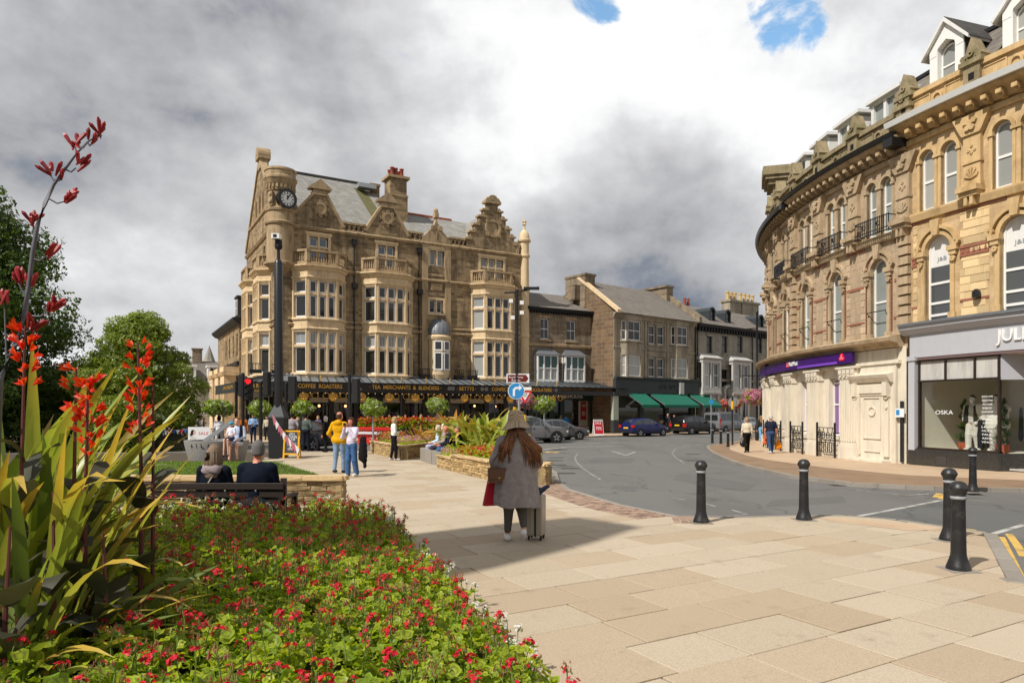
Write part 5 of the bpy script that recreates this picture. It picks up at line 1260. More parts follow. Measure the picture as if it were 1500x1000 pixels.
def parapet(parent,u0,u1,z,ps,ws,m):
 t=MB(FC);t.box(u0,u1,-.25,0,z,z+.75);t.box(u0,u1,-.32,.1,z+.75,z+.92);t.box(u0,u1,-.3,.08,z,z+.14);t.build('parapet',M[m],parent)
 pan=MB(FC)
 for w in ws:
  for s_ in(-1,1):pan.box(w+s_*.62-.34,w+s_*.62+.34,0,.03,z+.2,z+.24);pan.box(w+s_*.62-.34,w+s_*.62+.34,0,.03,z+.64,z+.68);pan.box(w+s_*.62-.36,w+s_*.62-.32,0,.03,z+.2,z+.68);pan.box(w+s_*.62+.32,w+s_*.62+.36,0,.03,z+.2,z+.68)
  pan.arc(w,z+.42,.12,.2,0,.06,0,pi,8);pan.box(w-.2,w-.12,0,.06,z+.2,z+.42);pan.box(w+.12,w+.2,0,.06,z+.2,z+.42)
 pan.build('parapet_panel',M[m],parent,kind='stuff')
 for p in ps:
  q=MB(FC);q.box(p-.26,p+.26,-.3,.16,z,z+.85);q.box(p-.36,p+.36,-.38,.24,z+.85,z+1.0);q.prism([(p-.3,z+1.0),(p+.3,z+1.0),(p+.2,z+1.22),(p,z+1.7),(p-.2,z+1.22)],-.3,.16)
  q.arc(p,z+1.18,.04,.1,.16,.22,0,2*pi,8)
  for s_ in(-1,1):q.arc(p+s_*.24,z+1.1,.0,.1,-.3,.2,0,2*pi,6)
  q.build('pinnacle',M['mossy'],parent)
  q=MB(FC);q.box(p-.09,p+.09,.155,.165,z+.38,z+.6);q.build('pier_dark_plate',M['dark'],parent)  # near-black plate laid on the pier face, no recess is cut
parapet(bank,UFAR,PARTY-.1,11.25,BP[:6],BWN[:5],'mossy');parapet(shop,PARTY-.1,UEND,11.58,[6.28]+SP[:2],SW[:3],'shop_trim')
# mansard roof and dormers
r=MB(FC)
for parent,u0,u1,z in((bank,UFAR,PARTY,12.1),(shop,PARTY,UEND,12.4)):
 r=MB(FC);n=int((u1-u0)/.8)
 for i in range(n):
  a,b=u0+(u1-u0)*i/n,u0+(u1-u0)*(i+1)/n;r.fquad(((a,-.5,z),(b,-.5,z),(b,-1.6,z+1.75),(a,-1.6,z+1.75)));r.fquad(((a,-1.6,z+1.75),(b,-1.6,z+1.75),(b,-6,z+2.3),(a,-6,z+2.3)))
  r.fquad(((a,-.2,z-.1),(b,-.2,z-.1),(b,-.55,z),(a,-.55,z)))
 r.build('roof',M['slate2'],parent)
 r=MB(FC);r.box(u0,u1,-1.7,-1.5,z+1.7,z+1.82);r.build('roof_roll',M['black_matt'],parent)
r=MB(FC);r.box(UFAR,UFAR+.3,-8,0,-1,12);r.box(UEND-.3,UEND,-8,0,-1,12);r.build('end_wall',M['bank_wall'],bank)
for u in(SW[0],SW[1],SW[2]):
 uu=u;t=MB(FC);z=12.45
 t.box(uu-.62,uu-.32,-1.2,-.35,z,z+1.35);t.box(uu+.32,uu+.62,-1.2,-.35,z,z+1.35)
 t.prism([(uu-.62,z+1.35),(uu-.62,z+1.1),(uu-.36,z+1.1),(uu-.3,z+1.32),(uu,z+1.5),(uu+.3,z+1.32),(uu+.36,z+1.1),(uu+.62,z+1.1),(uu+.62,z+1.35),(uu,z+2.05)],-1.2,-.34);t.box(uu-.7,uu+.7,-1.2,-.3,z-.12,z+.02)
 o=t.build('dormer',M['white'],shop)
 t=MB(FC)
 for s_ in(-1,1):t.prism([(uu+s_*.86,z+1.22),(uu+s_*.86,z+1.1),(uu,z+2.05),(uu,z+2.2)][::s_],-1.25,-.22)
 t.build('barge_board',M['white_wood'],o)
 t=MB(FC)
 for s_ in(-1,1):t.fquad(((uu+s_*.9,-.25,z+1.18),(uu,-.25,z+2.22),(uu,-3,z+2.22),(uu+s_*.9,-3,z+1.18)));t.fquad(((uu+s_*.63,-.4,z),(uu+s_*.63,-.4,z+1.4),(uu+s_*.63,-2.4,z+1.4),(uu+s_*.63,-2.4,z)))
 t.build('dormer_roof',M['slate_dark'],o)
 window(shop,FC,uu,z+.02,.66,1.36,-.55,'glass_pale',arch=True,hb=(.5,),t=.05)
for px,py in((1310,165),(1256,195),(1216,212),(1186,232)):
 uu=cu(px,-1);z=12.1;t=MB(FC);t.box(uu-.75,uu-.6,-2.4,-.6,z,z+1.25);t.box(uu+.6,uu+.75,-2.4,-.6,z,z+1.25);t.box(uu-.07,uu+.07,-.75,-.6,z,z+1.25);t.box(uu-.75,uu+.75,-2.4,-.6,z+1.15,z+1.25);t.box(uu-.9,uu+.9,-2.6,-.45,z+1.25,z+1.38)
 o=t.build('dormer',M['white_wood'],bank);t=MB(FC);t.box(uu-.6,uu+.6,-.72,-.7,z,z+1.15);t.build('pane',M['pane_mid'],o)
 # tall corniced stack at the far end
u=cu(1142,-.6);t=MB(FC);z=11.2
t.box(u-.5,u+1.1,-1.6,-.2,z,z+2.6);t.box(u-.58,u+1.18,-1.7,-.1,z+2.0,z+2.15);t.box(u-.75,u+1.3,-1.8,.05,z+2.6,z+2.85);t.box(u-.9,u+1.45,-1.95,.2,z+2.85,z+3.05);t.box(u-1.02,u+1.55,-2.05,.32,z+3.05,z+3.5);t.box(u-.2,u-.05,-.2,-.12,z,z+2.0);t.box(u+.65,u+.8,-.2,-.12,z,z+2.0)
t.build('corniced_stack',M['mossy'],bank)
# iron balconies on the top floor of the bank
for u in BWN[:4]:
 t=MB(FC);d=.34
 for z in(8.08,8.2,8.62):t.box(u-.84,u+.84,d-.015,d+.015,z,z+.028)
 for i in range(17):x=u-.82+1.64*i/16;t.box(x-.012,x+.012,d-.012,d+.012,8.05,8.68)
 for s_ in(-1,1):t.box(u+s_*.84-.015,u+s_*.84+.015,0,d,8.6,8.63);t.box(u+s_*.84-.015,u+s_*.84+.015,.1,d,8.08,8.11);t.arc(u+s_*.35,8.42,.07,.095,d,d+.03,0,2*pi,8)
 t.build('iron_balcony',M['black'],bank)
for u in BWN[:4]:
 t=MB(FC);t.box(u-.46,u+.46,.12,.145,5.32,5.35);t.tube([FC.P(u-.44,.13,5.33),FC.P(u-.44,0,5.1)],.014,4);t.tube([FC.P(u+.44,.13,5.33),FC.P(u+.44,0,5.1)],.014,4);t.build('window_bar',M['black'],bank)
 # ---- bank ground floor
g=MB(FC);wn2=[(u-.38,u+.38)for u in(2.47,0.0,-2.47,-4.94,-7.4)]
g.wall(UFAR,PARTY,-.4,4.0,[(a,b,.75,3.05)for a,b in wn2],d=.05,rev=.35)
g.mould(UFAR,PARTY-.2,[(.05,3.4),(.2,3.42),(.2,3.52),(.05,3.55)]);g.build('ground_floor',M['bank_white'],bank)
for a,b in wn2:window(bank,FC,(a+b)/2,.77,b-a-.02,2.26,-.14,'purple_glass',vb=(.5,),hb=(.55,.93),t=.05,bt=.04)
g=MB(FC);g.mould(UFAR,PARTY-.15,[(0,3.95),(.2,4.0),(.3,4.12),(.62,4.18),(.66,4.3),(.5,4.36),(0,4.42)]);g.build('shop_cornice',M['bank_trim'],bank)
for u in[BP[i]+.0 for i in range(1,7)]:
 u+=-.1;t=MB(FC);t.box(u-.5,u+.5,.05,.26,.45,3.0);t.box(u-.56,u+.56,.05,.32,-.4,.4);t.box(u-.53,u+.53,.05,.29,.4,.48)
 for i in range(7):x=u-.42+.14*i;t.box(x-.035,x+.035,.26,.285,.6,2.95)
 t.box(u-.54,u+.54,.05,.3,2.98,3.04);t.box(u-.52,u+.52,.05,.28,3.04,3.36);t.box(u-.62,u+.62,.05,.38,3.36,3.44)
 for i in range(4):x=u-.36+.24*i;t.arc(x,3.12,0,.09,.28,.34,0,2*pi,6);t.prism([(x-.08,3.16),(x+.08,3.16),(x+.11,3.34),(x-.11,3.34)],.28,.36)
 t.build('pilaster',M['bank_white'],bank)
 t=MB(FC)
for i,u in enumerate((2.47,0.0,-2.47,-4.94)):
 t=MB(FC);d=.42;a,b=u-.62,u+.62
 for z in(.12,.5,1.08):t.box(a,b,d-.015,d+.015,z,z+.03)
 for x in(a,b):t.box(x-.03,x+.03,d-.03,d+.03,-.1,1.3);t.tube([FC.P(x,d,.9),FC.P(x,.1,.9)],.015,4)
 for k in range(9):x=a+(b-a)*(k+.5)/9;t.box(x-.01,x+.01,d-.01,d+.01,.12,.5)
 for k in range(4):x=a+(b-a)*(k+.5)/4;t.arc(x,.8,.1,.125,d-.012,d+.012,0,2*pi,10);t.arc(x,.8,.0,.03,d-.012,d+.012,0,2*pi,6);t.tube([FC.P(x-.14,d,.52),FC.P(x,d,1.08),FC.P(x+.14,d,.52)],.011,4)
 t.build('railing',M['black'],bank)
 # blank doorcase
u=4.85;t=MB(FC);t.box(u-1.15,u+1.1,.05,.16,-.3,3.42);t.box(u-.85,u-.6,.16,.24,.15,2.75);t.box(u+.6,u+.85,.16,.24,.15,2.75);t.box(u-.85,u+.85,.16,.24,2.4,2.75);t.mould(u-1.0,u+1.0,[(.16,2.75),(.3,2.8),(.4,2.95),(.45,3.05),(.16,3.12)])
for s_ in(-1,1):t.box(u+s_*.78-.1,u+s_*.78+.1,.16,.36,2.3,2.78);t.arc(u+s_*.78,2.28,0,.11,.16,.3,0,2*pi,8);t.arc(u+s_*.78,1.9,0,.07,.2,.28,0,2*pi,8)
for a,b,c,d in((-.4,.4,2.22,2.26),(-.4,.4,.75,.8),(-.44,-.4,.75,2.26),(.4,.44,.75,2.26),(-.4,.4,.28,.32),(-.6,.6,2.32,2.4)):t.box(u+a,u+b,.16,.2,c,d)
t.arc(u,1.75,.14,.18,.16,.2,0,2*pi,14);t.box(u-1.15,u+1.1,.16,.22,3.42,3.48);t.box(u-1.1,u+1.05,0,.12,3.5,3.95);t.box(u-.9,u+.9,.1,.55,-.3,.02);t.build('blank_doorcase',M['bank_white'],bank)
# purple sign
a,b=-10.5,cu(1250,.35);t=MB(FC);t.box(a,b,.3,.42,3.56,3.98);sg=t.build('bank_sign',M['purple'],bank)
t=MB(FC);t.prism([(b-.75-5.6*0-3.2,3.58),(b-.85,3.58),(b-.85,3.68),(b-2.0,3.7),(b-3.2,3.62)],.42,.424)if False else t.box(cu(1168,.42),cu(1226,.42),.42,.425,3.57,3.66);t.build('sign_stripe',M['lilac'],sg)
M['glow_red']=mat('bright red logo',(.8,.03,.06),.4,.05)
def natlogo(parent,f,u,d,z,r):
 t=MB(f)
 for k in range(3):
  a=pi/2+k*2*pi/3;cx_,cz_=u+r*.5*math.cos(a),z+r*.5*math.sin(a)
  t.prism([(cx_+r*.5*math.cos(a+q),cz_+r*.5*math.sin(a+q))for q in(pi/2,pi/2+pi/3,pi,-2*pi/3+0,-pi/2,-pi/3,0,pi/3)][:8],d,d+.03)
 t.build('bank_logo',M['glow_red'],parent)
 t=MB(f)
 for k in range(3):a=-pi/6+k*2*pi/3;t.prism([(u+.1*r*math.cos(a),z+.1*r*math.sin(a)),(u+.5*r*math.cos(a+.25),z+.5*r*math.sin(a+.25)),(u+.5*r*math.cos(a-.25),z+.5*r*math.sin(a-.25))],d+.03,d+.04)
 t.build('logo_detail',M['signwhite'],parent)
natlogo(sg,FC,cu(1233.5,.42),.42,3.79,.17);natlogo(sg,FC,cu(1154,.42),.42,3.79,.15)
text('sign_lettering','NatWest',.95,.2,M['signwhite'],sg,FC.M(cu(1162,.42),.43,3.82),.02,bold=.01)
ps=thing('projecting_bank_sign','purple projecting sign with red emblem on the far curve of the bank','sign',(13.15,34.6,0),math.radians(10));t=MB();t.cub(-.35,.5,-.04,.04,3.55,4.1);t.cub(.4,.9,-.03,.03,3.75,3.85);t.build('sign_panel',M['purple'],ps);natlogo(ps,FM,.0,.045,3.82,.24)
# ---- clothes shop ground floor
J0,J1=6.78,9.5
t=MB(FC);t.box(PARTY+.2,UEND,-.1,.12,3.55,4.35);t.box(PARTY+.18,J0-.05,-.1,.16,.45,3.5);t.box(PARTY+.15,J0,0,.2,3.45,3.6);t.mould(PARTY-.05,UEND,[(0,4.3),(.2,4.34),(.34,4.5),(.36,4.62),(0,4.66)]);t.box(10.85,11.2,-.1,.14,-.2,3.5);t.build('shop_fascia',M['shop_lilac'],shop)
t=MB(FC);t.box(PARTY-.02,UEND,0,.42,4.62,4.7);t.build('fascia_capping',M['lead'],shop)
M['blind_box']=mat('dusky pink blind box',hexc('6f5a58'),.6,.1);t=MB(FC);t.box(J0,UEND,.0,.1,3.46,3.62);t.build('blind_box',M['blind_box'],shop)
t=MB(FC);t.box(PARTY+.18,J1+.02,-.35,.14,-.2,.5);t.build('stall_riser',M['granite'],shop);t=MB(FC);t.box(7.55,7.9,.14,.15,.02,.3);t.build('vent_grille',M['iron'],shop)
M['bronze']=mat('dark bronze frame',(.045,.03,.024),.4,.2,metal=.4)
t=MB(FC)
for u in(J0,7.75,8.72,J1-.06):t.box(u,u+.05,-.05,.06,2.75,3.46)
t.box(J0,J1,-.05,.07,2.72,2.78);t.box(J0,J1,-.05,.07,3.4,3.46);t.box(J0,J0+.05,-.05,.06,.5,2.72);t.box(J1-.06,J1,-.05,.06,.5,2.72);t.box(J0,J1,-.1,.1,.5,.56);t.build('window_frame',M['bronze'],shop)
t=MB(FC)
for a,b in((J0+.05,7.75),(7.8,8.72),(8.77,J1-.06)):t.box(a,b,-.02,0,2.78,3.4)
t.build('transom_panel',M['white_stone'],shop,kind='stuff')
t=MB(FC);t.box(J0+.05,8.72,.0,.012,.56,2.72);t.box(8.735,J1-.06,.0,.012,.56,2.72);t.build('shop_window',M['clear'],shop)
# room behind the glass, lobby and door
t=MB(FC);t.box(PARTY+.3,UEND-.4,-3.4,-3.25,-.1,3.5);t.box(PARTY+.25,PARTY+.4,-3.3,-.1,-.1,3.5);t.box(PARTY+.3,UEND-.4,-3.3,-.1,3.46,3.52);t.box(PARTY+.35,J1,-2.3,-.2,.3,.48);t.build('shop_room',M['cream_wall'],shop)
M['tile']=mat('striped lobby floor',(.42,.4,.37),.5,.1,6);t=MB(FC)
for i in range(9):t.box(J1-.6+.02*i,11.0,-1.9+.2*i,-1.78+.2*i,.0,.055)
t.build('lobby_floor',M['tile'],shop,kind='stuff')
t=MB(FC)
def splay(t,p,q,d0,d1,z0,z1):
 a=FC.P(p,d0,0);b=FC.P(q,d1,0);n=Vector((b[0]-a[0],b[1]-a[1])).normalized();o=Vector((-n.y,n.x))*.03
 t.slab([(a[0]-o.x,a[1]-o.y),(b[0]-o.x,b[1]-o.y),(b[0]+o.x,b[1]+o.y),(a[0]+o.x,a[1]+o.y)],z0,z1)
splay(t,J1,9.95,0,-.75,-.1,.5);t.build('lobby_riser',M['granite'],shop)
t=MB(FC);splay(t,J1,9.95,0,-.75,2.7,3.46);t.box(9.92,10.04,-.85,-.73,0,3.46);t.box(10.5,10.62,-.95,-.83,0,3.46);t.box(10.0,10.5,-.9,-.82,2.65,2.75);t.build('lobby_frame',M['shop_lilac'],shop)
t=MB(FC);splay(t,J1,9.95,0,-.75,.5,2.7);t.build('lobby_glass',M['clear'],shop)
text('fascia_lettering','JULES B',1.5,.48,M['white'],shop,FC.M(10.22,.14,3.95),.07)
M['frost']=mat('white film lettering',(.75,.76,.75),.6,.03);
text('window_lettering','OSKA',.62,.13,M['frost'],shop,FC.M(7.72,.02,1.72),.004)
for i,s_ in enumerate(('JULES B LADIES','COLLECTIONS','ACNE','BARBOUR','GANNI','HUGO','ISABEL','JOSEPH','LEVIS','NUDE','PAUL','REISS','VINCE')):text('window_lettering',s_,.34-.02*(i%4),.06,M['frost'],shop,FC.M(9.12,.02,2.2-.115*i),.004)
for u in SW[:2]:
 t=MB(FC);t.prism([(u-.4,6.5),(u+.4,6.5)]+[(u+.4*math.cos(pi*i/10),7.04+.4*math.sin(pi*i/10))for i in range(11)],-.176,-.172);o=t.build('frosted_blind',M['white_wood'],shop);text('window_lettering','J&B',.34,.17,M['galv'],o,FC.M(u,-.165,6.72),.004)
t=MB(FC);t.lathe([(0,0),(.12,.05),(.12,.22),(.05,.3)],FC.P(8.85,.12,5.2),8);t.build('alarm_box',M['black'],shop)
t=MB(FC);t.tube([FC.P(PARTY-.12,.12,.0),FC.P(PARTY-.12,.12,2.1)],.06,6);t.build('downpipe',M['black'],bank);t=MB(FC);t.box(PARTY-.3,PARTY+.06,.2,.22,1.55,1.85);t.build('parking_notice',M['signwhite'],bank);t=MB(FC);t.box(PARTY-.27,PARTY-.12,.22,.224,1.62,1.8);t.build('notice_symbol',M['signblue'],bank)
# pigeons on the bank cornice are separate creatures: see small things
# ================================================================== plants
def leafmat(name,c0,c1,rim=None,tip=None,trans=.35,isl=.25,obj=.18,rough=.45,veins=False):
 n=NT(name);t=n.t;out=[x for x in t.nodes if x.type=='OUTPUT_MATERIAL'][0]
 gi=n.n('ShaderNodeNewGeometry');oi=n.n('ShaderNodeObjectInfo')
 r=n.math('FRACT',n.math('ADD',n.math('MULTIPLY',gi.outputs['Random Per Island'],1 if isl else 0),oi.outputs['Random']if obj else 0))
 c=n.mix(r,c0,c1)
 if rim or tip:
  a=n.n('ShaderNodeAttribute',attribute_name='along')
  if rim:c=n.mix(n.math('MULTIPLY',n.math('MULTIPLY',n.ramp(a.outputs['Fac'],.3,.55),n.math('SUBTRACT',1.0,n.ramp(a.outputs['Fac'],.6,.85))),.75),c,rim)
  if tip:c=n.mix(n.math('MULTIPLY',n.ramp(n.math('ADD',a.outputs['Fac'],n.math('MULTIPLY',n.math('SUBTRACT',oi.outputs['Random'],.5),.5)),.72,1.0),.85),c,tip)
 if veins:
  a=n.n('ShaderNodeAttribute',attribute_name='side')
  w=n.n('ShaderNodeTexWave',wave_type='BANDS');w.inputs['Scale'].default_value=14;w.inputs['Distortion'].default_value=.5
  cb=n.n('ShaderNodeCombineXYZ');n.l(a.outputs['Fac'],cb.inputs[0]);n.l(cb.outputs[0],w.inputs['Vector'])
  c=n.mix(n.math('MULTIPLY',w.outputs['Fac'],.22),c,mul(c1,1.7))
 v=n.vec();c=n.mix(n.math('MULTIPLY',n.noise(v,14,4),.3),c,mul(c0,.55))
 n.done(c,rough,.35)
 tr=n.n('ShaderNodeBsdfTranslucent');hs=n.n('ShaderNodeVectorMath',operation='MULTIPLY');n.l(c,hs.inputs[0]);hs.inputs[1].default_value=(1.5,1.5,.7);n.l(hs.outputs[0],tr.inputs[0])
 ms=n.n('ShaderNodeMixShader');ms.inputs[0].default_value=trans;n.l(n.b.outputs[0],ms.inputs[1]);n.l(tr.outputs[0],ms.inputs[2]);n.l(ms.outputs[0],out.inputs[0])
 return n.m
M['geranium']=leafmat('geranium leaf',(.2,.34,.018),(.54,.62,.04),rim=(.22,.19,.05),trans=.5)
M['tree_dark']=leafmat('dark tree leaf',(.036,.075,.012),(.11,.17,.027),trans=.32)
M['tree_light']=leafmat('light tree leaf',(.15,.22,.03),(.32,.37,.065),trans=.38)
M['wood_far']=leafmat('far wood leaf',(.035,.06,.02),(.07,.1,.03),trans=.2)
M['phormium']=leafmat('sword leaf',(.2,.27,.035),(.46,.47,.11),tip=(.62,.34,.05),trans=.3,isl=0,rough=.36,veins=True)
M['phormium_dark']=leafmat('dull sword leaf',(.1,.15,.03),(.2,.24,.06),tip=(.35,.16,.03),trans=.22,isl=0,rough=.4,veins=True)
M['phormium_orange']=leafmat('orange sword leaf',(.42,.2,.03),(.5,.32,.06),tip=(.4,.1,.04),trans=.3,isl=0)
M['canna']=leafmat('bronze canna leaf',(.035,.045,.025),(.075,.065,.045),trans=.25,isl=0,rough=.55,veins=True)
M['canna_green']=leafmat('olive canna leaf',(.12,.13,.02),(.2,.17,.03),tip=(.3,.06,.01),trans=.4,isl=0,rough=.5,veins=True)
M['basket_leaf']=leafmat('yellow green trailing leaf',(.16,.26,.02),(.34,.42,.05),trans=.35)
M['stem_green']=mat('green stem',(.14,.2,.04),.6,.2,9);M['stem_dark']=mat('grey flower stalk',(.12,.115,.13),.6,.2,12);M['stem_red']=mat('purple canna stem',(.12,.035,.03),.5,.2,12)
M['petal_red']=leafmat('red petal',(.62,.006,.018),(.5,.004,.03),trans=.2,isl=.2,rough=.5)
M['petal_spent']=leafmat('spent flower bud',(.42,.22,.12),(.3,.09,.07),trans=.2,isl=.3)
M['petal_white']=leafmat('white petal',(.75,.74,.72),(.7,.66,.66),trans=.3)
M['petal_pink']=leafmat('pink petal',(.6,.2,.34),(.62,.36,.45),trans=.3)
M['petal_mauve']=leafmat('mauve petal',(.5,.1,.42),(.6,.2,.3),trans=.3)
M['petal_orange']=leafmat('orange red canna petal',(.72,.015,.01),(.85,.12,.015),trans=.3,rough=.4)
M['petal_phorm']=leafmat('dull red tubular flower',(.45,.03,.03),(.3,.025,.03),trans=.15)
M['bark']=mat('tree bark',(.06,.045,.032),.95,.3,6,.6,20);M['grassm']=leafmat('lawn grass blade',(.14,.26,.025),(.27,.4,.05),trans=.3)
def rotmats(n,tilt_lo,tilt_hi,up=None):
 """random frames whose z axis leans between the given tilts from `up`"""
 up=np.tile([0,0,1.],(n,1))if up is None else up
 a=rng.uniform(0,2*pi,n);t=rng.uniform(tilt_lo,tilt_hi,n)
 ref=np.where(np.abs(up[:,2:3])>.9,np.array([[1.,0,0]]),np.array([[0,0,1.]]))
 x=np.cross(ref,up);x/=np.linalg.norm(x,axis=1,keepdims=True)+1e-9;y=np.cross(up,x)
 z=up*np.cos(t)[:,None]+(x*np.cos(a)[:,None]+y*np.sin(a)[:,None])*np.sin(t)[:,None]
 b=rng.uniform(0,2*pi,n);ref2=np.where(np.abs(z[:,2:3])>.9,np.array([[1.,0,0]]),np.array([[0,0,1.]]))
 x2=np.cross(ref2,z);x2/=np.linalg.norm(x2,axis=1,keepdims=True)+1e-9;y2=np.cross(z,x2)
 xx=x2*np.cos(b)[:,None]+y2*np.sin(b)[:,None];yy=np.cross(z,xx)
 return np.stack([xx,yy,z],axis=2)
def scatter(tv,tf,pos,R,s):
 """copies of a small template at positions: vertices and faces as arrays"""
 n=len(pos);V=np.einsum('nij,kj->nki',R,tv)*s[:,None,None]+pos[:,None,:]
 F=(tf[None]+(np.arange(n)*len(tv))[:,None,None]).reshape(-1,tf.shape[1]);return V.reshape(-1,3),F
def set_attr(me,name,vals):
 a=me.attributes.new(name,'FLOAT','POINT');a.data.foreach_set('value',np.asarray(vals,np.float32))
 # --- leaf templates
def ger_leaf(k=9):
 v=[(0,0,0)];al=[0]
 for r,z,a_ in((.55,.10,.6),(1,.2,1)):
  for i in range(k):
   t=2*pi*i/k+.12*r;rr=r*(1+.1*math.cos(3*t+1))*(1 if i else.8);v.append((rr*math.cos(t),rr*math.sin(t),z*(1+1.7*math.cos(i*2.4))));al.append(a_)
 f=[(0,1+i,1+(i+1)%k)for i in range(k)]
 for i in range(k):f+=[(1+i,1+k+i,1+k+(i+1)%k),(1+i,1+k+(i+1)%k,1+(i+1)%k)]
 return np.array(v),np.array(f),np.array(al)
TREELEAF=(np.array([(-.5,0,0),(0,-.28,.06),(.5,0,-.05),(0,.28,.06)]),np.array([(0,1,2,3)]))
TREELEAF2=(np.array([(-.5,0,0),(-.1,-.3,.07),(.5,0,-.08),(-.1,.3,.07),(.2,.1,.2),(.55,.5,.12),(.1,.75,.3),(-.05,.35,.3),(.1,-.15,.15),(.5,-.6,.2),(.0,-.8,.12),(-.1,-.35,.2)]),np.array([(0,1,2,3),(4,5,6,7),(8,9,10,11)]))
def tree(label,x,y,zb,h,r,leafm,n,lsize,trunk=.25,group=None,name='broadleaf_tree',squash=1.0,low=.12,name_extra=None,nclump=60,seed=1):
 g=np.random.default_rng(seed);t=thing(name,label,'tree',(x,y,zb),0,group)
 m=MB();m.tube([(0,0,-.3),(.05,.02,h*.2),(-.05,.05,h*.45),(.05,0,h*.8)],[trunk,trunk*.8,trunk*.55,trunk*.12],8)
 cl=[]
 for i in range(nclump):
  u=g.uniform(0,2*pi);f=g.uniform(low,1.0);prof=math.sin(pi*min(1,max(.08,.1+.86*f)))**.6*(1.0 if f<.6 else 1-.35*(f-.6)/.4)
  rr=r*prof*math.sqrt(g.uniform(.12,1));cl.append((rr*math.cos(u),rr*math.sin(u)*squash,h*f*.93,g.uniform(.55,1.0)*r*.3))
  if i%5==0:m.tube([(0,.0,h*max(.12,f-.3)),(cl[-1][0]*.5,cl[-1][1]*.5,h*max(.2,f-.12)),cl[-1][:3]],[trunk*.35,trunk*.2,.02],5)
 m.build('trunk',M['bark'],t,smooth=True)
 cl=np.array(cl);k=g.integers(0,len(cl),n);d=g.normal(size=(n,3));d/=np.linalg.norm(d,axis=1,keepdims=True)
 rad=cl[k,3]*g.uniform(.45,1.08,n)**.6;pos=cl[k,:3]+d*rad[:,None]*np.array([1.15,1.15,.8])
 R=rotmats(n,0,1.1,d);V,F=scatter(*TREELEAF2,pos,R,lsize*g.uniform(.7,1.35,n));link('crown',np_mesh('crown',V,F,M[leafm]),t);return t
tree('large dark leafy tree rising at the left edge of the square',-27.4,33,-.3,13.9,5.5,'tree_dark',40000,.19,.4,seed=3,nclump=150,low=.02)
tree('mid green round tree between the dark tree and the far houses',-18.7,34,-.6,7.3,2.75,'tree_light',26000,.14,.25,seed=6,nclump=95,low=.0)
tree('smaller green tree tucked behind the gap left of the round tree',-27.5,46,-1,6.4,3.2,'tree_light',7000,.22,.2,seed=8,low=.02)
tree('dark tree low behind the red flower stalks',-25.5,36,-1,5.2,3.2,'tree_dark',8000,.2,.2,seed=9,low=.02)
# wooded hill far behind
mb=MB();hp=[]
for i in range(25):
 xx=-330+22*i;hp.append((xx,14+9*math.sin(i*.7)+6*math.sin(i*1.9)))
for(xa,za),(xb,zb_)in zip(hp,hp[1:]):mb.poly([(xa,260,-2),(xb,260,-2),(xb,330,zb_),(xa,330,za)]);mb.poly([(xa,330,za),(xb,330,zb_),(xb,500,-2),(xa,500,-2)])
mb.build('hills',GREEN)['kind']='structure'
n=16000;px_=rng.uniform(-300,150,n);py_=rng.uniform(285,335,n);pz_=np.interp(px_,[h[0]for h in hp],[h[1]for h in hp])*(py_-260)/70+rng.uniform(0,7,n)*np.sqrt(rng.uniform(.1,1,n))
V,F=scatter(*TREELEAF2,np.stack([px_,py_,pz_],1),rotmats(n,0,1.4),rng.uniform(1.2,3.2,n));o=link('hillside_wood',np_mesh('hillside_wood',V,F,M['wood_far']));tag(o,'distant wooded hillside above the far roofs','wood',kind='stuff')
# --- geranium bed
def bedz(x,y):
 e=(x+1.85+(10.3-y)*(-.347))
 f=min(1,max(0,-e/2.2));return.06+.27*f*f*(3-2*f)
mb=MB();nx,ny=20,20
def bp(i,j):
 y=1.7+(10.55-1.7)*j/ny;xr=-1.85+(10.3-y)*.347-.12;xl=-6.4 if y<8.6 else-2.95;x=xl+(xr-xl)*i/nx;return(x,y,bedz(x,y))
grid=[[mb.vert(bp(i,j))for i in range(nx+1)]for j in range(ny+1)]
for j in range(ny):
 for i in range(nx):mb.face((grid[j][i],grid[j][i+1],grid[j+1][i+1],grid[j+1][i]))
bed=thing('geranium_bed','foreground flower bed of red geraniums with low stone edging','flower bed',(0,0,0));mb.build('soil',M['soil'],bed)
plants=[]
for j in range(64):
 for i in range(46):
  y=2.6+.172*j+random.uniform(-.07,.07);x=-5.6+.2*i+random.uniform(-.08,.08)+(.1 if j%2 else 0)
  if y>10.35 or x>-1.85+(10.3-y)*.347-(.15 if y>7 else.24):continue
  if y>8.5 and x<-2.85:continue
  if abs(x)>.8*y+.3:continue
  if(x+3.05)**2+((y-4.1)*.8)**2<.75 and random.random()<.85:continue
  plants.append((x,y))
tv,tf,tal=ger_leaf();P,U,S=[],[],[]
for x,y in plants:
 k=34 if y<6 else 23;h=random.uniform(.15,.32);z=bedz(x,y);r=random.uniform(.12,.18)
 for q in range(k):
  a=random.uniform(0,2*pi);e=math.asin(random.uniform(.02,1));d=(math.cos(a)*math.cos(e),math.sin(a)*math.cos(e),math.sin(e));f=random.uniform(.75,1.05)
  P.append((x+d[0]*r*f,y+d[1]*r*f,z+.07+d[2]*h*f));U.append((d[0]*.42,d[1]*.42,d[2]*.5+.7));S.append(random.uniform(.018,.043))
P,U,S=np.array(P),np.array(U),np.array(S);U/=np.linalg.norm(U,axis=1,keepdims=True)
V,F=scatter(tv,tf,P,rotmats(len(P),0,.8,U),S);me=np_mesh('foliage',V,F,M['geranium'],smooth=True);set_attr(me,'along',np.tile(tal,len(P)));o=link('foliage',me,bed);o['kind']='stuff'
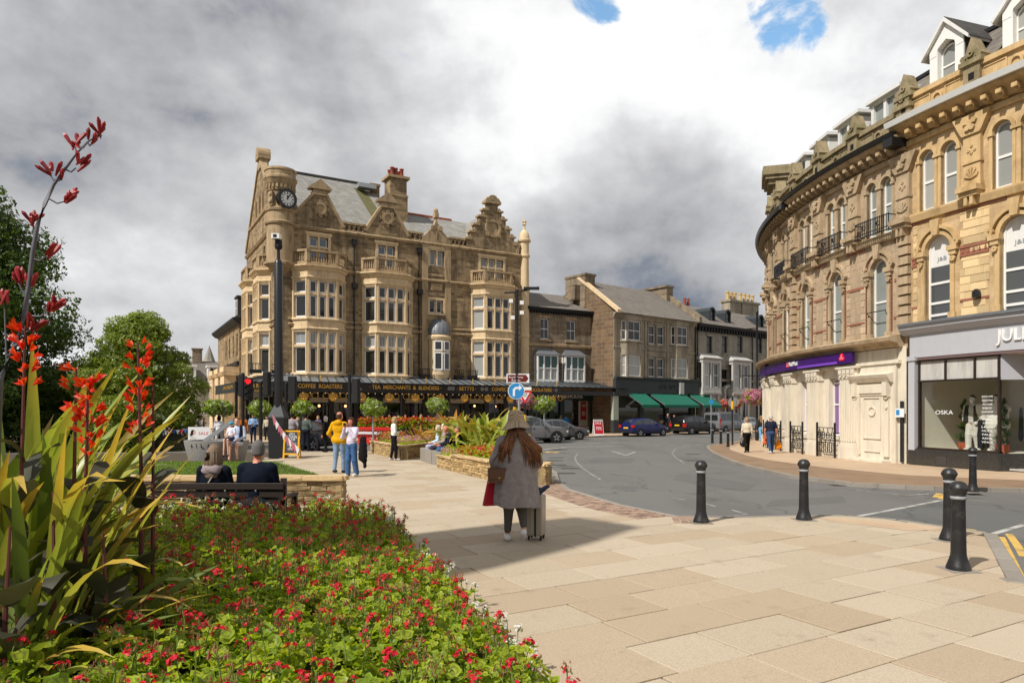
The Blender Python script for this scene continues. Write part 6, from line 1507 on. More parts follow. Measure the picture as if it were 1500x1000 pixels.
def umbel(kind,seed,big=1.0):
 rd=random.Random(seed);m=MB();L=rd.uniform(.13,.2);m.tube([(0,0,-L),(.01,0,-L*.4),(0,0,0)],.0032,4,1)
 n={'full':13,'part':11,'spent':15,'white':12}[kind]
 for i in range(n):
  a=rd.uniform(0,2*pi);e=rd.uniform(-.25,1.4);rr=rd.uniform(.022,.036)*big;c=Vector((rr*math.cos(a)*math.cos(e),rr*math.sin(a)*math.cos(e),rr*math.sin(e)+.012))
  m.tube([(0,0,0),c*.8],.0015,3,1)
  bloom=kind in('full','white')or(kind=='part' and rd.random()<.42)or(kind=='spent' and rd.random()<.07)
  if bloom:
   nrm=c.normalized();u=nrm.orthogonal().normalized();v=nrm.cross(u);s=rd.uniform(.009,.014)
   for q in range(5):
    t=2*pi*q/5;d=u*math.cos(t)+v*math.sin(t);w=u*-math.sin(t)+v*math.cos(t)
    m.poly([c,c+d*s*.6+w*s*.45+nrm*.002,c+d*s*1.15+nrm*.004*(q%2),c+d*s*.6-w*s*.45+nrm*.002],0)
  else:
   b=c*rd.uniform(.9,1.25);w=.0048;m.poly([b+Vector((w,0,-.009)),b+Vector((0,w,.009)),b+Vector((-w,0,-.009))],2);m.poly([b+Vector((0,w,-.009)),b+Vector((w*.3,0,.012)),b+Vector((0,-w,-.009))],2 if rd.random()<.7 else 1)
 return m.mesh('flower_head',[M['petal_white' if kind=='white' else 'petal_red'],M['stem_green'],M['petal_spent']])
UM=[umbel('full',1,1.1),umbel('full',2,1.2),umbel('full',7,.9),umbel('part',3),umbel('part',4),umbel('part',8,1.2),umbel('spent',5),umbel('spent',6),umbel('spent',9,1.2)]
heads=[]
for x,y in plants:
 for q in range(2 if y<7 else 2):
  if random.random()<.78:heads.append((y,x+random.uniform(-.14,.14),bedz(x,y)+random.uniform(.27,.41),random.choices(range(9),(1.8,1.8,1.8,3,3,2.6,4,4,3.6))[0]))
UMW=[umbel('white',11),umbel('white',12,.8)]
for i in range(70):
 y=4.0+6.2*i/69+random.uniform(-.1,.1);x=-1.85+(10.3-y)*.347-random.uniform(.05,.25);heads.append((y,x,bedz(x,y)+random.uniform(.12,.3),9+i%2))
for i in range(60):
 x=random.uniform(-4.6,-1.9);y=random.uniform(8.1,8.5)if x<-2.9 else random.uniform(9.8,10.4);heads.append((y,x,bedz(x,y)+random.uniform(.25,.36),9+i%2))
heads.sort();rest=[[]for _ in range(11)];ALLU=UM+UMW;cnt=0
for y,x,z,k in heads:
 if cnt<296 and abs(x)<.8*y:
  cnt+=1;link('flower_head',ALLU[k],bed,Matrix.Translation((x,y,z))@Matrix.Rotation(random.uniform(0,6.3),4,'Z')@Matrix.Rotation(random.uniform(-.35,.35),4,'X')@Matrix.Scale(random.uniform(.85,1.3),4))
 else:rest[k].append((x,y,z))
mb=MB();
for k,l in enumerate(rest):
 me=ALLU[k];vs=[v.co.copy()for v in me.vertices];fs_=[(tuple(p.vertices),p.material_index)for p in me.polygons]
 wm=3 if k>=9 else 0
 for p in l:
  X=Matrix.Translation(p)@Matrix.Rotation(random.uniform(0,6.3),4,'Z')@Matrix.Scale(random.uniform(.8,1.2),4);b0=len(mb.v);mb.v+=[tuple(X@v)for v in vs]
  for f,mi in fs_:mb.f.append(tuple(b0+i for i in f));mb.m.append(wm if mi==0 else mi)
mb.build('far_flower_heads',[M['petal_red'],M['stem_green'],M['petal_spent'],M['petal_white']],bed,kind='stuff')
M['edging']=mat('buff stone edging',hexc('b39a74'),.9,.14,3,.35,40,grime=.35,obj=.1)
for a,b in along([(1.0,2.1),(-1.95,10.6)],.95):
 m=MB();d=Vector((b[0]-a[0],b[1]-a[1])).normalized();A=Vector(a)+d*.006;B=Vector(b)-d*.006;n_=Vector((-d.y,d.x))*.17
 pts=[(A.x,A.y),(B.x,B.y),(B+n_).to_tuple(),(A+n_).to_tuple()];m.slab(pts,-.05,random.uniform(.095,.105));o=m.build('edging_stone',M['edging'],bed);bevel_mesh(o.data,.012,1)
for a,b in along([(-1.8,10.6),(-3.1,10.75)],.9):
 m=MB();kerbbox(m,a,b,-.42,-.02,.16);o=m.build('edging_stone',M['edging'],bed);bevel_mesh(o.data,.015,1)
 # --- sword-leaved clump with bronze cannas on the left
def blade(L,w,bend,seg=9,fold=.35,twist=0,shape='sword'):
 V,Fq,al,sd=[],[],[],[]
 x=z=0;e=0
 for i in range(seg+1):
  f=i/seg;ang_=pi/2-bend*f*f
  if i:x+=L/seg*math.cos(ang_);z+=L/seg*math.sin(ang_)
  ww=w*((.55+.9*f if f<.5 else 1.0)*(1 if f<.55 else max(.02,(1-((f-.55)/.45)**2))))if shape=='sword' else w*max(.03,math.sin(pi*min(1,.06+.94*f))**.75)
  nx,nz=-math.sin(ang_),math.cos(ang_);tw=twist*f
  for s_ in(-1,0,1):
   o=-fold*ww*(1-abs(s_));V.append((x+nx*o*1.0+(nx*s_*ww*math.sin(tw)),s_*ww*math.cos(tw),z+nz*o*.0+(-o)*abs(nz)*0+nz*s_*ww*math.sin(tw)-(.0)));al.append(f);sd.append(s_)
 for i in range(seg):
  for k in(0,1):a=i*3+k;Fq.append((a,a+3,a+4,a+1))
 return V,Fq,al,sd
def blade_mesh(name,mt,*a,**k):
 V,Fq,al,sd=blade(*a,**k);me=np_mesh(name,V,Fq,M[mt],smooth=True);set_attr(me,'along',al);set_attr(me,'side',sd);return me
def clump(t,meshes,n,base,spread,lean,sc=(.8,1.15),az=(0,2*pi),name='leaf'):
 for i in range(n):
  a=random.uniform(*az);r=spread*math.sqrt(random.random());p=Vector(base)+Vector((r*math.cos(a)*.8,r*math.sin(a)*.8,0))
  me=random.choice(meshes);X=Matrix.Translation(p)@Matrix.Rotation(a+random.uniform(-.35,.35),4,'Z')@Matrix.Rotation(random.uniform(*lean),4,'Y')@Matrix.Rotation(random.uniform(-.5,.5),4,'Z')@Matrix.Scale(random.uniform(*sc),4)
  if 'sword' in t.name:
   w=[t.location+X@v.co for v in list(me.vertices)[::5]]
   if any(q.x/q.y>-.442 or(q.x/q.y>-.482 and(1.8-q.z)/q.y<.14)for q in w):continue
  link(name,me,t,X)
ph=thing('sword_leaf_clump','tall yellow green sword leaved plant at the left edge of the geranium bed','plant',(-2.95,4.2,.25))
PB=[blade_mesh('leaf','phormium',1.8,.04,b,twist=tw)for b,tw in((.3,.3),(.7,-.4),(1.2,.5),(1.7,.2),(.5,.8))]+[blade_mesh('leaf','phormium_dark',1.5,.038,b,twist=tw)for b,tw in((.6,.4),(1.3,-.3))]
clump(ph,PB,80,(-.12,.1,0),.32,(.02,.5),(.8,1.15));clump(ph,PB,46,(.1,-.1,.0),.3,(.75,1.4),(.5,.7),az=(-1.4,.5));clump(ph,PB,46,(-.35,.0,0),.35,(.05,.55),(.8,1.1));clump(ph,PB,34,(-.7,.5,0),.35,(.05,.6),(.85,1.2));clump(ph,PB,14,(-.1,-.25,0),.2,(.5,1.1),(.55,.8),az=(-1.6,.4));clump(ph,PB,16,(.0,.5,.05),.25,(.3,1.0),(.45,.65),az=(-.9,1.2))
ph2=thing('sword_leaf_clump','striped sword leaved plant fanning low over the geraniums, in front of the cannas','plant',(-2.5,3.72,.22))
clump(ph2,PB,66,(-.2,0,0),.25,(.05,.6),(.6,.92),az=(-1.0,2.4));clump(ph2,PB,60,(-.15,-.05,0),.2,(.6,1.25),(.42,.64),az=(-1.2,.9));clump(ph2,PB,16,(-.2,-.1,0),.2,(.3,1.1),(.5,.8),az=(2.2,4.6))
sp2=thing('red_flower_stalk','long grey arching stalk with dull red flower clusters against the sky','plant',(-3.2,4.2,.3))
def w2(px,py,d=4.2):p=at(px,d,py);return(p.x+3.2,p.y-4.2,p.z-.3)
SPATH=[(-6,700),(0,555),(22,505),(36,462),(42,420),(48,370),(55,330),(66,298),(79,270),(95,248),(112,225),(128,208),(146,197)]
m=MB();m.tube([w2(*p)for p in SPATH],[.02,.018,.016,.015,.013,.013,.012,.011,.009,.008,.006,.005,.004],6);m.build('stalk',M['stem_dark'],sp2,smooth=True)
fl=MB()
def tubeflower(fl,p,d,L,seed):
 d=Vector(d).normalized();p=Vector(p);s=d.orthogonal().normalized()*.012*math.sin(seed);fl.tube([p,p+d*L*.4+s*.4,p+d*L*.8+s,p+d*L+s*1.6],[.005,.011,.013,.004],5)
for(bx,by),(tx,ty),k in(((128,208),(112,212),2),((112,225),(110,205),4),((146,197),(150,193),4),((128,208),(137,205),4),((84,262),(70,250),4),((95,248),(118,240),4),((86,258),(88,258),2),((70,290),(105,292),7),((50,345),(48,315),6),((46,378),(76,370),4),((40,430),(22,403),6),((36,462),(92,448),8),((38,450),(40,405),2),((42,425),(50,412),2),((30,480),(52,478),7),((10,530),(5,408),3)):
 m=MB();b,t_=Vector(w2(bx,by)),Vector(w2(tx,ty));q=b+(t_-b)*.7+Vector((0,0,-.015));m.tube([b,b+(t_-b)*.4+Vector((0,0,-.03)),q],[.006,.005,.004],5);o=m.build('flower_branch',M['stem_dark'],sp2)
 fl=MB()
 for i in range(k):
  d=Vector(((tx-bx)*.35+random.uniform(-9,9),random.uniform(-9,9),12+random.uniform(-4,6)+(by-ty)*.2));tubeflower(fl,q+Vector((random.uniform(-.02,.02),random.uniform(-.02,.02),random.uniform(-.02,.03))),d,random.uniform(.06,.11),i*1.7)
 fl.build('red_flowers',M['petal_phorm'],o)
cn_m=[blade_mesh('leaf','canna',.5,.12,b,8,.18,tw,'oval')for b,tw in((.8,.4),(1.4,-.5),(1.9,.3))];cg_m=[blade_mesh('leaf','canna_green',.5,.125,b,8,.2,tw,'oval')for b,tw in((.7,.3),(1.3,-.3))]
def canna(px,ptop,d,label,leaves=7,flower='petal_orange',nfl=30,green=0,zb=.25,spread=.34):
 p=at(px,d);t=thing('canna',label,'plant',(p.x,d,zb),random.uniform(0,6),'bronze leaved cannas');H=1.8+(600-ptop)/1000*d-zb
 m=MB();m.tube([(0,0,-.1),(.02,0,H*.5),(0,.01,H)],[.016,.012,.006],6);m.build('stem',M['stem_red'],t)
 for i in range(leaves):
  z=H*(.08+.62*i/leaves);a=i*2.4+random.uniform(-.4,.4)
  link('leaf',random.choice(cg_m if random.random()<green else cn_m),t,Matrix.Translation((0,0,z))@Matrix.Rotation(a,4,'Z')@Matrix.Rotation(random.uniform(.2,.8),4,'Y')@Matrix.Scale(random.uniform(.45,.75),4))
 f=MB()
 for i in range(nfl):
  z=H-random.uniform(0,spread);a=random.uniform(0,2*pi);c=Vector((.035*math.cos(a),.035*math.sin(a),z));out_=Vector((math.cos(a),math.sin(a),random.uniform(.4,1.6))).normalized();s=out_.orthogonal().normalized();q=out_.cross(s)
  for k in range(3):
   w=(s*math.cos(k*2.1)+q*math.sin(k*2.1));L=random.uniform(.04,.07);f.poly([c,c+out_*L*.5+w*.014,c+out_*L+w*.02,c+out_*L*.7-w*.008])
 if nfl:f.build('flowers',M[flower],t,kind='stuff')
 return t
bl=thing('bronze_leaf_clump','mound of broad bronze leaves low among the sword blades','plant',(-2.72,3.62,.2));clump(bl,cn_m+cg_m[:1],34,(0,0,.1),.45,(.35,1.15),(.7,1.15));clump(bl,PB[5:],30,(0,0,0),.35,(.5,1.25),(.5,.75),az=(-1.4,1.2))
canna(37,478,3.7,'tall canna with a red flower spike nearest the left edge',9,green=.2);canna(113,540,3.9,'slender canna with thin red spike left of the broad one',6,nfl=22,spread=.34);canna(130,556,3.75,'canna with the broadest orange red flower head, second from right',8,nfl=44,green=.3,spread=.42)
canna(203,503,4.1,'tallest canna with orange red spike, furthest right',6,nfl=48,spread=.55,green=.4);canna(222,560,4.2,'canna gone to seed beside the tallest spike',7,nfl=0,green=.6);canna(75,720,3.55,'flowerless canna with large dark leaves low at the front',7,nfl=0);canna(14,770,3.3,'flowerless bronze canna at the bottom left corner',7,nfl=0);canna(150,780,3.6,'flowerless dark canna between sword leaves and geraniums',8,nfl=0)
# --- small lawn behind the low wall
LAWN=[(-11,13.25),(-5.75,13.25),(-4.15,13.4),(-4.6,16.4),(-6.2,17.9),(-11,18.4)]
def lz(x,y):return.43-.28*max(0,min(1,(x+6)/2.0))
m=MB();m.poly([(x,y,lz(x,y))for x,y in LAWN]);m.slab(LAWN,-.1,lambda x,y:lz(x,y)-.005);o=m.build('lawn',M['soil']);o['kind']='structure'
n=26000;X=rng.uniform(-11,-4.2,n);Y=rng.uniform(13.3,18,n);ok=np.array([inside((a,b),LAWN)for a,b in zip(X,Y)]);X,Y=X[ok],Y[ok]
Z=np.array([lz(a,b)for a,b in zip(X,Y)]);bt=(np.array([(-.12,0,0),(.12,0,0),(.1,.1,.6),(0,.3,1.)]),np.array([(0,1,2,3)]));V,F=scatter(*bt,np.stack([X,Y,Z],1),rotmats(len(X),0,.9),rng.uniform(.03,.055,len(X)))
o=link('lawn_grass',np_mesh('lawn_grass',V,F,M['grassm']));tag(o,'short bright lawn grass behind the low stone wall','grass',kind='stuff')
# --- low stone walls, every stone an object
M['wall_stone']=mat('split walling stone',hexc('b59a6c'),.9,.18,5,.6,25,obj=.22,grime=.25,col2=hexc('9a8058'))
M['wall_dark']=mat('weathered walling stone',hexc('94805f'),.9,.18,5,.6,25,obj=.22,grime=.45,col2=hexc('77664a'));M['coping']=mat('buff coping stone',hexc('c0a67c'),.88,.12,3,.35,35,obj=.1,grime=.3)
STN={}
def stone_mesh(w,h,dp,m,v):
 k=(w,h,dp,m,v)
 if k not in STN:
  rd=random.Random(v*7+int(w*100));b=bmesh.new();bmesh.ops.create_cube(b,size=1)
  for q in b.verts:q.co=Vector((q.co.x*w,q.co.y*dp,q.co.z*h))
  bmesh.ops.subdivide_edges(b,edges=b.edges,cuts=1)
  for q in b.verts:
   q.co+=Vector((rd.uniform(-.006,.006),0,rd.uniform(-.006,.006)))
   if q.co.y<-dp*.4:q.co.y+=rd.uniform(-.02,.014)
  me=bpy.data.meshes.new('stone');b.to_mesh(me);b.free();me.materials.append(M[m]);STN[k]=me
 return STN[k]
def stone_wall(t,pts,z0,h,ch,m,lens,dp=.12,cop=None,copw=.3,copl=.7):
 """courses of split stone along a line of ground points, seen from the right-hand side going on"""
 core=MB()
 for a,b in zip(pts,pts[1:]):
  d=Vector((b[0]-a[0],b[1]-a[1]));L=d.length;d/=L;rz=math.atan2(d.y,d.x);n=Vector((d.y,-d.x));A=Vector(a)
  kerbbox(core,a,b,-.2,-.1,z0+h-.01,0)if False else core.slab([(A-n*.03)[:],(Vector(b)-n*.03)[:],(Vector(b)-n*.24)[:],(A-n*.24)[:]],lambda x,y:gz(x,y)+z0-.1,lambda x,y:gz(x,y)+z0+h-.01)
  rows=max(1,round(h/ch));rh=h/rows
  for r in range(rows):
   u=-(random.random()*.2 if r%2 else 0)
   while u<L-.02:
    w=random.choice(lens);x0,x1=max(0,u),min(L,u+w);u+=w
    if x1-x0<.05:continue
    c=A+d*(x0+x1)/2-n*(dp/2+random.uniform(-.008,.01));zz=gz(c.x,c.y)+z0+rh*(r+.5);ww=max(.04,round((x1-x0)/.05)*.05-.008)
    link('stone',stone_mesh(round(ww,3),round(rh-.01,3),dp,m,random.randint(0,3)),t,Matrix.Translation((c.x,c.y,zz))@Matrix.Rotation(rz,4,'Z'))
  if cop:
   k=max(1,round(L/copl))
   for i in range(k):
    c=A+d*L*(i+.5)/k-n*(copw/2-.04);w=L/k-.008;link('coping_stone',stone_mesh(round(w,2),cop,copw,'coping',i%3),t,Matrix.Translation((c.x,c.y,gz(c.x,c.y)+z0+h+cop/2))@Matrix.Rotation(rz,4,'Z'))
 core.build('wall_core',M['wall_dark'],t)
lw=thing('garden_wall','low split stone wall with buff coping behind the occupied bench','wall',(0,0,0));stone_wall(lw,[(-8.6,13.0),(-3.22,13.0),(-3.22,13.3)],-.02,.49,.098,'wall_dark',(.3,.4,.5,.55),.16,.09,.34,.8)
pa=thing('planter_wall','long yellow stone planter behind the woman with the suitcase','planter',(0,0,0));PAL=[(-2.45,22.3),(-1.85,20.8)];PAH=[(-1.85,20.8),(-.6,17.95),(.82,16.65),(1.0,17.6)]
stone_wall(pa,PAL,0,.36,.08,'wall_stone',(.35,.45,.55),.12,.05,.3);stone_wall(pa,PAH,0,.46,.08,'wall_stone',(.35,.45,.55),.12,.06,.3)
PAI=[(-2.3,22.4),(-1.7,20.9),(-.5,18.2),(.75,16.95),(.85,18),(.5,24),(-.9,28.5),(-2.6,29),(-3.0,28),(-2.1,24)]
pb=thing('planter_wall','yellow stone planter of pink flowers left of the seated pensioners','planter',(0,0,0));stone_wall(pb,[(-6.35,30.6),(-4.15,25.7),(-3.45,28.6)],0,.5,.085,'wall_stone',(.35,.45,.55,.65),.12,.05,.3)
PBI=[(-6.1,30.6),(-4.15,26.1),(-3.6,28.6),(-3.0,30.4)]
for t,poly,zz in((pa,PAI,.36),(pb,PBI,.42)):
 m=MB();p=poly if area(poly)>0 else poly[::-1];m.slab(p,-.4,lambda x,y,zz=zz:gz(x,y)+zz);m.build('soil',M['soil'],t)
def flower_mass(name,label,poly,zlo,zhi,n,s,mats,w,parent=None,zf=None,group=None,cat='flowers'):
 xs=[p[0]for p in poly];ys=[p[1]for p in poly];P=[]
 while len(P)<n:
  x,y=random.uniform(min(xs),max(xs)),random.uniform(min(ys),max(ys))
  if inside((x,y),poly):P.append((x,y,gz(x,y)+random.uniform(zlo,zhi)))
 P=np.array(P);V,F=scatter(*TREELEAF2,P,rotmats(n,0,1.0),s*rng.uniform(.7,1.3,n));mi=np.repeat(rng.choice(len(mats),n,p=w),len(TREELEAF2[1]))
 z_=P[:,2]-np.array([gz(0,y)for y in P[:,1]]);low=np.repeat(z_<zlo+(zhi-zlo)*.5,len(TREELEAF2[1]));mi=np.where(low,0,mi)
 o=link(name,np_mesh(name,V,F,[M[k]for k in mats],mi),parent)
 o['kind']='stuff'
 if parent is None:tag(o,label,cat,group)
 return o
flower_mass('pink_flowers','low pink flowers at the step of the yellow stone planter',[(-2.35,22.4),(-1.8,21.0),(-1.5,21.4),(-2.0,23.6)],.36,.62,900,.06,['geranium','petal_pink'],[.35,.65])
flower_mass('red_bedding','scarlet bedding flowers spilling along the front planter',[(-1.75,20.9),(-.55,18.3),(.7,17.1),(.75,18.6),(-1.0,21.5)],.36,.78,3600,.06,['geranium','petal_red','petal_spent'],[.42,.5,.08])
flower_mass('bedding_greens','low green foliage in front of the tall plants of the planter',PAI,.3,.7,4200,.09,['geranium','basket_leaf','petal_orange'],[.7,.22,.08])
flower_mass('mauve_flowers','mounds of mauve pink flowers in the planter left of the bench',PBI,.42,.8,3000,.07,['geranium','petal_pink','petal_mauve'],[.35,.5,.15])
flower_mass('orange_bedding','orange and yellow bedding at the far end of the left planter',[(-6.1,30.6),(-5.2,28.6),(-4.6,29.6),(-5.0,31)],.45,.95,1300,.08,['basket_leaf','petal_red','petal_orange'],[.5,.3,.2])
OB=[blade_mesh('leaf','phormium_orange',1.0,.05,b,7,twist=tw)for b,tw in((.5,.3),(1.1,-.5),(1.6,.6))];GB=[blade_mesh('leaf','phormium',1.15,.075,b,7,twist=tw)for b,tw in((.5,.4),(1.0,-.5),(1.6,.4),(2.0,.2))]
CGB=[blade_mesh('leaf','canna_green',.8,.12,b,7,.2,tw,'oval')for b,tw in((.8,.3),(1.4,-.4))]
for px,d,n,lab in((612,31,34,'orange leaved spiky plant nearest the white jacketed woman'),(630,29.5,34,'orange leaved spiky plant directly behind the mauve flowers'),(648,28.5,30,'orange leaved spiky plant behind the grey haired sitters'),(722,19.6,30,'orange red spiky plant beside the suitcase woman')):
 p=at(px,d);t=thing('orange_spiky_plant',lab,'plant',(p.x,d,gz(0,d)+.4),0,'orange leaved plants in the planters');clump(t,OB,n,(0,0,0),.3,(.1,.8),(.75,1.1)if px<700 else(.4,.65))
for px,d,n,sc,lab in((672,25.2,40,(.9,1.5),'large yellow green strappy plant behind the bald sitter'),(692,24,44,(1.0,1.55),'broad yellow green strappy plant in the middle of the front planter'),(712,24.8,40,(1.1,1.9),'tallest strappy plant, right behind the lettering of the canopy'),(732,23,40,(.9,1.4),'strappy plant just left of the sun hat'),(664,27.5,26,(1.3,1.9),'dry brownish strappy plant fanning out behind the sitters'),(705,21.5,30,(.6,1.0),'low strappy plant above the scarlet bedding')):
 p=at(px,d);t=thing('strappy_plant',lab,'plant',(p.x,d,gz(0,d)+.38),0,'tall strappy plants in the front planter');clump(t,GB if 'dry' not in lab else OB,n,(0,0,0),.3,(.05,.7),sc)
 if px in(692,732,672):clump(t,CGB,14,(0,0,.2),.4,(.1,.8),(.8,1.2))
 # ================================================================== people: one continuous surface each, from a blended distance field
def smin(a,b,k):
 h=np.clip(.5+.5*(b-a)/k,0,1);return b*(1-h)+a*h-k*h*(1-h)
def f_caps(P,a,b,ra,rb,sq=None):
 a,b=np.array(a,float),np.array(b,float)
 if sq is not None:s=np.array(sq,float);P=P/s;a=a/s;b=b/s
 ba=b-a;pa=P-a;t=np.clip((pa@ba)/max(ba@ba,1e-9),0,1);return np.linalg.norm(pa-t[:,None]*ba,axis=1)-(ra+(rb-ra)*t)
def f_ell(P,c,r,X=None):
 q=P-np.array(c,float)
 if X is not None:q=q@X
 r=np.array(r,float);k0=np.linalg.norm(q/r,axis=1);k1=np.linalg.norm(q/(r*r),axis=1)+1e-9;return k0*(k0-1)/k1
def surface(prims,h,k=.03,cut=None,noise=0):
 """prims: (fn(P), label, lo, hi, k); returns vertices, quads and a label per quad (surface nets)"""
 lo=np.min([p[2]for p in prims],0)-3*h;hi=np.max([p[3]for p in prims],0)+3*h
 n=np.ceil((hi-lo)/h).astype(int)+1;ax=[lo[i]+h*np.arange(n[i])for i in range(3)]
 F=np.full(n,9.);best=np.full(n,9.);lab=np.zeros(n,np.int8)
 for fn,l,a,b,kk in prims:
  i0=np.maximum(0,np.floor((np.array(a)-lo-.12)/h).astype(int));i1=np.minimum(n,np.ceil((np.array(b)-lo+.12)/h).astype(int)+1)
  sl=tuple(slice(i0[i],i1[i])for i in range(3));G=np.stack(np.meshgrid(*[ax[i][sl[i]]for i in range(3)],indexing='ij'),-1);d=fn(G.reshape(-1,3)).reshape(G.shape[:3])
  F[sl]=smin(F[sl],d,kk or k);m=d<best[sl];best[sl]=np.where(m,d,best[sl]);lab[sl]=np.where(m,l,lab[sl])
 if cut is not None or noise:
  G=np.stack(np.meshgrid(*ax,indexing='ij'),-1).reshape(-1,3)
  if noise:F+=(noise*(np.sin(G[:,0]*31+2*np.sin(G[:,2]*19))*np.sin(G[:,2]*27+G[:,0]*9)*np.sin(G[:,1]*29+1))).reshape(n)
  if cut is not None:F=np.maximum(F,cut(G).reshape(n))
 ins=F<0;c=[ins[dx:n[0]-1+dx,dy:n[1]-1+dy,dz:n[2]-1+dz]for dx in(0,1)for dy in(0,1)for dz in(0,1)]
 any_=np.logical_or.reduce(c);all_=np.logical_and.reduce(c);act=any_&~all_;ids=np.full(act.shape,-1);ids[act]=np.arange(act.sum());A=np.argwhere(act)
 S=np.zeros((len(A),3));C=np.zeros(len(A))
 offs=[(dx,dy,dz)for dx in(0,1)for dy in(0,1)for dz in(0,1)]
 for i in range(8):
  for ax_ in range(3):
   if offs[i][ax_]:continue
   o0=np.array(offs[i]);o1=o0.copy();o1[ax_]=1;f0=F[tuple((A+o0).T)];f1=F[tuple((A+o1).T)];m=(f0<0)!=(f1<0);t=np.where(m,f0/np.where(m,f0-f1,1),0)
   p=A+o0+0.;p[:,ax_]+=t;S[m]+=p[m];C[m]+=1
 V=lo+h*S/np.maximum(C,1)[:,None];Q=[];L=[]
 for a in range(3):
  b,c_=(a+1)%3,(a+2)%3;s0=[slice(None)]*3;s1=[slice(None)]*3;s0[a]=slice(0,-1);s1[a]=slice(1,None);x=ins[tuple(s0)]!=ins[tuple(s1)];E=np.argwhere(x)
  E=E[(E[:,b]>0)&(E[:,c_]>0)&(E[:,b]<n[b]-1)&(E[:,c_]<n[c_]-1)];eb=np.zeros(3,int);eb[b]=1;ec=np.zeros(3,int);ec[c_]=1
  q=np.stack([ids[tuple((E-eb-ec).T)],ids[tuple((E-ec).T)],ids[tuple(E.T)],ids[tuple((E-eb).T)]],1);flip=~ins[tuple(E.T)];q[flip]=q[flip][:,::-1];Q.append(q)
  e1=E.copy();e1[:,a]+=1;L.append(np.where(ins[tuple(E.T)],lab[tuple(E.T)],lab[tuple(e1.T)]))
 return V,np.concatenate(Q),np.concatenate(L)
def caps(a,b,ra,rb,l,k=None,sq=None):
 r=max(ra,rb)*1.3;a,b=np.array(a,float),np.array(b,float);return(lambda P:f_caps(P,a,b,ra,rb,sq),l,np.minimum(a,b)-r,np.maximum(a,b)+r,k)
def ell(c,r,l,k=None,X=None):
 c=np.array(c,float);R=max(r);return(lambda P:f_ell(P,c,r,X),l,c-R,c+R,k)
HANDS={}
def hand_mesh(skin,side):
 if(skin,side)not in HANDS:
  m=MB();sx=side
  m.tube([(0,0,.01),(0,.004,-.03),(0,.004,-.075),(0,.004,-.092)],[.02,.03,.034,.026],8)
  for i,(y,L)in enumerate(((.03,.068),(.011,.078),(-.008,.073),(-.026,.056))):
   m.tube([(0,y,-.08),(-.006*sx,y*1.08,-.08-L*.45),(-.02*sx,y*1.1,-.08-L*.78),(-.034*sx,y*1.08,-.08-L*.96)],[.0095,.0088,.0078,.005],6)
  m.tube([(0,.02,-.025),(-.004*sx,.045,-.055),(-.012*sx,.052,-.085),(-.018*sx,.05,-.102)],[.013,.011,.0095,.006],6)
  HANDS[(skin,side)]=m.mesh('hand',M[skin],smooth=True)
 return HANDS[(skin,side)]
for nm,c in(('skin',None),('skin_pale','d9ab93'),('skin_ruddy','c47f66'),('skin_tan','a9745a')):
 if c:M[nm]=mat(nm.replace('_',' '),hexc(c),.5,.08,12,spec=.35)
CLOTH={}
def cloth(hexs,rough=.85):
 if hexs not in CLOTH:
  CLOTH[hexs]=M[hexs]if hexs in M else mat('cloth '+hexs,hexc(hexs),rough,.16,9,.3,60,spec=.15)
 return CLOTH[hexs]
def checkmat(name,c0,c1,sc,c2=None):
 n=NT(name);v=n.vec((sc,sc,sc));w1=n.n('ShaderNodeTexWave',wave_type='BANDS',bands_direction='Z');n.l(v,w1.inputs[0]);w1.inputs['Scale'].default_value=1
 w2_=n.n('ShaderNodeTexWave',wave_type='BANDS',bands_direction='X');n.l(v,w2_.inputs[0]);w2_.inputs['Scale'].default_value=1
 a=n.ramp(w1.outputs['Fac'],.45,.6);b=n.ramp(w2_.outputs['Fac'],.45,.6)
 c=n.mix(n.math('MULTIPLY',n.math('ADD',a,b),.5)if c2 else a,c0,c1);return n.done(c,.85,.15)
M['stripe_tee']=checkmat('grey striped cotton',(.42,.4,.42),(.2,.17,.19),9);M['check_shirt']=checkmat('green checked shirt',(.018,.04,.035),(.16,.19,.17),8,True)
M['denim_light']=mat('light blue denim',hexc('7f95ac'),.85,.2,7,.2,50,col2=hexc('66809c'));M['denim']=mat('blue denim',hexc('3d5f8c'),.85,.2,7,.2,50);M['denim_dark']=mat('dark denim',hexc('34455c'),.85,.2,7,.2,50)
M['grey_wool']=mat('flecked grey wool',hexc('8b8484'),.95,.25,22,.6,70,spec=.1,col2=hexc('9a9391'))
M['white_cotton']=mat('white cotton',(.72,.72,.73),.85,.06,8,.2,40)
POSES={'stand':dict(hip=.93),'walk':dict(hip=.92,stride=.22),'contra':dict(hip=.92,stride=.06),'sit':dict(hip=.52,sit=1)}
ARMS={'down':((.06,-.02,-.28),(.07,.05,-.53)),'pocket':((.11,-.06,-.27),(.03,.1,-.44)),'front':((.07,.0,-.27),(-.1,.2,-.26)),'lap':((.05,.05,-.27),(-.04,.29,-.34)),'phone':((.06,.14,-.22),(-.1,.22,.04)),'push':((.06,.02,-.27),(.0,.27,-.3)),'carry':((.05,.0,-.28),(.06,.08,-.54)),'fold':((.07,.04,-.26),(-.16,.16,-.2)),'hold':((.07,.02,-.27),(.02,.22,-.16))}
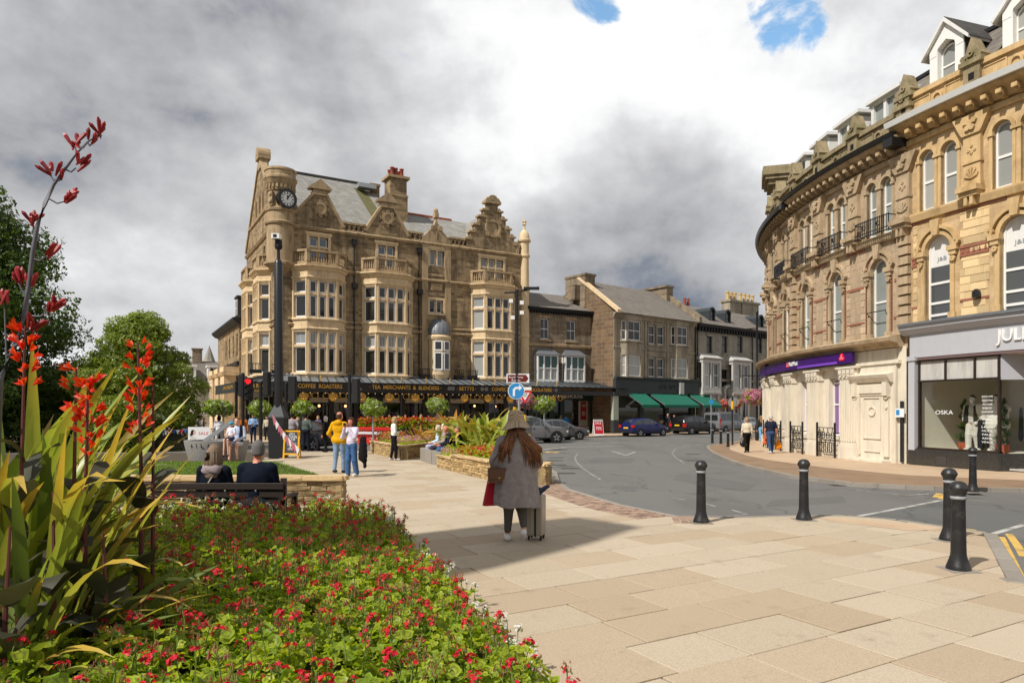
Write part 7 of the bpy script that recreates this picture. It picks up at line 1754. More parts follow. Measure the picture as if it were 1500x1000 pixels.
def person(label,loc,rz,H=1.72,pose='stand',top='333333',bottom='222222',skin='skin',shoe='1c1a1a',hair=('short','3a2a20'),arms=('down','down'),sleeve='long',legs='long',h=.022,lean=0,yaw=0,pitch=0,bulk=1.0,seat=.46,group=None,flip=0,knees=None,female=False,hood=False,loose=1.0,skirt=None,collar=None,hands=True,noise=.0):
 k=H/1.75;ps=POSES[pose];t=thing('person',label,'person',loc,rz,group);pr=[];sit=ps.get('sit')
 hz=(seat+.1)/k if sit else ps['hip']
 hipc=np.array((0,-.42 if sit else 0,hz));cl,sl=math.cos(lean),math.sin(lean)
 def T(x,y,z):
  z-=.93;return hipc+np.array((x,y*cl+z*sl,z*cl-y*sl))
 b=bulk;sh=.175 if female else.19
 LT,LB,LS,LK=1,2,3,0
 Xr=np.array(Matrix.Rotation(-lean,3,'X'))
 pr.append(ell(T(0,.0,1.26),(.178*b,.118*b,.21),LT,X=Xr));pr.append(ell(T(0,.012,1.06),(.158*b,.122*b,.17),LT,X=Xr));pr.append(ell(T(0,-.005,.94),(.172*b,.13*b,.12),LB if not hood else LT,X=Xr))
 pr.append(caps(T(-sh+.03,-.01,1.395),T(sh-.03,-.01,1.395),.066,.066,LT));pr.append(caps(T(0,-.01,1.43),T(0,.012,1.52),.054,.05,LK))
 if hood:pr.append(ell(T(0,-.085,1.43),(.125,.075,.085),LT));pr.append(caps(T(-.1,0,.95),T(.1,0,.95),.125*b,.125*b,LT,sq=(1,.9,1)))
 cy,sy=math.cos(yaw),math.sin(yaw);cp,sp_=math.cos(pitch),math.sin(pitch);hc=T(0,.02,1.5)
 def Hd(x,y,z):
  y,z=y*cp-z*sp_,y*sp_+z*cp;return hc+np.array((x*cy-y*sy,x*sy+y*cy,z))
 XH=np.array(Matrix.Rotation(yaw,3,'Z')@Matrix.Rotation(pitch,3,'X'))
 pr+=[ell(Hd(0,-.004,.125),(.077,.097,.112),LK,X=XH),ell(Hd(0,.042,.06),(.055,.058,.072),LK,X=XH),ell(Hd(0,.098,.098),(.014,.022,.026),LK,.012,X=XH),ell(Hd(.078,-.004,.105),(.012,.024,.034),LK,.01,X=XH),ell(Hd(-.078,-.004,.105),(.012,.024,.034),LK,.01,X=XH)]
 hw=[]
 for s_,am in((-1,arms[0]),(1,arms[1])):
  S=T(s_*sh,-.01,1.385);e,w=ARMS[am];E=S+np.array((s_*e[0],e[1],e[2]));Wp=S+np.array((s_*w[0],w[1],w[2]));f=1.18 if sleeve=='long' else 1.0
  pr.append(caps(S,E,.056*f*loose,.045*f*loose,LT));pr.append(caps(E,Wp,.043*f*loose,.031*f*(loose if sleeve=='long' else 1),LT if sleeve=='long' else LK));hw.append((s_,E,Wp))
  if sleeve=='short':pr[-2]=caps(S,S+(E-S)*.72,.06*loose,.056*loose,LT);pr.append(caps(S+(E-S)*.5,E,.044,.04,LK))
  pr.append(caps(Wp,Wp+(Wp-E)/np.linalg.norm(Wp-E)*.03,.028,.024,LK,.01))
 st=ps.get('stride',0)
 for s_ in(-1,1):
  q=s_*(1 if not flip else-1);Hp=hipc+np.array((s_*.088,0,-.03))
  if sit:
   kx=s_*(.1 if knees is None else knees);K=np.array((kx,.02,seat/k+.06));A=np.array((s_*.1,.03+.05*q,.085));toe=A+np.array((s_*.02,.15,-.045))
  else:
   K=np.array((s_*.095,st*q*.6+.015,.49));A=np.array((s_*.1,st*q-.015-(.0 if q>0 else st*.35),.085+(0 if q>0 else st*.28)));toe=A+np.array((s_*.025,.15,-.045-(0 if q>0 else st*.15)))
  ll=LB;g=1.1*loose
  pr.append(caps(Hp,K,.092*b*(1+.1*(loose-1)),.063*g,ll))
  if legs=='long':pr.append(caps(K,A+np.array((0,0,.02)),.062*g,.05*g*(1.15 if loose>1.1 else 1),ll))
  else:
   pr[-1]=caps(Hp,Hp+(K-Hp)*.85,.1*b,.085,ll);pr.append(caps(Hp+(K-Hp)*.6,K,.065,.056,LK));pr.append(caps(K,A,.056,.036,LK))
  pr.append(caps(A+np.array((0,-.03,-.035)),toe,.044,.038,LS,.015))
 if skirt:pr.append(caps(hipc+np.array((0,0,.0)),hipc+np.array((0,.0,-skirt)),.16,.22,LB,sq=(1,.8,1)))
 V,Q,L=surface(pr,h/k,.028,noise=noise);V=V*k
 mats=[M[skin],cloth(top),cloth(bottom),cloth(shoe)]
 link('body',np_mesh('body',V,Q,mats,L,True),t)
 if hands:
  for s_,E,Wp in hw:
   d=Vector(Wp-E).normalized();qn=Vector((0,0,-1)).rotation_difference(d);Wk=Vector(Wp)*k+d*.02
   link('hand',hand_mesh(skin,s_),t,Matrix.Translation(Wk)@qn.to_matrix().to_4x4()@Matrix.Scale(k,4))
 st_,hcol=hair;hp=[]
 if st_!='none':
  cutf=lambda P:np.full(len(P),-1.)
  def face(P,y0=.035,z0=.165):
   q=(P-hc)@XH;return np.minimum(np.maximum(q[:,1]-y0,0)+np.where(q[:,1]>y0,.0,q[:,1]-y0),z0-q[:,2])
  if st_ in('short','balding'):
   hp=[ell(Hd(0,-.01,.13),(.086,.104,.119),0,X=XH),ell(Hd(0,-.055,.075),(.07,.055,.07),0,X=XH)];cutf=(lambda P:np.maximum(np.maximum(face(P,.02,.178),.05-((P-hc)@XH)[:,2]),np.minimum(.135-((P-hc)@XH)[:,2],((P-hc)@XH)[:,1]+.03)))if st_=='short' else(lambda P:np.maximum(np.maximum(((P-hc)@XH)[:,1]-.02,((P-hc)@XH)[:,2]-.165),.05-((P-hc)@XH)[:,2]))
  elif st_=='bob':hp=[ell(Hd(0,-.012,.135),(.096,.112,.12),0,X=XH),ell(Hd(0,-.035,.055),(.105,.085,.09),0,X=XH)];cutf=lambda P:face(P,.03,.18)
  elif st_=='curly':hp=[ell(Hd(0,-.012,.14),(.104,.118,.128),0,X=XH),ell(Hd(0,-.05,.07),(.09,.07,.07),0,X=XH)];cutf=lambda P:face(P,.05,.185)
  elif st_=='long':hp=[ell(Hd(0,-.012,.135),(.094,.112,.12),0,X=XH),caps(Hd(0,-.05,.08),Hd(0,-.1,-.16),.09,.085,0,sq=(1.15,.75,1))];cutf=lambda P:face(P,.03,.18)
  elif st_=='ponytail':hp=[ell(Hd(0,-.012,.135),(.088,.108,.116),0,X=XH),caps(Hd(0,-.11,.15),Hd(0,-.17,.0),.04,.025,0)];cutf=lambda P:face(P,.02,.18)
  hh=min(h/k,.018);V,Q,L=surface(hp,hh,.03,cutf,noise=.008 if st_ in('curly','long','bob')else.005);link('hair',np_mesh('hair',V*k,Q,cloth(hcol),None,True),t)
 return t,(lambda*p:Vector(Hd(*p))*k),(lambda*p:Vector(T(*p))*k),[Vector(w)*k for _,_,w in hw]
def gl(px,py):p=ground(px,py);return(p.x,p.y,p.z)
def gd(px,d):return((px-750)/1000*d,d,gz(0,d))
A_,L_,R_,T_=0,pi/2,-pi/2,pi
# --- the couple on the bench
bench=thing('park_bench','dark brown slatted bench seen from behind with a couple on it','bench',(-3.85,9.0,0))
M['bench_wood']=mat('dark brown stained timber',(.022,.013,.010),.55,.3,8,.2,30,spec=.4);M['bolt']=mat('steel bolt',(.5,.5,.5),.4,metal=.8)
for z,y in((.80,-.06),(.695,-.035),(.59,-.01)):
 m=MB();m.cub(-1.15,.86,y-.02,y+.015,z-.043,z+.043);o=m.build('back_slat',M['bench_wood'],bench);bevel_mesh(o.data,.006,1)
for y in(.08,.2,.32,.44):m=MB();m.cub(-1.15,.86,y-.05,y+.05,.43,.46);m.build('seat_slat',M['bench_wood'],bench)
for x in(-1.1,.1,.84):
 m=MB();m.cub(x-.035,x+.035,-.03,.03,0,.9 if x>.5 else.84);m.cub(x-.035,x+.035,.42,.48,0,.62);m.cub(x-.035,x+.035,0,.48,.36,.43);m.build('bench_frame',M['bench_wood'],bench)
m=MB();m.cub(.8,.88,-.06,.5,.62,.66);m.build('arm_rest',M['bench_wood'],bench)
for x in(-.42,.1,.5):m=MB();m.lathe([(0,-.086),(.012,-.084),(.012,-.08)],(x,0,.745),6,ax='Y');m.build('bolt',M['bolt'],bench)
pw,pwh,tr_,_=person('woman with long ash blonde hair seated on the bench, pale strap across her navy back',(-3.97,9.5,0),A_,1.66,'sit','0e1420','1a1a22','skin_pale',hair=('long','7d6a58'),arms=('lap','lap'),h=.016,female=True,bulk=1.04,seat=.46,noise=.004)
m=MB();
pts=[tr_(.12,-.09,1.43),tr_(.02,-.135,1.3),tr_(-.09,-.14,1.12),tr_(-.15,-.11,.98)]
for i in range(3):
 a,b=pts[i],pts[i+1];w=Vector((.018,0,.018));m.poly([a-w,a+w,b+w,b-w]);m.poly([a-w+Vector((0,-.006,0)),b-w+Vector((0,-.006,0)),b+w+Vector((0,-.006,0)),a+w+Vector((0,-.006,0))])
m.build('strap',cloth('b3a9a4'),pw)
V,Q,L=surface([ell(tr_(0,-.1,1.40),(.13,.06,.075),0),caps(tr_(-.1,-.02,1.43),tr_(.1,-.02,1.43),.055,.055,0)],.014,.03,noise=.01);link('scarf',np_mesh('scarf',V,Q,cloth('8c7f80'),None,True),pw)
pm,hd,tr_,_=person('man with short grey hair and navy jacket seated at the right of the bench',(-3.38,9.5,0),A_,1.8,'sit','0c1322','20222a','skin_ruddy',hair=('short','63605d'),arms=('lap','lap'),h=.016,bulk=1.18,seat=.46,yaw=.35,noise=.004)
m=MB();m.tube([hd(-.08,.0,.115),hd(-.075,.06,.118),hd(-.06,.1,.115),hd(.06,.1,.115),hd(.08,0,.115)],.004,4);m.build('spectacles',M['black'],pm)
m=MB();rd=random.Random(9)
for i in range(170):
 a=rd.uniform(pi*.92,pi*2.08);r_=rd.uniform(.9,1.05);x,y=math.cos(a),math.sin(a);ze=rd.uniform(-.2,-.1)
 m.tube([pwh(.03*x,-.02+.02*y,.255),pwh(.09*x*r_,-.012+.108*y*r_,.15),pwh(.115*x*r_,-.03+.115*y*r_,.02),pwh(.1*x+rd.uniform(-.02,.02),-.05+.1*y,ze)],[.008,.01,.01,.003],4)
M['ash_hair']=mat('ash blonde hair',hexc('6f5c4a'),.5,.3,4,col2=hexc('a08c72'),spec=.4,isl=.3);m.build('hair_strands',M['ash_hair'],pw,smooth=True)
# --- woman with the suitcase
WX,WY,WZ=gl(756,793)
wm=thing('person','woman in a grey wool coat and checked bucket hat walking away with a suitcase','person',(WX,WY,WZ),0)
pr=[];LK,LC,LL,LSH=0,1,2,3
for s_,K,A,toe in((-1,(-.10,.05,.47),(-.115,.06,.1),(-.13,.2,.05)),(1,(.07,.02,.47),(.1,-.1,.2),(.09,-.02,.07))):
 pr+=[caps((s_*.09,0,.88),K,.1,.074,LL),caps(K,np.array(A)+np.array((0,0,.05)),.074,.048,LL),caps(np.array(A)+np.array((0,0,.07)),A,.034,.034,LK,.01),caps(np.array(A)+np.array((0,-.045,-.045))if s_<0 else(.1,-.12,.15),toe,.046,.042,LSH,.012)]
pr+=[ell((0,0,1.0),(.17,.13,.16),LC),ell((0,0,1.25),(.17,.12,.2),LC),caps((0,-.01,1.4),(0,.01,1.5),.055,.052,LK),ell((0,.01,1.6),(.077,.096,.115),LK),ell((0,.05,1.54),(.055,.06,.07),LK),ell((0,.11,1.58),(.014,.02,.025),LK,.01),caps((-.17,-.01,1.38),(-.25,-.02,1.12),.06,.05,LC),caps((-.25,-.02,1.12),(-.2,.2,1.02),.045,.032,LK),caps((.17,-.01,1.38),(.25,-.02,1.12),.06,.05,LC),caps((.25,-.02,1.12),(.14,.24,1.05),.045,.032,LK)]
V,Q,L=surface(pr,.014,.028);link('body',np_mesh('body',V,Q,[M['skin'],M['grey_wool'],cloth('57544f'),M['white_cotton']],L,True),wm)
for s_,p,e in((-1,(-.2,.2,1.02),(-.25,-.02,1.12)),(1,(.14,.24,1.05),(.25,-.02,1.12))):
 d=(Vector(p)-Vector(e)).normalized();link('hand',hand_mesh('skin',s_),wm,Matrix.Translation(Vector(p)+d*.02)@Vector((0,0,-1)).rotation_difference(d).to_matrix().to_4x4())
def coatf(P):
 z=P[:,2];th=np.arctan2(P[:,1]+.01,P[:,0]);a=np.interp(z,[.4,.8,1.1,1.3,1.4,1.47],[.325,.29,.255,.235,.185,.08]);b=np.interp(z,[.4,.8,1.1,1.3,1.4,1.47],[.27,.235,.2,.17,.125,.07])
 f=np.clip((1.25-z)/.8,0,1);r=1+f*(.045*np.sin(th*6+1.0+z*1.5)+.03*np.sin(th*11+2));q=np.sqrt((P[:,0]/(a*r))**2+((P[:,1]+.01)/(b*r))**2);return np.maximum((q-1)*np.minimum(a,b),z-1.475)
pr=[(coatf,0,np.array((-.42,-.35,.42)),np.array((.42,.35,1.48)),.03),caps((-.18,-.01,1.36),(-.265,-.03,1.1),.095,.09,0,.05),caps((-.265,-.03,1.1),(-.22,.17,1.02),.095,.075,0,.05),caps((.18,-.01,1.36),(.265,-.03,1.1),.095,.09,0,.05),caps((.265,-.03,1.1),(.17,.2,1.04),.095,.075,0,.05)]
V,Q,L=surface(pr,.014,.04,lambda P:(.49+.012*np.sin(P[:,0]*14)-.05*P[:,0])-P[:,2],noise=.006);link('coat',np_mesh('coat',V,Q,M['grey_wool'],None,True),wm)
m=MB();rd=random.Random(4)
for i in range(230):
 a=rd.uniform(-1.0,pi+1.0)+pi;f=rd.random();x0,y0=.085*math.cos(a),.01+.1*math.sin(a)*(1 if math.sin(a)<0 else.3);right=x0>.01;zend=rd.uniform(1.0,1.28)if right else rd.uniform(1.08,1.32);x1=x0*1.9+(.07+.13*f if right else-.05-.03*f);y1=-.16-.05*rd.random()+(.05 if abs(x1)>.2 else 0)
 zt=1.62;m.tube([(x0,y0-.01,zt),(x0*1.25,y0-.045,1.52),(x0*.55+x1*.5,-.13-.03*rd.random(),1.38),(x1*.95,y1,(zend+1.38)/2-.03),(x1+rd.uniform(-.02,.02),y1+rd.uniform(-.02,.02),zend)],[.013,.013,.012,.009,.003],4)
M['auburn']=mat('auburn hair',hexc('5c3a26'),.5,.3,3,col2=hexc('96643c'),spec=.4,isl=.35);m.build('hair',M['auburn'],wm,smooth=True)
n_=NT('checked tweed knit');v=n_.vec((42,42,42));ck_=n_.n('ShaderNodeTexChecker');n_.l(v,ck_.inputs[0]);ck_.inputs['Scale'].default_value=1;cc=n_.mix(ck_.outputs['Fac'],hexc('c0ab92'),hexc('83705d'));n_.bump(ck_.outputs['Fac'],.5,.01);M['tweed']=n_.done(n_.mix(n_.math('MULTIPLY',n_.noise(v,.5,4),.35),cc,hexc('c2ac90')),.95,.1)
m=MB();nn=28;prof=[(0,1.792),(.06,1.79),(.095,1.778),(.106,1.755),(.116,1.66),(.124,1.64),(.155,1.6),(.19,1.555),(.195,1.55),(.186,1.556),(.125,1.625),(.1,1.65)]
rings=[]
for r,z in prof:
 rings.append([m.vert((r*math.cos(t)*1.0,.01+r*1.08*math.sin(t),z+(0 if r<.13 else.012*math.sin(3*t)+.02*math.cos(t))))for t in[2*pi*q/nn for q in range(nn)]])
for a,b in zip(rings,rings[1:]):
 for q in range(nn):m.face((a[q],a[(q+1)%nn],b[(q+1)%nn],b[q]))
m.build('bucket_hat',M['tweed'],wm,smooth=True)
M['brown_leather']=mat('brown leather',hexc('5c3b26'),.45,.2,8,.2,50,spec=.4)
hbg=thing('handbag','brown leather shoulder bag hanging at the left side of the woman with the suitcase','handbag',(WX-.24,WY-.16,.82),.25);m=MB();m.cub(-.14,.14,-.05,.05,0,.19);o=m.build('bag_body',M['brown_leather'],hbg);bevel_mesh(o.data,.02,2)
m=MB();m.cub(-.145,.145,-.062,-.048,.05,.2);m.cub(-.145,.145,-.062,.052,.188,.2);o=m.build('flap',M['brown_leather'],hbg);bevel_mesh(o.data,.008,1);m=MB();m.lathe([(0,-.07),(.012,-.068),(.012,-.06)],(0,0,.07),8,ax='Y');m.build('clasp',M['gold'],hbg)
m=MB();m.tube([(.12,0,.18),(.16,.0,.35),(.19,-.01,.55),(.12,.02,.63)],.009,5);m.tube([(-.12,0,.18),(-.06,.03,.3),(.1,.06,.5)],.009,5);m.build('strap',M['brown_leather'],hbg)
rb=thing('shopping_bag','crimson cloth bag held low beside the grey coat','bag',(WX-.34,WY-.02,.5),.4);m=MB()
m.slab([(-.09,-.05),(.1,-.05),(.1,.05),(-.09,.05)],0,.02);a=[m.vert(p)for p in((-.11,-.05,.0),(.1,-.06,.04),(.1,.06,.04),(-.11,.05,0),(-.01,-.025,.5),(.06,-.025,.52),(.06,.025,.52),(-.01,.025,.5))]
for q in((0,1,5,4),(1,2,6,5),(2,3,7,6),(3,0,4,7),(4,5,6,7)):m.face([a[i]for i in q])
M['crimson']=mat('crimson cloth',hexc('a41228'),.75,.15,5,.3,20);m.build('bag_body',M['crimson'],rb);m=MB();m.tube([(.0,0,.5),(.04,.03,.6),(.06,.06,.62)],.008,5);m.tube([(.05,0,.5),(.07,.03,.6),(.07,.06,.62)],.008,5);m.build('handle',M['crimson'],rb)
sx,sy,sz=gl(784,789);su=thing('suitcase','pale champagne ribbed cabin suitcase with black wheels','suitcase',(sx,sy,sz),-.25)
M['champagne']=mat('champagne polycarbonate',hexc('a39a8b'),.35,.06,6,spec=.5);m=MB();m.cub(-.1,.13,-.13,.13,.06,.62);o=m.build('shell',M['champagne'],su);bevel_mesh(o.data,.035,3)
for x in(-.07,-.03,.07,.1):m=MB();m.cub(x-.01,x+.01,-.138,.138,.1,.58);m.build('rib',M['champagne'],su)
m=MB();m.cub(.015,.04,-.136,.136,.055,.625);m.build('zip_band',M['black_matt'],su)
for x in(-.07,.1):
 for y in(-.09,.09):m=MB();m.lathe([(.028,-.012),(.032,0),(.028,.012)],(x,y,.032),10,ax='X');m.cub(x-.012,x+.012,y-.015,y+.015,.03,.065);m.build('wheel',M['carblack'],su)
for y in(-.06,.06):m=MB();m.tube([(.02,y,.6),(.02,y,.98)],.008,6);m.build('handle_tube',M['galv'],su)
m=MB();m.tube([(.02,-.08,.98),(.02,.08,.98)],.014,6);m.build('handle_grip',M['black_matt'],su)
cp_=thing('sun_visor','dark peaked cap lying tilted on top of the champagne suitcase','cap',(sx+.03,sy,sz+.63),.5);m=MB();m.lathe([(.1,0),(.1,.03),(.07,.07),(0,.085)],(0,0,0),12);m.slab([(.0,-.09),(.2,-.06),(.22,0),(.2,.06),(0,.09)],.0,.012);m.build('cap',cloth('30394a'),cp_,Matrix.Rotation(-.5,4,'Y'),smooth=True)
# --- standing and walking people
P_=person
P_('balding man in a mustard yellow hooded sweatshirt and light jeans seen from behind',gl(497,692.5),-.25,1.83,'contra','d09a12','denim_light','skin_ruddy','3c342e',('balding','4a3a2e'),('pocket','pocket'),h=.018,hood=True,bulk=1.12,yaw=-.3,noise=.005)
p,hd,tr_,ws=P_('woman in white top and blue jeans raising a phone beside the mustard sweatshirt',gl(515,698),2.6,1.66,'contra','cfc6d6','denim','skin_ruddy','d8d4cc',('bob','4a2f22'),('phone','phone'),h=.018,female=True,loose=1.25,noise=.004)
m=MB();m.cub(-.04,.04,.27,.28,1.42,1.5);m.build('phone',M['black'],p)
jk=thing('folded_jacket','dark jacket hanging from the arm of the woman with the phone','jacket',gl(532,699));V,Q,L=surface([caps((0,0,1.05),(-.02,0,.55),.09,.12,0,sq=(1,.6,1)),caps((.03,0,.9),(.05,.02,.3),.07,.05,0,sq=(1,.6,1))],.02,.04,noise=.014);link('jacket',np_mesh('jacket',V,Q,cloth('1a171b'),None,True),jk)
P_('woman with blonde bob, white jacket and black trousers by the mauve planter',gl(577,674),-1.2,1.66,'contra','dcdad6','16151a','skin_pale','c9c4c4',('bob','a58b63'),('front','front'),female=True,pitch=-.2)
bs=dict(seat=.45,group=None)
def seated(label,px,d,rz,**k):
 return P_(label,gd(px,d),rz,pose='sit',**k)
seated('white haired woman in pale blue nearest the mauve planter, seated in profile',627,25.8,1.75,H=1.62,top='b4cbe0',bottom='a9acc9',skin='skin_pale',shoe='d8d0cc',hair=('curly','b9b2a2'),arms=('lap','lap'),female=True)
seated('white haired man in fawn jacket seated second from the mauve planter',634,24.9,1.8,H=1.74,top='9c9088',bottom='3c3842',skin='skin_pale',shoe='55565c',hair=('curly','d2cdc6'),arms=('lap','lap'),bulk=1.1)
seated('bald ruddy man in dark jacket and jeans leaning forward on the curved bench',644,23.9,1.85,H=1.74,top='20232f',bottom='denim',skin='skin_ruddy',shoe='2f5d66',hair=('none',''),arms=('lap','lap'),lean=.25,pitch=-.35,bulk=1.1)
seated('person in black with short light brown hair seated nearest the front planter',657,23.1,1.9,H=1.64,top='131318',bottom='565b66',skin='skin_ruddy',shoe='22323a',hair=('short','7a6656'),arms=('lap','fold'),lean=.12,female=True,bulk=1.12)
P_('woman in beige jacket and black trousers with a black handbag, walking away',gl(1094,663),-.15,1.6,'walk','cbbfa8','17140f','skin_pale','1c1a18',('curly','9a7f64'),('carry','down'),female=True,bulk=1.15,h=.02)
P_('man in navy waistcoat and blue trousers carrying an orange bag, walking away',gl(1129,664.5),-.1,1.72,'walk','20263a','34496b','skin_ruddy','cfcfd2',('short','b7b1aa'),('down','carry'),sleeve='short',bulk=1.15,h=.02)
hb1=thing('handbag','soft black handbag carried by the woman in beige','handbag',gl(1088.5,663));V,Q,L=surface([ell((0,0,.42),(.15,.09,.16),0)],.025,.03,noise=.015);link('bag_body',np_mesh('bag_body',V,Q,M['black'],None,True),hb1);m=MB();m.tube([(-.1,0,.5),(-.05,0,.72),(.05,0,.72),(.1,0,.5)],.012,5);m.build('handle',M['black'],hb1)
ob=thing('carrier_bag','bright orange carrier bag in the right hand of the waistcoated man','bag',gl(1140,664));V,Q,L=surface([caps((0,0,.32),(0,0,.52),.15,.08,0,sq=(1,.55,1))],.025,.03,noise=.015);link('bag_body',np_mesh('bag_body',V,Q,mat('orange plastic',hexc('e88a10'),.5,.1),None,True),ob);m=MB();m.tube([(-.06,0,.55),(0,0,.75),(.06,0,.55)],.012,5);m.build('handle',M['yellow'],ob)
ob=thing('carrier_bag','salmon coloured bag hanging at the left hand of the waistcoated man','bag',gl(1120.5,664));V,Q,L=surface([caps((0,0,.5),(0,0,.78),.12,.07,0,sq=(1,.55,1))],.025,.03,noise=.015);link('bag_body',np_mesh('bag_body',V,Q,cloth('d0714e'),None,True),ob)
P_('long haired woman in dark top and light jeans further along the bank pavement',gl(1115,648.5),.1,1.66,'walk','2c2a28','6f9cc4','skin','b9b4ae',('long','8a6844'),('down','hold'),female=True)
P_('person in pale jacket half hidden beside the long haired woman',gl(1121,647.5),.1,1.7,'walk','b7b0a4','8a8378','skin_pale','444444',('short','5a4a3c'),('down','down'),flip=1)
Z=.028
P_('man in a pale blue shirt facing the square, below a round green flower basket',gd(371,41),T_+.2,1.76,'stand','8fb0d4','202a44','skin','1b1b1b',('short','4b3a2e'),('front','front'),h=Z)
P_('person in orange top behind the traffic light pole',gd(357,40),T_,1.68,'stand','c4681c','2c2c30','skin_ruddy','1b1b1b',('short','2c2018'),h=Z,female=True)
P_('dark haired man in grey striped T shirt seen from behind by the black pillar',gd(428,32.5),.1,1.8,'contra','stripe_tee','1c1d26','skin_ruddy','1b1b1b',('short','221a16'),('pocket','pocket'),sleeve='short',bulk=1.1,h=Z)
P_('man in dark green checked shirt seen from behind next to the striped T shirt',gd(448,32),-.1,1.78,'contra','check_shirt','1a1e2c','skin','1b1b1b',('short','17120f'),('pocket','pocket'),bulk=1.15,h=Z)
P_('small person with fair hair peering out between the striped and checked shirts',gd(437,34),2.8,1.6,'stand','3a3140','22222a','skin_pale','1b1b1b',('curly','b79b7a'),h=Z,female=True)
P_('white haired woman in black holding a denim jacket by the parked black car',gd(477,31),1.4,1.66,'contra','131217','17171b','skin_ruddy','1b1b1b',('bob','c9c6bd'),('down','fold'),female=True,h=Z)
P_('woman in white pushing a dark pushchair, seen from behind',gd(321,34),.05,1.68,'walk','d9d9dc','b8b2b2','skin_tan','2a2a2a',('bob','191412'),('push','push'),female=True,bulk=1.1,h=Z)
P_('woman in white with dark tied back hair behind the sale banner',gd(292,36),-1.2,1.7,'stand','d5d8e0','2a2c38','skin_tan','1b1b1b',('ponytail','17110e'),('hold','hold'),female=True,h=Z)
P_('bare headed toddler held up behind the sale banner',(at(298.5,35.7).x,35.7,.45),-1.0,.95,'stand','c39a80','d8cfc8','skin_ruddy','cccccc',('short','5a4634'),h=.03,hands=False)
# father and child on the granite basin
p,hd,tr_,_=P_('man in sunglasses, pale blue shirt and shorts sitting on the granite basin',(at(349,22.6).x,22.2,.1),T_+.1,1.8,'sit','b7c4dd','b9bfcc','skin_pale','5b2d26',('short','7a5034'),('lap','lap'),legs='short',seat=.52,h=.02)
m=MB()
for s_ in(-1,1):m.ball(hd(s_*.032,.088,.125),(.024,.012,.018),8,5)
m.tube([hd(-.08,.02,.128),hd(-.05,.09,.13),hd(.05,.09,.13),hd(.08,.02,.128)],.004,4);m.build('sunglasses',M['black'],p)
V,Q,L=surface([caps(tr_(.13,.01,1.4),tr_(.13,.06,1.0),.085,.09,0,sq=(.8,1,1)),caps(tr_(-.13,.01,1.4),tr_(-.13,.06,1.0),.085,.09,0,sq=(.8,1,1)),caps(tr_(-.12,-.05,1.4),tr_(.12,-.05,1.1),.09,.1,0)],.022,.03);link('gilet',np_mesh('gilet',V,Q,cloth('181b28'),None,True),p)
p,hd,tr_,_=P_('small child in a turquoise helmet and white shirt sitting by the man in sunglasses',(at(338,22.3).x,21.95,.3),T_-.25,1.08,'sit','d5d7e4','3c4154','skin_pale','22222a',('none',''),('lap','lap'),legs='short',sleeve='short',seat=.5,h=.016)
m=MB();c=hd(0,-.01,.14)
for i in range(0):pass
V,Q,L=surface([ell(tuple(np.array(c)),(.078,.092,.074),0)],.012,.02,lambda P:np.array(c)[2]-.012-P[:,2]);link('helmet',np_mesh('helmet',V,Q,mat('turquoise helmet shell',hexc('168aa6'),.35,.05),None,True),p)
# by the bistro and the shop
P_('man in dark grey jacket with a pushchair on the bistro pavement',gd(978.5,62),2.2,1.78,'stand','2c2e33','2a2a2e','skin','1b1b1b',('short','8a857e'),h=Z+.004);P_('woman in navy jacket and scarlet scarf walking in light jeans past the bistro',gd(988,61.5),2.0,1.7,'walk','22304e','7f9ab8','skin','7a3030',('long','5a3020'),('down','push'),female=True,h=Z+.004)
P_('person in bright blue jacket standing before the shop display',gd(828.5,60),.3,1.68,'stand','0a78c8','1c1c22','skin','1b1b1b',('short','4a382c'),h=Z+.004,bulk=1.15);P_('person in pale grey jacket beside the bright blue jacket',gd(821.5,60.5),.2,1.62,'stand','a7a49c','2c2c30','skin_pale','1b1b1b',('curly','a39480'),h=Z+.004,female=True)
for i,(px,d,c,hr,sk,lab)in enumerate(((561,44.5,'9fb6cf','3a2a20','skin','pale blue shirted customer under the canopy, left end of the flower troughs'),(571,46,'2c1e22','17120f','skin_tan','dark clad customer sitting behind the red flowers below the lettering'),(594,46,'3a2d30','221814','skin','customer in maroon with dark hair behind the troughs'),(606,45,'5c2530','17120f','skin_ruddy','customer in plum seated right of the maroon one'),(617,47,'c9b8a8','8a6a48','skin_pale','fair haired customer in cream among the red flowers'),(652,47,'a03038','3a2a20','skin_ruddy','customer in red just left of the tall strappy plants'),(538,47,'4a4a55','2a1d16','skin','customer in slate grey below the second roundel'),(584,45.5,'6a6f7c','8a7a68','skin_pale','grey clad customer between the maroon and dark ones'),(628,45,'b7b2c4','3a2a20','skin','customer in pale lilac at the third flower trough'),(552,46.5,'8a3a34','201612','skin_tan','customer in brick red under the canopy beside the pale blue shirt'),(640,46,'3f5a48','4a3a2c','skin','customer in bottle green behind the fourth flower trough'),(391,45,'b8b09a','2c2018','skin','passer by in stone jacket between the tall pole and the canopy corner'),(466,44,'57506a','a08a6a','skin_pale','passer by in plum grey behind the parked black car'))):
 P_(lab,gd(px,d),T_+random.uniform(-.6,.6),random.uniform(1.6,1.75),'stand',c,'1c1c22',sk,'1b1b1b',('short' if i%2 else 'bob',hr),h=.036,hands=False,group='customers under the canopy')
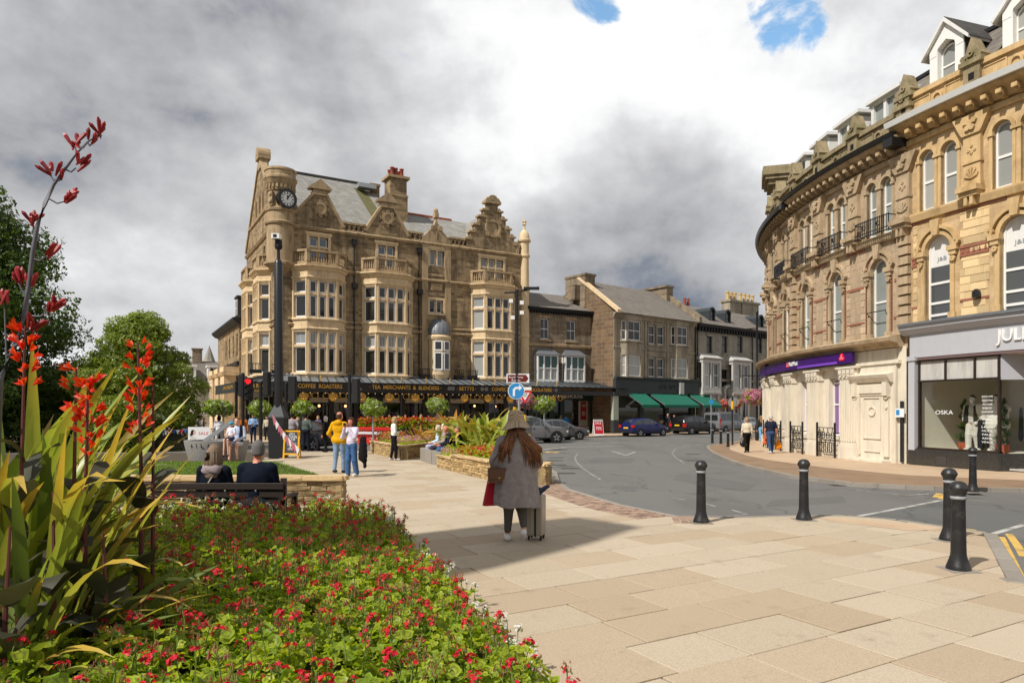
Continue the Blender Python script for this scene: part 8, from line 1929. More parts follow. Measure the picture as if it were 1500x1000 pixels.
 # ================================================================== vehicles
def paint(name,c,metal=.3):return mat(name,c,.25,.04,3,spec=.6,metal=metal)
CARS={'hatch':([(-2.0,.62,.42,.78,.8,.55),(-1.95,.78,.3,.9,.96,.62),(-1.8,.83,.24,.93,1.1,.62),(-1.5,.86,.2,.94,1.36,.58),(-.9,.87,.19,.94,1.44,.58),(-.1,.87,.19,.93,1.45,.58),(.35,.87,.19,.92,1.38,.58),(1.05,.86,.2,.9,.96,.68),(1.6,.83,.22,.84,.87,.6),(1.92,.74,.27,.72,.75,.52),(2.03,.55,.36,.6,.62,.4)],2,7,(-1.25,1.3),.31,(3.4,.0)),'suv':([(-2.2,.66,.5,.9,.93,.6),(-2.17,.84,.36,1.02,1.15,.68),(-2.0,.9,.3,1.05,1.45,.66),(-1.75,.91,.28,1.06,1.6,.64),(-.9,.92,.26,1.04,1.68,.64),(-.1,.92,.26,1.03,1.67,.64),(.35,.92,.26,1.02,1.58,.64),(1.1,.91,.27,1.0,1.08,.74),(1.75,.88,.3,.95,.99,.66),(2.12,.78,.34,.82,.86,.58),(2.22,.6,.42,.66,.7,.45)],2,7,(-1.35,1.35),.36,0),'saloon':([(-2.3,.64,.42,.8,.84,.55),(-2.25,.8,.3,.92,.95,.66),(-1.75,.87,.24,.95,1.0,.68),(-1.15,.89,.2,.95,1.33,.58),(-.6,.89,.2,.94,1.43,.58),(.0,.89,.2,.93,1.43,.58),(.4,.89,.2,.92,1.36,.58),(1.15,.88,.2,.9,.95,.7),(1.75,.85,.22,.83,.86,.62),(2.2,.74,.27,.7,.73,.52),(2.3,.55,.36,.58,.6,.4)],2,7,(-1.4,1.4),.32,0),'van':([(-2.45,.9,.42,1.1,1.85,.78),(-2.42,.94,.34,1.12,1.93,.8),(-2.2,.96,.3,1.12,1.96,.8),(-1.2,.97,.28,1.12,1.98,.8),(0,.97,.28,1.1,1.98,.8),(.8,.97,.28,1.08,1.92,.78),(1.15,.96,.28,1.06,1.75,.76),(1.75,.95,.3,1.05,1.15,.8),(2.2,.9,.32,.96,1.02,.7),(2.45,.78,.38,.78,.82,.6)],2,7,(-1.5,1.5),.35,0)}
CARC={}
def car(label,kind,x,y,head,colm,plate='plate',group='cars on the road past the terrace',sc=1.0):
 st,ga,gb,axles,wr,_=CARS[kind];t=thing('van' if kind=='van' else 'car',label,'van' if kind=='van' else 'car',(x,y,gz(x,y)+RZ),head,group)
 m=MB();rows=[]
 def sec(s):
  X,w,z0,zb,zr,rw=s;h=[(w*.82,z0),(w*.97,z0+.1),(w,(z0+zb)/2),(w*.985,zb-.08),(w*.95,zb),(rw*1.0 if zr-zb>.12 else w*.86,zr-.05 if zr-zb>.12 else zb+(zr-zb)*.6),(rw*.8,zr)]
  return[(X,a,b)for a,b in h]+[(X,0,zr+.012)]+[(X,-a,b)for a,b in h[::-1]]
 S=[sec(s)for s in st]
 for s in S:rows.append([m.vert(p)for p in s])
 K=len(rows[0])
 for a,b in zip(rows,rows[1:]):
  for k in range(K-1):m.face((a[k],b[k],b[k+1],a[k+1]))
  m.face((a[K-1],b[K-1],b[0],a[0]))
 m.face(rows[0]);m.face(rows[-1][::-1]);m.build('body',colm,t,sharp=40)
 def V3(p):return Vector(p)
 g=MB()
 for i in range(ga,gb):
  if i==gb-1 or i==ga:pass
  for sd,(k0,k1)in((1,(4,5)),(-1,(K-5,K-6))):
   A,B,C,D=V3(S[i][k0]),V3(S[i+1][k0]),V3(S[i+1][k1]),V3(S[i][k1])
   q=[A.lerp(D,.12).lerp(B,.05),B.lerp(C,.12).lerp(A,.05),C.lerp(B,.1).lerp(D,.05),D.lerp(A,.1).lerp(C,.05)];g.poly([p+Vector((0,sd*.012,.002))for p in q])
 if kind=='van':g.poly([(st[0][0]-.012,-.7,1.2),(st[0][0]-.012,.7,1.2),(st[0][0]-.006,.66,1.72),(st[0][0]-.006,-.66,1.72)])
 g.build('side_window',M['carglass'],t)
 def top(i,j,off,nm):
  a,b=S[i],S[j];q=[V3(a[5]).lerp(V3(a[K-6]),.06),V3(a[K-6]).lerp(V3(a[5]),.06),V3(b[K-6]).lerp(V3(b[5]),.06),V3(b[5]).lerp(V3(b[K-6]),.06)];c,d=V3(a[7]),V3(b[7]);n=Vector((off,0,.02));w=MB()
  f=lambda p,q_:p.lerp(q_,.07)
  L0,R0,R1,L1=q;w.poly([f(L0,L1)+n,f(c,d)+n,f(d,c)+n,f(L1,L0)+n]);w.poly([f(c,d)+n,f(R0,R1)+n,f(R1,R0)+n,f(d,c)+n]);w.build(nm,M['carglass'],t)
 top(gb-1,gb,.012,'windscreen')
 if kind!='van':top(2 if kind=='hatch' else 1 if kind=='suv' else 2,3,-.012,'rear_window')
 k=kind
 if k not in CARC:
  ty=MB();ty.lathe([(wr*.62,-.1),(wr*.97,-.1),(wr,-.07),(wr,.07),(wr*.97,.1),(wr*.62,.1)],(0,0,0),20,ax='Y',cap=False)
  rm=MB();rm.lathe([(0,.07),(.05,.09),(.07,.075),(wr*.62,.06),(wr*.66,.1)],(0,0,0),20,ax='Y',cap=False)
  dk=MB()
  for i in range(5):a=2*pi*i/5;dk.X=Matrix.Rotation(a,4,'Y');dk.cub(-.045,.045,.075,.098,.06,wr*.64)
  dk.X=None;CARC[k]=(ty.mesh('tyre',M['tyre']),rm.mesh('rim',M['carblack'],True),dk.mesh('spokes',M['rim']))
 hw=max(s[1]for s in st)
 for ax_ in axles:
  ar=MB();AR=lambda q,s:[(wr*.98,s*(q+.004)),(wr*1.14,s*(q+.004)),(wr*1.14,s*(q-.12)),(wr*.98,s*(q-.12))]
  for sd in(1,-1):ar.lathe(AR(hw,1),(ax_,0,wr),18,ax='Y',cap=False)if sd>0 else ar.lathe(AR(hw,-1),(ax_,0,wr),18,ax='Y',cap=False)
  ar.build('wheel_arch',M['carblack'],t)
  for sd in(1,-1):
   w=thing('wheel',None,None);w.parent=t;w.location=(ax_,sd*(hw-.085),wr);w.rotation_euler=(0,0,0 if sd>0 else pi)
   for nm,me in zip(('tyre','rim','spokes'),CARC[k]):link(nm,me,w)
 xr,xf=st[0][0],st[-1][0];zb=st[1][3]
 for sd in(1,-1):
  a=MB();hh=(.14,.07)if kind in('hatch','saloon')else(.3,.0)if kind=='suv' else(.5,.3)
  a.cub(xr-.005,xr+.2,sd*(hw-.3 if kind!='van' else hw-.1),sd*(hw-.035),zb-hh[0]-.03,zb+hh[1]-.03);a.build('tail_light',M['redlamp'],t)
  a=MB();a.cub(xf-.28,xf-.06,sd*(hw-.32),sd*(hw-.13),st[-2][3]-.16,st[-2][3]-.04);a.build('headlight',M['headlamp'],t)
  a=MB();mx_=st[gb-1][0]+.25;a.cub(mx_-.06,mx_+.06,sd*(hw-.06),sd*(hw+.15),st[gb-1][3]+.0,st[gb-1][3]+.13);a.build('wing_mirror',colm,t)
 a=MB();a.cub(xr-.03,xr+.1,-.26,.26,zb-.25 if kind!='van' else.75,zb-.14 if kind!='van' else.86);a.build('number_plate',M[plate],t)
 a=MB();a.cub(xr-.02,xr+.2,-hw*.8,hw*.8,st[0][2]-.1,st[0][2]+.05);a.cub(xf-.2,xf+.015,-hw*.66,hw*.66,st[-1][2]-.1,st[-1][2]+.06);a.build('bumper_trim',M['carblack'],t)
 a=MB()
 for X in(-.3,.62):
  for sd in(1,-1):a.cub(X-.006,X+.006,sd*(hw-.012),sd*(hw+.004),.36,st[4][3]-.02)
 for sd in(1,-1):a.cub(-.2,-.05,sd*hw,sd*(hw+.02),st[4][3]-.14,st[4][3]-.11);a.cub(-.9,.95,sd*(hw-.015),sd*(hw+.006),.3,.34)
 a.build('door_seam',M['carblack'],t,kind='stuff');return t
road_a=math.atan2(.66,.75)
p=at(776,42.5);car('silver grey hatchback, its nose emerging to the right of the woman in the sun hat','suv',p.x+.1,42.6,.28,paint('silver grey car paint',(.2,.205,.215),.5));p=at(815,46.5)
car('grey saloon car in front of the shop with the red posters','saloon',p.x,47.3,.42,paint('mid grey car paint',(.13,.135,.15),.5));p=at(944.5,55)
car('dark blue hatchback with yellow plate passing the green awnings','hatch',p.x,55.3,.6,paint('deep blue car paint',(.008,.014,.09),.2));p=at(1019,60)
car('black sport utility car behind the blue hatchback','suv',p.x,60.6,.62,paint('black car paint',(.008,.008,.009),.1));p=at(1066,65.5)
car('silver backed van with dark side windows beyond the black car','van',p.x,66.2,.72,paint('grey van paint',(.22,.225,.235),.4));p=at(1102,71)
car('pale silver car half hidden by the woman in beige','hatch',p.x,72,.75,paint('pale silver car paint',(.42,.43,.45),.4));p=at(449,33.6)
car('black car parked behind the people in front of the tea rooms','hatch',p.x-.2,34.6,-.55,paint('gloss black car paint',(.006,.007,.012),.1),group=None)
# ================================================================== street furniture
def post(px,py,label,h=1.0,group='large ringed bollards round the corner',big=True):
 p=ground(px,py);t=thing('bollard',label,'bollard',(p.x,p.y,p.z),0,group);s=h
 if big:
  if 'c' not in BOL:
   m=MB();m.lathe([(.125,0),(.125,.03),(.115,.06),(.1,.1),(.082,.16),(.078,.2),(.068,.76),(.07,.79),(.078,.8),(.078,.83),(.074,.835),(.074,.86),(.082,.875),(.098,.905),(.1,.93),(.088,.945),(.085,.955),(.068,.98),(.035,.997),(0,1.0)],(0,0,0),22);c=m.mesh('post',M['boll'],sharp=50)
   m=MB();m.lathe([(.0785,.798),(.081,.8),(.081,.829),(.0785,.831)],(0,0,0),22,cap=False);r=m.mesh('ring',M['ring'],True);m=MB();m.cub(-.16,.16,-.16,.16,-.01,.008);BOL['c']=(c,r,m.mesh('base_plate',M['slab_grey']))
  for n,me in zip(('post','ring','base_plate'),BOL['c']):link(n,me,t,Matrix.Scale(s,4))
 else:
  m=MB();m.lathe([(.09,0),(.09,.1),(.075,.12),(.07,s-.1),(.085,s-.09),(.085,s-.03),(0,s)],(0,0,0),12);m.build('post',M['black'],t);m=MB();m.lathe([(.09,0),(.09,.06)],(0,0,s-.2),12,cap=False);m.build('ring',M['galv']if h<1.1 else M['black'],t)
 return t
BOL={};M['boll']=mat('scuffed black bollard paint',(.014,.014,.015),.42,.35,9,.12,50,col2=(.045,.043,.04),amt=.6,spec=.4);M['ring']=mat('grey bollard ring',(.3,.31,.32),.5,.15,12)
post(1404,834,'large black bollard nearest the kerb corner, front one of the pair');post(1390.5,791,'large black bollard directly behind the nearest one, chipped paint');post(1177.5,761,'large black bollard in the middle of the dropped kerb, below the bank');post(1027,765,'large black bollard left of the dropped kerb, alone before the road');post(1425,720,'large black bollard across the side road under the shop window')
for px,py,lab in((1043.5,648.5,'small black bollard at the tip of the curved pavement, furthest left'),(1056,650.5,'small black bollard with pale band, second at the pavement tip'),(1066.5,655,'small black bollard third at the pavement tip, nearest of them')):post(px,py,lab,.95,'small bollards at the curved pavement tip',False)
def pole(name,label,cat,x,y,pts,mt='black',group=None):
 t=thing(name,label,cat,(x,y,gz(x,y)),0,group);m=MB();m.lathe(pts,(0,0,0),12);m.build('pole',M[mt],t,sharp=40);return t
 # tall camera pillar
p=ground(408,670);t=pole('camera_column','tall thick black pole on a square pedestal with a camera on top','column',p.x,p.y,[(.17,1.75),(.17,7.75),(.12,7.85),(.07,7.9),(.06,8.3)])
m=MB();m.cub(-.3,.3,-.3,.3,0,1.62);o=m.build('pedestal',M['black_matt'],t);m=MB();m.lathe([(.45,1.62),(.2,2.05),(.17,2.1)],(0,0,0),4,a0=pi/4,a1=2*pi+pi/4);m.cub(-.31,.31,-.31,.31,1.56,1.64);m.build('pedestal_cap',M['shop_grey'],t);m=MB();m.lathe([(.13,8.3),(.16,8.4),(.13,8.7),(.06,8.75)],(0,0,0),10);m.build('camera_housing',M['black_matt'],t)
m=MB();m.cub(-.2,.12,-.28,.02,8.66,8.86);m.build('camera',M['white'],t);m=MB();m.cub(-.12,.02,-.29,-.28,8.7,8.82);m.build('lens',M['black'],t)
# traffic signals
def signal(label,px,d,ztop,zh,face,red=False,w=.34):
 q=gd(px,d);t=pole('traffic_light',label,'traffic light',q[0],q[1],[(.075,0),(.075,ztop),(0,ztop+.05)],'black','traffic lights before the tea rooms');X=Matrix.Translation((.28 if face!=0 else-.28,0,zh))@Matrix.Rotation(face,4,'Z');m=MB();m.cub(-w/2,w/2,-.12,.12,-.55,.55);o=m.build('signal_head',M['black_matt'],t,X);bevel_mesh(o.data,.03,1)
 for i,(nm,mm)in enumerate((('red_lamp','lamp_red' if red else 'lamp_off'),('amber_lamp','lamp_off'),('green_lamp','lamp_off'))):
  z=.34-.33*i;m=MB();m.lathe([(0,-.13),(.1,-.125),(.11,-.12)],(0,0,z),12,ax='Y');m.lathe([(.13,-.12),(.135,-.27)],(0,0,z),12,ax='Y',a0=0,a1=pi,cap=False);m.build(nm,M[mm],o)
 return t
M['lamp_off']=mat('unlit signal lens',(.02,.022,.02),.2,.1,spec=.6);q_=NT('lit red signal');q_.b.inputs['Emission Color'].default_value=(1,.02,.03,1);q_.b.inputs['Emission Strength'].default_value=1.2;M['lamp_red']=q_.done((.6,.01,.01),.3)
signal('traffic light showing red, left of the tall black pole',356,33,3.7,2.95,.15,True,.38);signal('traffic light head seen edge on at the far left, before the tea rooms',346,35,3.4,3.2,1.4);signal('traffic light on the left of the tall black pole, turned away',382,31,3.2,3.1,2.6);signal('traffic light just right of the tall black pole, turned away',419,30,3.1,2.85,pi);signal('traffic light behind the mustard sweatshirt with tall thin pole',512,30,3.5,2.75,pi-.4)
# street lamp with cross arm, signs
q=gd(757,41);t=pole('street_lamp','tall black street lamp with cross arm in front of the right bay','street lamp',q[0],q[1],[(.12,0),(.11,3),(.1,9.2),(0,9.25)]);m=MB();m.tube([(-.75,0,9.0),(0,0,9.05),(1.3,.0,9.35)],.05,6);m.cub(.4,1.35,-.16,.16,9.2,9.34);m.build('lamp_arm',M['black'],t)
for x,z in((-.35,8.4),(.3,8.3),(-.25,7.4),(.3,7.7)):m=MB();m.cub(x-.12,x+.12,-.12,.1,z,z+.22);m.build('camera_box',M['white'],t)
m=MB();m.cub(-.62,.75,-.08,-.05,3.6,4.15);bs_=m.build('brown_sign',M['signwhite'],t);m=MB();m.prism([(-.55,3.66),(.55,3.66),(.7,3.87),(.55,4.09),(-.55,4.09)],.08,.09);M['signbrown']=mat('brown sign',hexc('6a2420'),.45,.05);m.build('sign_face',M['signbrown'],bs_);text('sign_lettering','Royal Pump',.85,.16,M['signwhite'],bs_,FM.M(-.05,.095,3.93),.004);text('sign_lettering','Room',.5,.13,M['signwhite'],bs_,FM.M(-.05,.095,3.76),.004)
q=gd(758,22);t=pole('road_sign','round blue turn sign with bent white arrow on grey pole above the sun hat','road sign',q[0]+.05,q[1],[(.04,0),(.04,2.75),(0,2.77)],'galv');m=MB();m.lathe([(0,-.05),(.27,-.05),(.27,-.03),(0,-.03)],(-.09,0,2.48),26,ax='Y');dsc=m.build('sign_disc',M['signwhite'],t);m=MB();m.lathe([(0,-.056),(.25,-.056),(.25,-.05)],(-.09,0,2.48),26,ax='Y');m.build('sign_face',M['signblue'],dsc)
m=MB(FM);z=2.48;m.prism([(-.2,z-.17),(-.13,z-.17),(-.13,z+.02),(-.1,z+.06),(.0,z+.06),(.0,z-.0),(.1,z+.1),(.0,z+.2),(.0,z+.13),(-.12,z+.13),(-.2,z+.05)],.056,.06);m.build('arrow',M['signwhite'],dsc)
q=gd(769,30);t=pole('give_way_sign','triangular red bordered give way sign just behind the blue disc','road sign',q[0],q[1],[(.045,0),(.045,2.9),(0,2.95)],'black');m=MB(FM);m.prism([(-.33,2.75),(.33,2.75),(0,2.18)],.05,.07);o=m.build('sign_panel',M['signred'],t);m=MB(FM);m.prism([(-.2,2.675),(.2,2.675),(0,2.33)],.07,.075);m.build('sign_face',M['signwhite'],o);text('sign_lettering','GIVE',.2,.07,M['black'],o,FM.M(0,.08,2.62),.003);text('sign_lettering','WAY',.16,.065,M['black'],o,FM.M(0,.08,2.53),.003);m=MB();m.cub(-.2,.28,-.06,.0,2.78,2.92);m.build('sign_lamp',M['white'],t);m=MB();m.lathe([(.06,1.2),(.06,1.7)],(0,0,0),10);m.build('yellow_band',M['yellow'],t)
for px,d,lab in((754,30.5,'black post with yellow band left of the give way sign'),(1073,37.5,'black post with yellow band behind the small bollards')):
 q=gd(px,d);t=pole('marker_post',lab,'post',q[0],q[1],[(.05,0),(.05,2.7),(0,2.72)]);m=MB();m.lathe([(.075,1.55 if d<33 else 2.0),(.075,2.05 if d<33 else 2.45)],(0,0,0),10);m.build('yellow_band',M['yellow'],t)
q=gd(1074,39.5);t=pole('round_sign','round grey sign seen from the back above the small bollards','road sign',q[0],q[1],[(.04,0),(.04,2.65),(0,2.67)],'galv');m=MB();m.lathe([(0,-.04),(.3,-.04),(.3,-.02),(0,-.02)],(0,0,2.4),22,ax='Y');m.cub(-.12,.12,-.1,-.04,2.2,2.6);m.build('sign_back',M['galv'],t);q=gd(1041.5,58);t=pole('blue_sign','small round blue sign at the right end of the green awnings','road sign',q[0],q[1],[(.04,0),(.04,3.3),(0,3.32)],'galv');m=MB();m.lathe([(0,-.05),(.2,-.05),(.2,-.03),(0,-.03)],(0,0,2.75),20,ax='Y');m.build('sign_disc',M['signblue'],t)
q=gd(1109,44);t=pole('lamp_column','black lamp column carrying the pink flower basket by the bank','street lamp',q[0],q[1],[(.12,0),(.12,1),(.07,1.1),(.06,8.2),(.1,8.3),(0,8.5)]);m=MB();m.tube([(-1.0,0,4.2),(1.0,0,4.2)],.03,5);m.tube([(-.7,0,7.2),(.0,0,7.25)],.04,5);m.build('bracket',M['black'],t)
# flower baskets
def ballbasket(label,px,py,d,r,mats,w,polez=True,group='round green flower baskets'):
 z=1.8+(600-py)/1000*d;q=gd(px,d);t=thing('flower_basket',label,'flower basket',(q[0],q[1],z),0,group);n=1000;D=rng.normal(size=(n,3));D/=np.linalg.norm(D,axis=1,keepdims=True);P=D*(r*rng.uniform(.6,1.05,n)*(1+.16*np.sin(D[:,0]*5+px)*np.sin(D[:,2]*6+px*2)+.1*np.sin(D[:,1]*9+px)))[:,None]*np.array([1.08,1.08,.85]);V,F=scatter(*TREELEAF2,P,rotmats(n,0,.9,D),.1*rng.uniform(.7,1.4,n));mi=np.repeat(rng.choice(len(mats),n,p=w),len(TREELEAF2[1]));link('foliage',np_mesh('foliage',V,F,[M[k]for k in mats],mi),t);m=MB();m.lathe([(.0,-r*.6),(r*.5,-r*.45),(r*.6,0)],(0,0,0),10);m.build('basket',M['black'],t)
 if polez:m=MB();m.tube([(0,0,-.3),(0,0,gz(0,d)-z)],.05,8);m.build('post',M['galv'],t)
GB_=(['basket_leaf','petal_white'],[.86,.14])
for px,py,d,r,lab in((313,597,34,.46,'left half of the twin green basket before the far terrace'),(327,598,34.4,.46,'right half of the twin green basket before the far terrace'),(381,599,33,.5,'round green basket on a pale post just left of the tall black pole'),(443.5,598,33,.46,'round green basket above the checked shirt'),(546.5,598,33,.5,'round green basket right of the mustard sweatshirt'),(641,594,36,.5,'round green basket above the grey haired sitters'),(797,592,44,.62,'round green basket above the silver grey cars')):ballbasket(lab,px,py,d,r,*GB_)
ballbasket('large pink and mauve hanging basket on the lamp column by the bank',1104,581,43.6,.64,['petal_pink','petal_mauve','geranium'],[.45,.3,.25],False,None);ballbasket('pink and purple hanging basket behind the give way sign',771,587,33,.4,['petal_pink','petal_mauve','basket_leaf'],[.4,.35,.25],False,None);ballbasket('green trailing half of the basket on the bank lamp column',1125,582,44.4,.55,['geranium','petal_mauve'],[.8,.2],False,None)
for px,d,lab in((1061,69,'crimson hanging basket left of the white bay doorway'),(1079,70.5,'crimson hanging basket right of the arched doorway'),(1129,47,'crimson flowers in the recess past the bank')):ballbasket(lab,px,591,d,.55,['petal_red','petal_pink','geranium'],[.4,.3,.3],False,'crimson baskets up the street')
# red flower troughs, red barriers
for i,(a,b)in enumerate(((526,562),(563,598),(599,632),(633,668))):
 d=42.5;x0,x1=gd(a,d)[0],gd(b,d)[0];t=thing('flower_trough',('red flower trough at the left end behind the mustard sweatshirt','second red flower trough from the left, below the lettering','third red flower trough, behind the orange leaves','red flower trough furthest right behind the strappy plants')[i],'flower trough',((x0+x1)/2,d,gz(0,d)),0,'red flower troughs along the canopy');w=(x1-x0)/2;m=MB();m.cub(-w,w,-.3,.3,.55,.95);[m.cub(x-.05,x+.05,-.25,.25,0,.55)for x in(-w+.1,w-.1)];m.build('trough',M['black'],t)
 n=900;P=np.stack([rng.uniform(-w,w,n),rng.uniform(-.4,.4,n),rng.uniform(.75,1.5,n)],1);mi=np.where(P[:,2]+rng.uniform(-.45,.45,n)>1.32,1,0);V,F=scatter(*TREELEAF2,P,rotmats(n,0,1.2),.12*rng.uniform(.7,1.4,n));link('flowers',np_mesh('flowers',V,F,[M['geranium'],M['petal_red']],np.repeat(mi,3)),t)['kind']='stuff'
M['barrier']=mat('red plastic barrier',(.62,.03,.02),.5,.08,5,spec=.4)
for i in range(4):
 d=39.5-.3*i;x=gd(531+13*i,d)[0];t=thing('plastic_barrier',('red plastic barrier nearest the mustard sweatshirt','second red plastic barrier along the kerb','third red plastic barrier, before the troughs','red plastic barrier at the left planter end')[i],'barrier',(x,d,gz(0,d)),.05*i,'red plastic barriers');m=MB();m.cub(-.26,.26,-.03,.03,.82,1.0);m.cub(-.26,.26,-.03,.03,.12,.3);[m.cub(-.26+.1*k,-.22+.1*k,-.025,.025,.3,.82)for k in range(6)];m.cub(-.2,-.1,-.2,.2,0,.12);m.cub(.1,.2,-.2,.2,0,.12);m.build('panel',M['barrier'],t);m=MB();m.cub(-.26,.26,-.034,-.03,.58,.72);m.build('white_band',M['signwhite'],t)
 # boards and banners
q=ground(426,671);t=thing('pavement_board','yellow framed chalk board with handwritten lines beside the tall pole','pavement sign',q,-.08);m=MB(FM);m.X=Matrix.Rotation(-.13,4,'X');[m.cub(*c)for c in((-.32,-.26,-.03,.03,0,1.1),(.26,.32,-.03,.03,0,1.1),(-.26,.26,-.03,.03,1.04,1.1),(-.26,.26,-.03,.03,.14,.2))];m.build('frame',M['yellow'],t);m=MB();m.X=Matrix.Rotation(-.13,4,'X');m.cub(-.26,.26,-.012,.012,.2,1.04);M['chalkboard']=mat('slate chalk board',(.045,.05,.06),.7,.15);m.build('board',M['chalkboard'],t);m=MB();[m.tube([(x,.05,1.05),(x,.32,0)],.025,4)for x in(-.28,.28)];m.build('back_leg',M['yellow'],t)
for s_,z,w,hh in(('2023',.97,.22,.07),('WELKEN',.86,.42,.11),('TOUR',.75,.3,.1),('------------',.6,.4,.012),('---------',.52,.34,.012),('OPEN',.37,.28,.09)):text('chalk_lettering',s_,w,hh,M['signwhite'],t,Matrix.Rotation(-.13,4,'X')@Matrix.Translation((0,-.014,z))@Matrix.Rotation(.12 if z>.7 else 0,4,'Y'),.004)
q=gd(876,53.4);t=thing('sale_board','red and white sale board standing open on the shop pavement','pavement sign',(q[0],q[1],q[2]+.03),.3);
for s_ in(-1,1):m=MB();m.X=Matrix.Rotation(s_*.2,4,'X');m.cub(-.4,.4,s_*.22-.02-s_*.0,s_*.22+.02,0,1.25);o=m.build('panel',M['signwhite'],t)
m=MB();m.X=Matrix.Rotation(-.2,4,'X');m.cub(-.36,.36,-.25,-.243,.12,1.2);o=m.build('red_face',M['sale_red'],t);X=Matrix.Rotation(-.2,4,'X');text('board_lettering','SALE',.5,.2,M['signwhite'],o,X@Matrix.Translation((0,-.255,.98)),.004);text('board_lettering','70%',.5,.26,M['signwhite'],o,X@Matrix.Translation((0,-.255,.55)),.004)
q=gd(862,60);t=thing('red_crate','low red box on the ground before the shop display','box',(q[0]-1.2,q[1]-.6,q[2]),.3);m=MB();m.cub(-.5,.5,-.3,.3,.02,.62);o=m.build('box',M['sale_red'],t);m=MB();m.cub(-.52,.52,-.32,.32,.56,.64);m.build('rim',M['sale_red'],t)
x0,x1=gd(276,31)[0],gd(308,31)[0];t=thing('sale_banner','white banner lettered SALE with a printed woman, on the railings','banner',((x0+x1)/2,31,gz(0,31)),.06);w=(x1-x0)/2;m=MB();m.cub(-w,w,-.012,.012,.28,1.15);m.build('banner',M['signwhite'],t);text('banner_lettering','SALE',.44,.13,M['signred'],t,FM.M(w*.38,.014,.86),.004);text('banner_lettering','MONTPELLIER',.5,.05,M['black'],t,FM.M(w*.38,.014,.37),.003)
m=MB(FM);m.prism([(-w+.05,.3),(-.1,.3),(-.14,.66),(-.3,.78),(-w+.1,.7)],.012,.016);M['print_shirt']=mat('printed pale shirt',(.6,.57,.54),.6,.05);m.build('printed_figure',M['print_shirt'],t);m=MB(FM);m.arc(-.27,.9,0,.11,.012,.015,0,2*pi,12);m.prism([(-.42,.74),(-.3,.74),(-.22,1.02),(-.34,1.02)],.012,.015);m.build('printed_hair',M['black_matt'],t);m=MB(FM);m.prism([(-.27,.8),(-.18,.82),(-.16,.95),(-.25,.98)],.015,.018);m.build('printed_face',M['skin_pale'],t)
# railings, bunting
x0,x1=gd(180,33)[0],gd(276,33)[0];t=thing('iron_railing','black iron railing with bunting behind the lawn','railing',(x0,33,gz(0,33)),.02);L=x1-x0;m=MB();m.cub(0,L,-.02,.02,.95,1.0);m.cub(0,L,-.02,.02,.1,.14);[m.cub(L*i/40-.012,L*i/40+.012,-.012,.012,.1,.97)for i in range(41)];m.build('bars',M['black'],t,kind='stuff');[MBp.build('post',M['black'],t)for MBp in[(lambda m,i:(m.cub(L*i/3-.04,L*i/3+.04,-.04,.04,0,1.08),m)[1])(MB(),i)for i in range(4)]]
bcol=[mat('bunting '+n,c,.8,.05)for n,c in(('pink',hexc('b56a78')),('white',(.7,.7,.7)),('blue',hexc('2d4d86')),('red',hexc('b03040')))]
def bunting(label,a,b,n,s,sag,cols):
 a,b=Vector(a),Vector(b);t=thing('bunting',label,'bunting',a);f=lambda u:(b-a)*u-Vector((0,0,sag*4*u*(1-u)));m=MB();m.tube([f(i/12)for i in range(13)],.006,3);m.build('string',M['white_wood'],t);d=(b-a).normalized()
 for i in range(n):p=f((i+.5)/n);m=MB();m.poly([p-d*s*.5,p+d*s*.5,p-Vector((0,.02,s*1.1))]);m.build('pennant',bcol[cols[i%len(cols)]],t)
bunting('pink and white bunting strung down from the tall pole pedestal',at(400,26.6,608),at(437,26.6,655),11,.3,.12,(0,1,0));bunting('blue white and red bunting along the black railing',(x0+.2,32.9,1.0+gz(0,33)),(x1,32.9,1.02+gz(0,33)),16,.2,.08,(2,1,3))
# granite basin with a leaning slab
M['basin']=mat('speckled grey granite',(.3,.29,.27),.75,.2,40,.4,50,col2=(.2,.19,.18));bp_=gd(318,23);t=thing('granite_basin','round tapering granite basin with carved letters and leaning slab','monument',(bp_[0],bp_[1],gz(0,23)),0);m=MB();m.lathe([(.78,-.02),(.85,.1),(1.0,.72),(1.02,.86),(.9,.86),(.86,.7),(0,.68)],(0,0,0),32);m.build('basin',M['basin'],t,sharp=35);m=MB();m.slab([(-.35,-.3),(.62,-.2),(.62,-.1),(-.35,-.2)],lambda x,y:.74+.72*(x+.35)/.97,lambda x,y:.88+.72*(x+.35)/.97);m.build('leaning_slab',M['galv'],t)
for i,c in enumerate('ATLAS'):a=-pi/2-.45+.2*i;text('carved_letter',c,.09,.13,M['black_matt'],t,Matrix.Translation((1.0*math.cos(a),1.0*math.sin(a),.72))@Matrix.Rotation(a+pi/2,4,'Z'),.01)
p=ground(395,690);t=None
# curved bench under the pensioners
t=thing('curved_bench','grey stone bench with the four pensioners between the planters','bench',(0,0,0));pts=[gd(627,25.8),gd(634,24.9),gd(644,23.9),gd(657,23.1)]
for a,b in zip([(pts[0][0]-.1,26.8)]+[q[:2]for q in pts],[q[:2]for q in pts]+[(pts[3][0]+.5,22.5)]):m=MB();kerbbox(m,(a[0]+.2,a[1]),(b[0]+.2,b[1]),.5,0,.43);m.build('bench_block',M['slab_grey'],t)
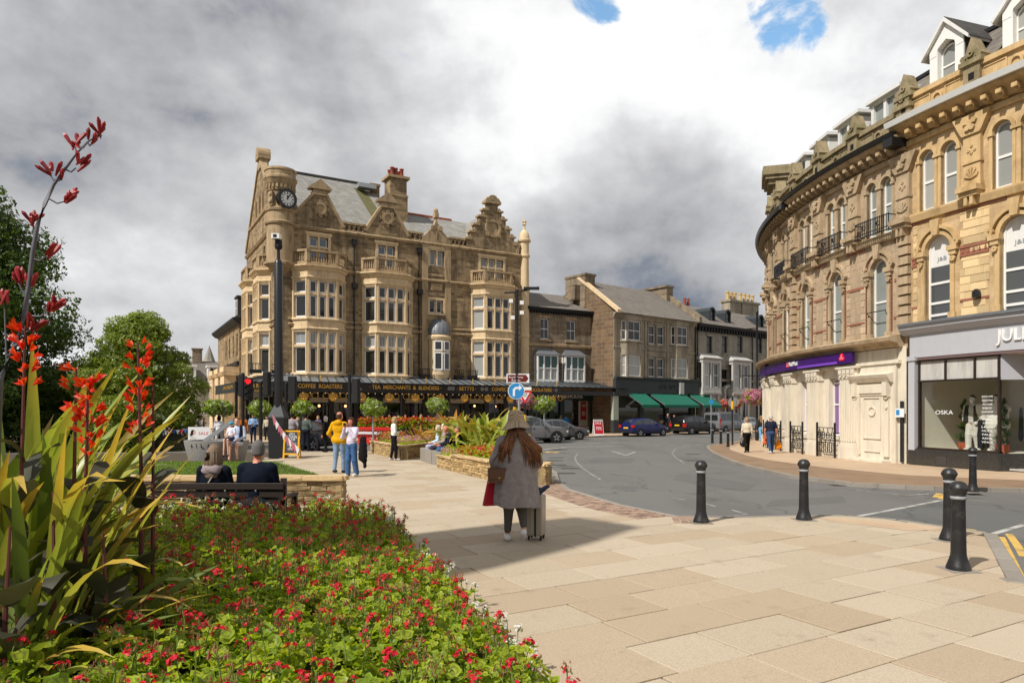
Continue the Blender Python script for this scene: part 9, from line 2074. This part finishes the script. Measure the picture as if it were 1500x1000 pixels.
# pushchairs
def pram(label,x,y,rz,c):
 t=thing('pushchair',label,'pushchair',(x,y,gz(x,y)),rz);m=MB();[m.tube([(s_*.24,-.4,1.0),(s_*.24,.1,.5),(s_*.22,.4,.15)],.016,5)for s_ in(-1,1)];[m.tube([(s_*.24,.1,.5),(s_*.24,-.25,.15)],.016,5)for s_ in(-1,1)];m.tube([(-.24,-.4,1.0),(.24,-.4,1.0)],.02,5);m.build('frame',M['black'],t);m=MB();m.slab([(-.22,-.15),(.22,-.15),(.22,.3),(-.22,.3)],.42,.5);m.slab([(-.22,-.22),(.22,-.22),(.22,-.12),(-.22,-.12)],.45,1.0);m.lathe([(.3,-.22),(.3,.22)],(0,.02,.85),10,ax='X',a0=.3,a1=2.6,cap=False);m.build('seat',c,t)
 for x_ in(-.25,.25):
  for y_ in(-.25,.4):m=MB();m.lathe([(.06,-.02),(.12,-.02),(.12,.02),(.06,.02)],(x_,y_,.12),12,ax='X');m.build('wheel',M['tyre'],t)
q=gd(321,34.7);pram('dark pushchair pushed by the woman in white',q[0],q[1],.05,cloth('1b1b22'));q=gd(972,60.8);pram('pushchair with a child on the bistro pavement',q[0],q[1],2.1,cloth('3a3430'))
# shop window figures
for i,(u,tp,bt,lab)in enumerate(((7.9,'b9b4ab','c9c4ba','leftmost shop dummy, pale trousers and open dark waistcoat'),(8.33,'cfcac0','26262a','middle shop dummy in white jacket and dark draped skirt'),(8.74,'d6d2c8','b3aea4','right hand shop dummy wrapped in a wide cream cape'))):
 w_=Vector((CX,CY,0))+Vector(FC.P(u,-1.0,.48));M['dummy']=M.get('dummy')or mat('white dummy',(.72,.71,.69),.4,.03);p,hd,tr_,_=person(lab,w_,pi/2+pi+.25 if False else math.radians(118),1.82,'contra',tp,bt,'dummy','c9c5bd',('short','1c1c1e')if i!=1 else('short','d8d4cc'),('down','pocket')if i!=1 else('pocket','down'),female=True,loose=1.35,h=.02,noise=.006,hands=False);p['category']='shop dummy';p['label']=lab;p.name='shop_dummy'
 if i==2:V,Q,L=surface([caps(tr_(-.22,-.02,1.3),tr_(.22,-.02,1.3),.13,.13,0,sq=(1,1,1.0)),caps(tr_(0,0,1.3),tr_(0,0,.85),.25,.36,0,sq=(1,.55,1))],.02,.05,noise=.01);link('cape',np_mesh('cape',V,Q,cloth('d6d2c8'),None,True),p)
 if i==0:V,Q,L=surface([caps(tr_(.12,.05,1.36),tr_(.14,.07,.95),.08,.1,0),caps(tr_(-.12,.05,1.36),tr_(-.14,.07,.95),.07,.08,0)],.02,.03);link('waistcoat',np_mesh('waistcoat',V,Q,cloth('24242a'),None,True),p)
for u,d,lab in((7.5,-1.1,'spiral clipped box tree at the left of the shop window'),(9.05,-.8,'spiral clipped box tree behind the white window lettering')):
 w_=Vector((CX,CY,0))+Vector(FC.P(u,d,.48));t=thing('topiary',lab,'topiary',w_,0,'spiral topiary in the shop window');m=MB();m.lathe([(.14,0),(.18,.25),(.15,.25)],(0,0,0),10);m.build('pot',M['terracotta'],t);P=[]
 for k in range(900):f=rng.random();a=f*4*2*pi;r=.22*(1-f*.75);P.append((r*.6*math.cos(a)+rng.normal()*r*.28,r*.6*math.sin(a)+rng.normal()*r*.28,.3+1.35*f+rng.normal()*.03))
 V,F=scatter(*TREELEAF2,np.array(P),rotmats(900,0,1.5),.05*rng.uniform(.7,1.3,900));link('foliage',np_mesh('foliage',V,F,M['box_leaf']if 'box_leaf' in M else M.setdefault('box_leaf',leafmat('box leaf',(.03,.09,.02),(.06,.15,.03)))),t)
for i,(u,c)in enumerate(((8.95,'7d1f28'),(9.2,'26262c'),(9.4,'b8b2a8'),(9.6,'3a3f55'),(8.3,'2e2e34'),(7.3,'c4bda8'))):w_=Vector((CX,CY,0))+Vector(FC.P(u,-2.7,0));t=thing('hanging_garment',('crimson','black','oatmeal','slate blue','charcoal','cream')[i]+' garment hanging on the rail inside the clothes shop','garment',w_,.9);V,Q,L=surface([caps((0,0,1.75),(0,0,.95),.14,.2,0,sq=(1,.35,1))],.03,.03,noise=.02);link('garment',np_mesh('garment',V,Q,cloth(c),None,True),t)
# war memorial obelisk: stands behind and to the left of the viewer, its shadow crosses the paving
tip=Vector((1.08,10.6));OH=23.0;away=Vector((SUN_DIR.x,SUN_DIR.y)).normalized()*(OH/math.tan(SUN_EL));t=thing('obelisk','tall pale stone obelisk behind the viewer whose shadow crosses the paving','monument',(tip.x+away.x,tip.y+away.y,0),math.atan2(away.y,away.x)+pi/2);m=MB();m.lathe([(2.0,0),(1.75,OH-4.5),(1.45,OH-2.2),(.95,OH-.1),(.92,OH)],(0,0,0),4,a0=pi/4,a1=2*pi+pi/4);m.build('shaft',M['ashlar_pale'],t);m=MB();m.cub(-2.6,2.6,-2.6,2.6,0,2.5);m.build('plinth',M['ashlar_pale'],t)
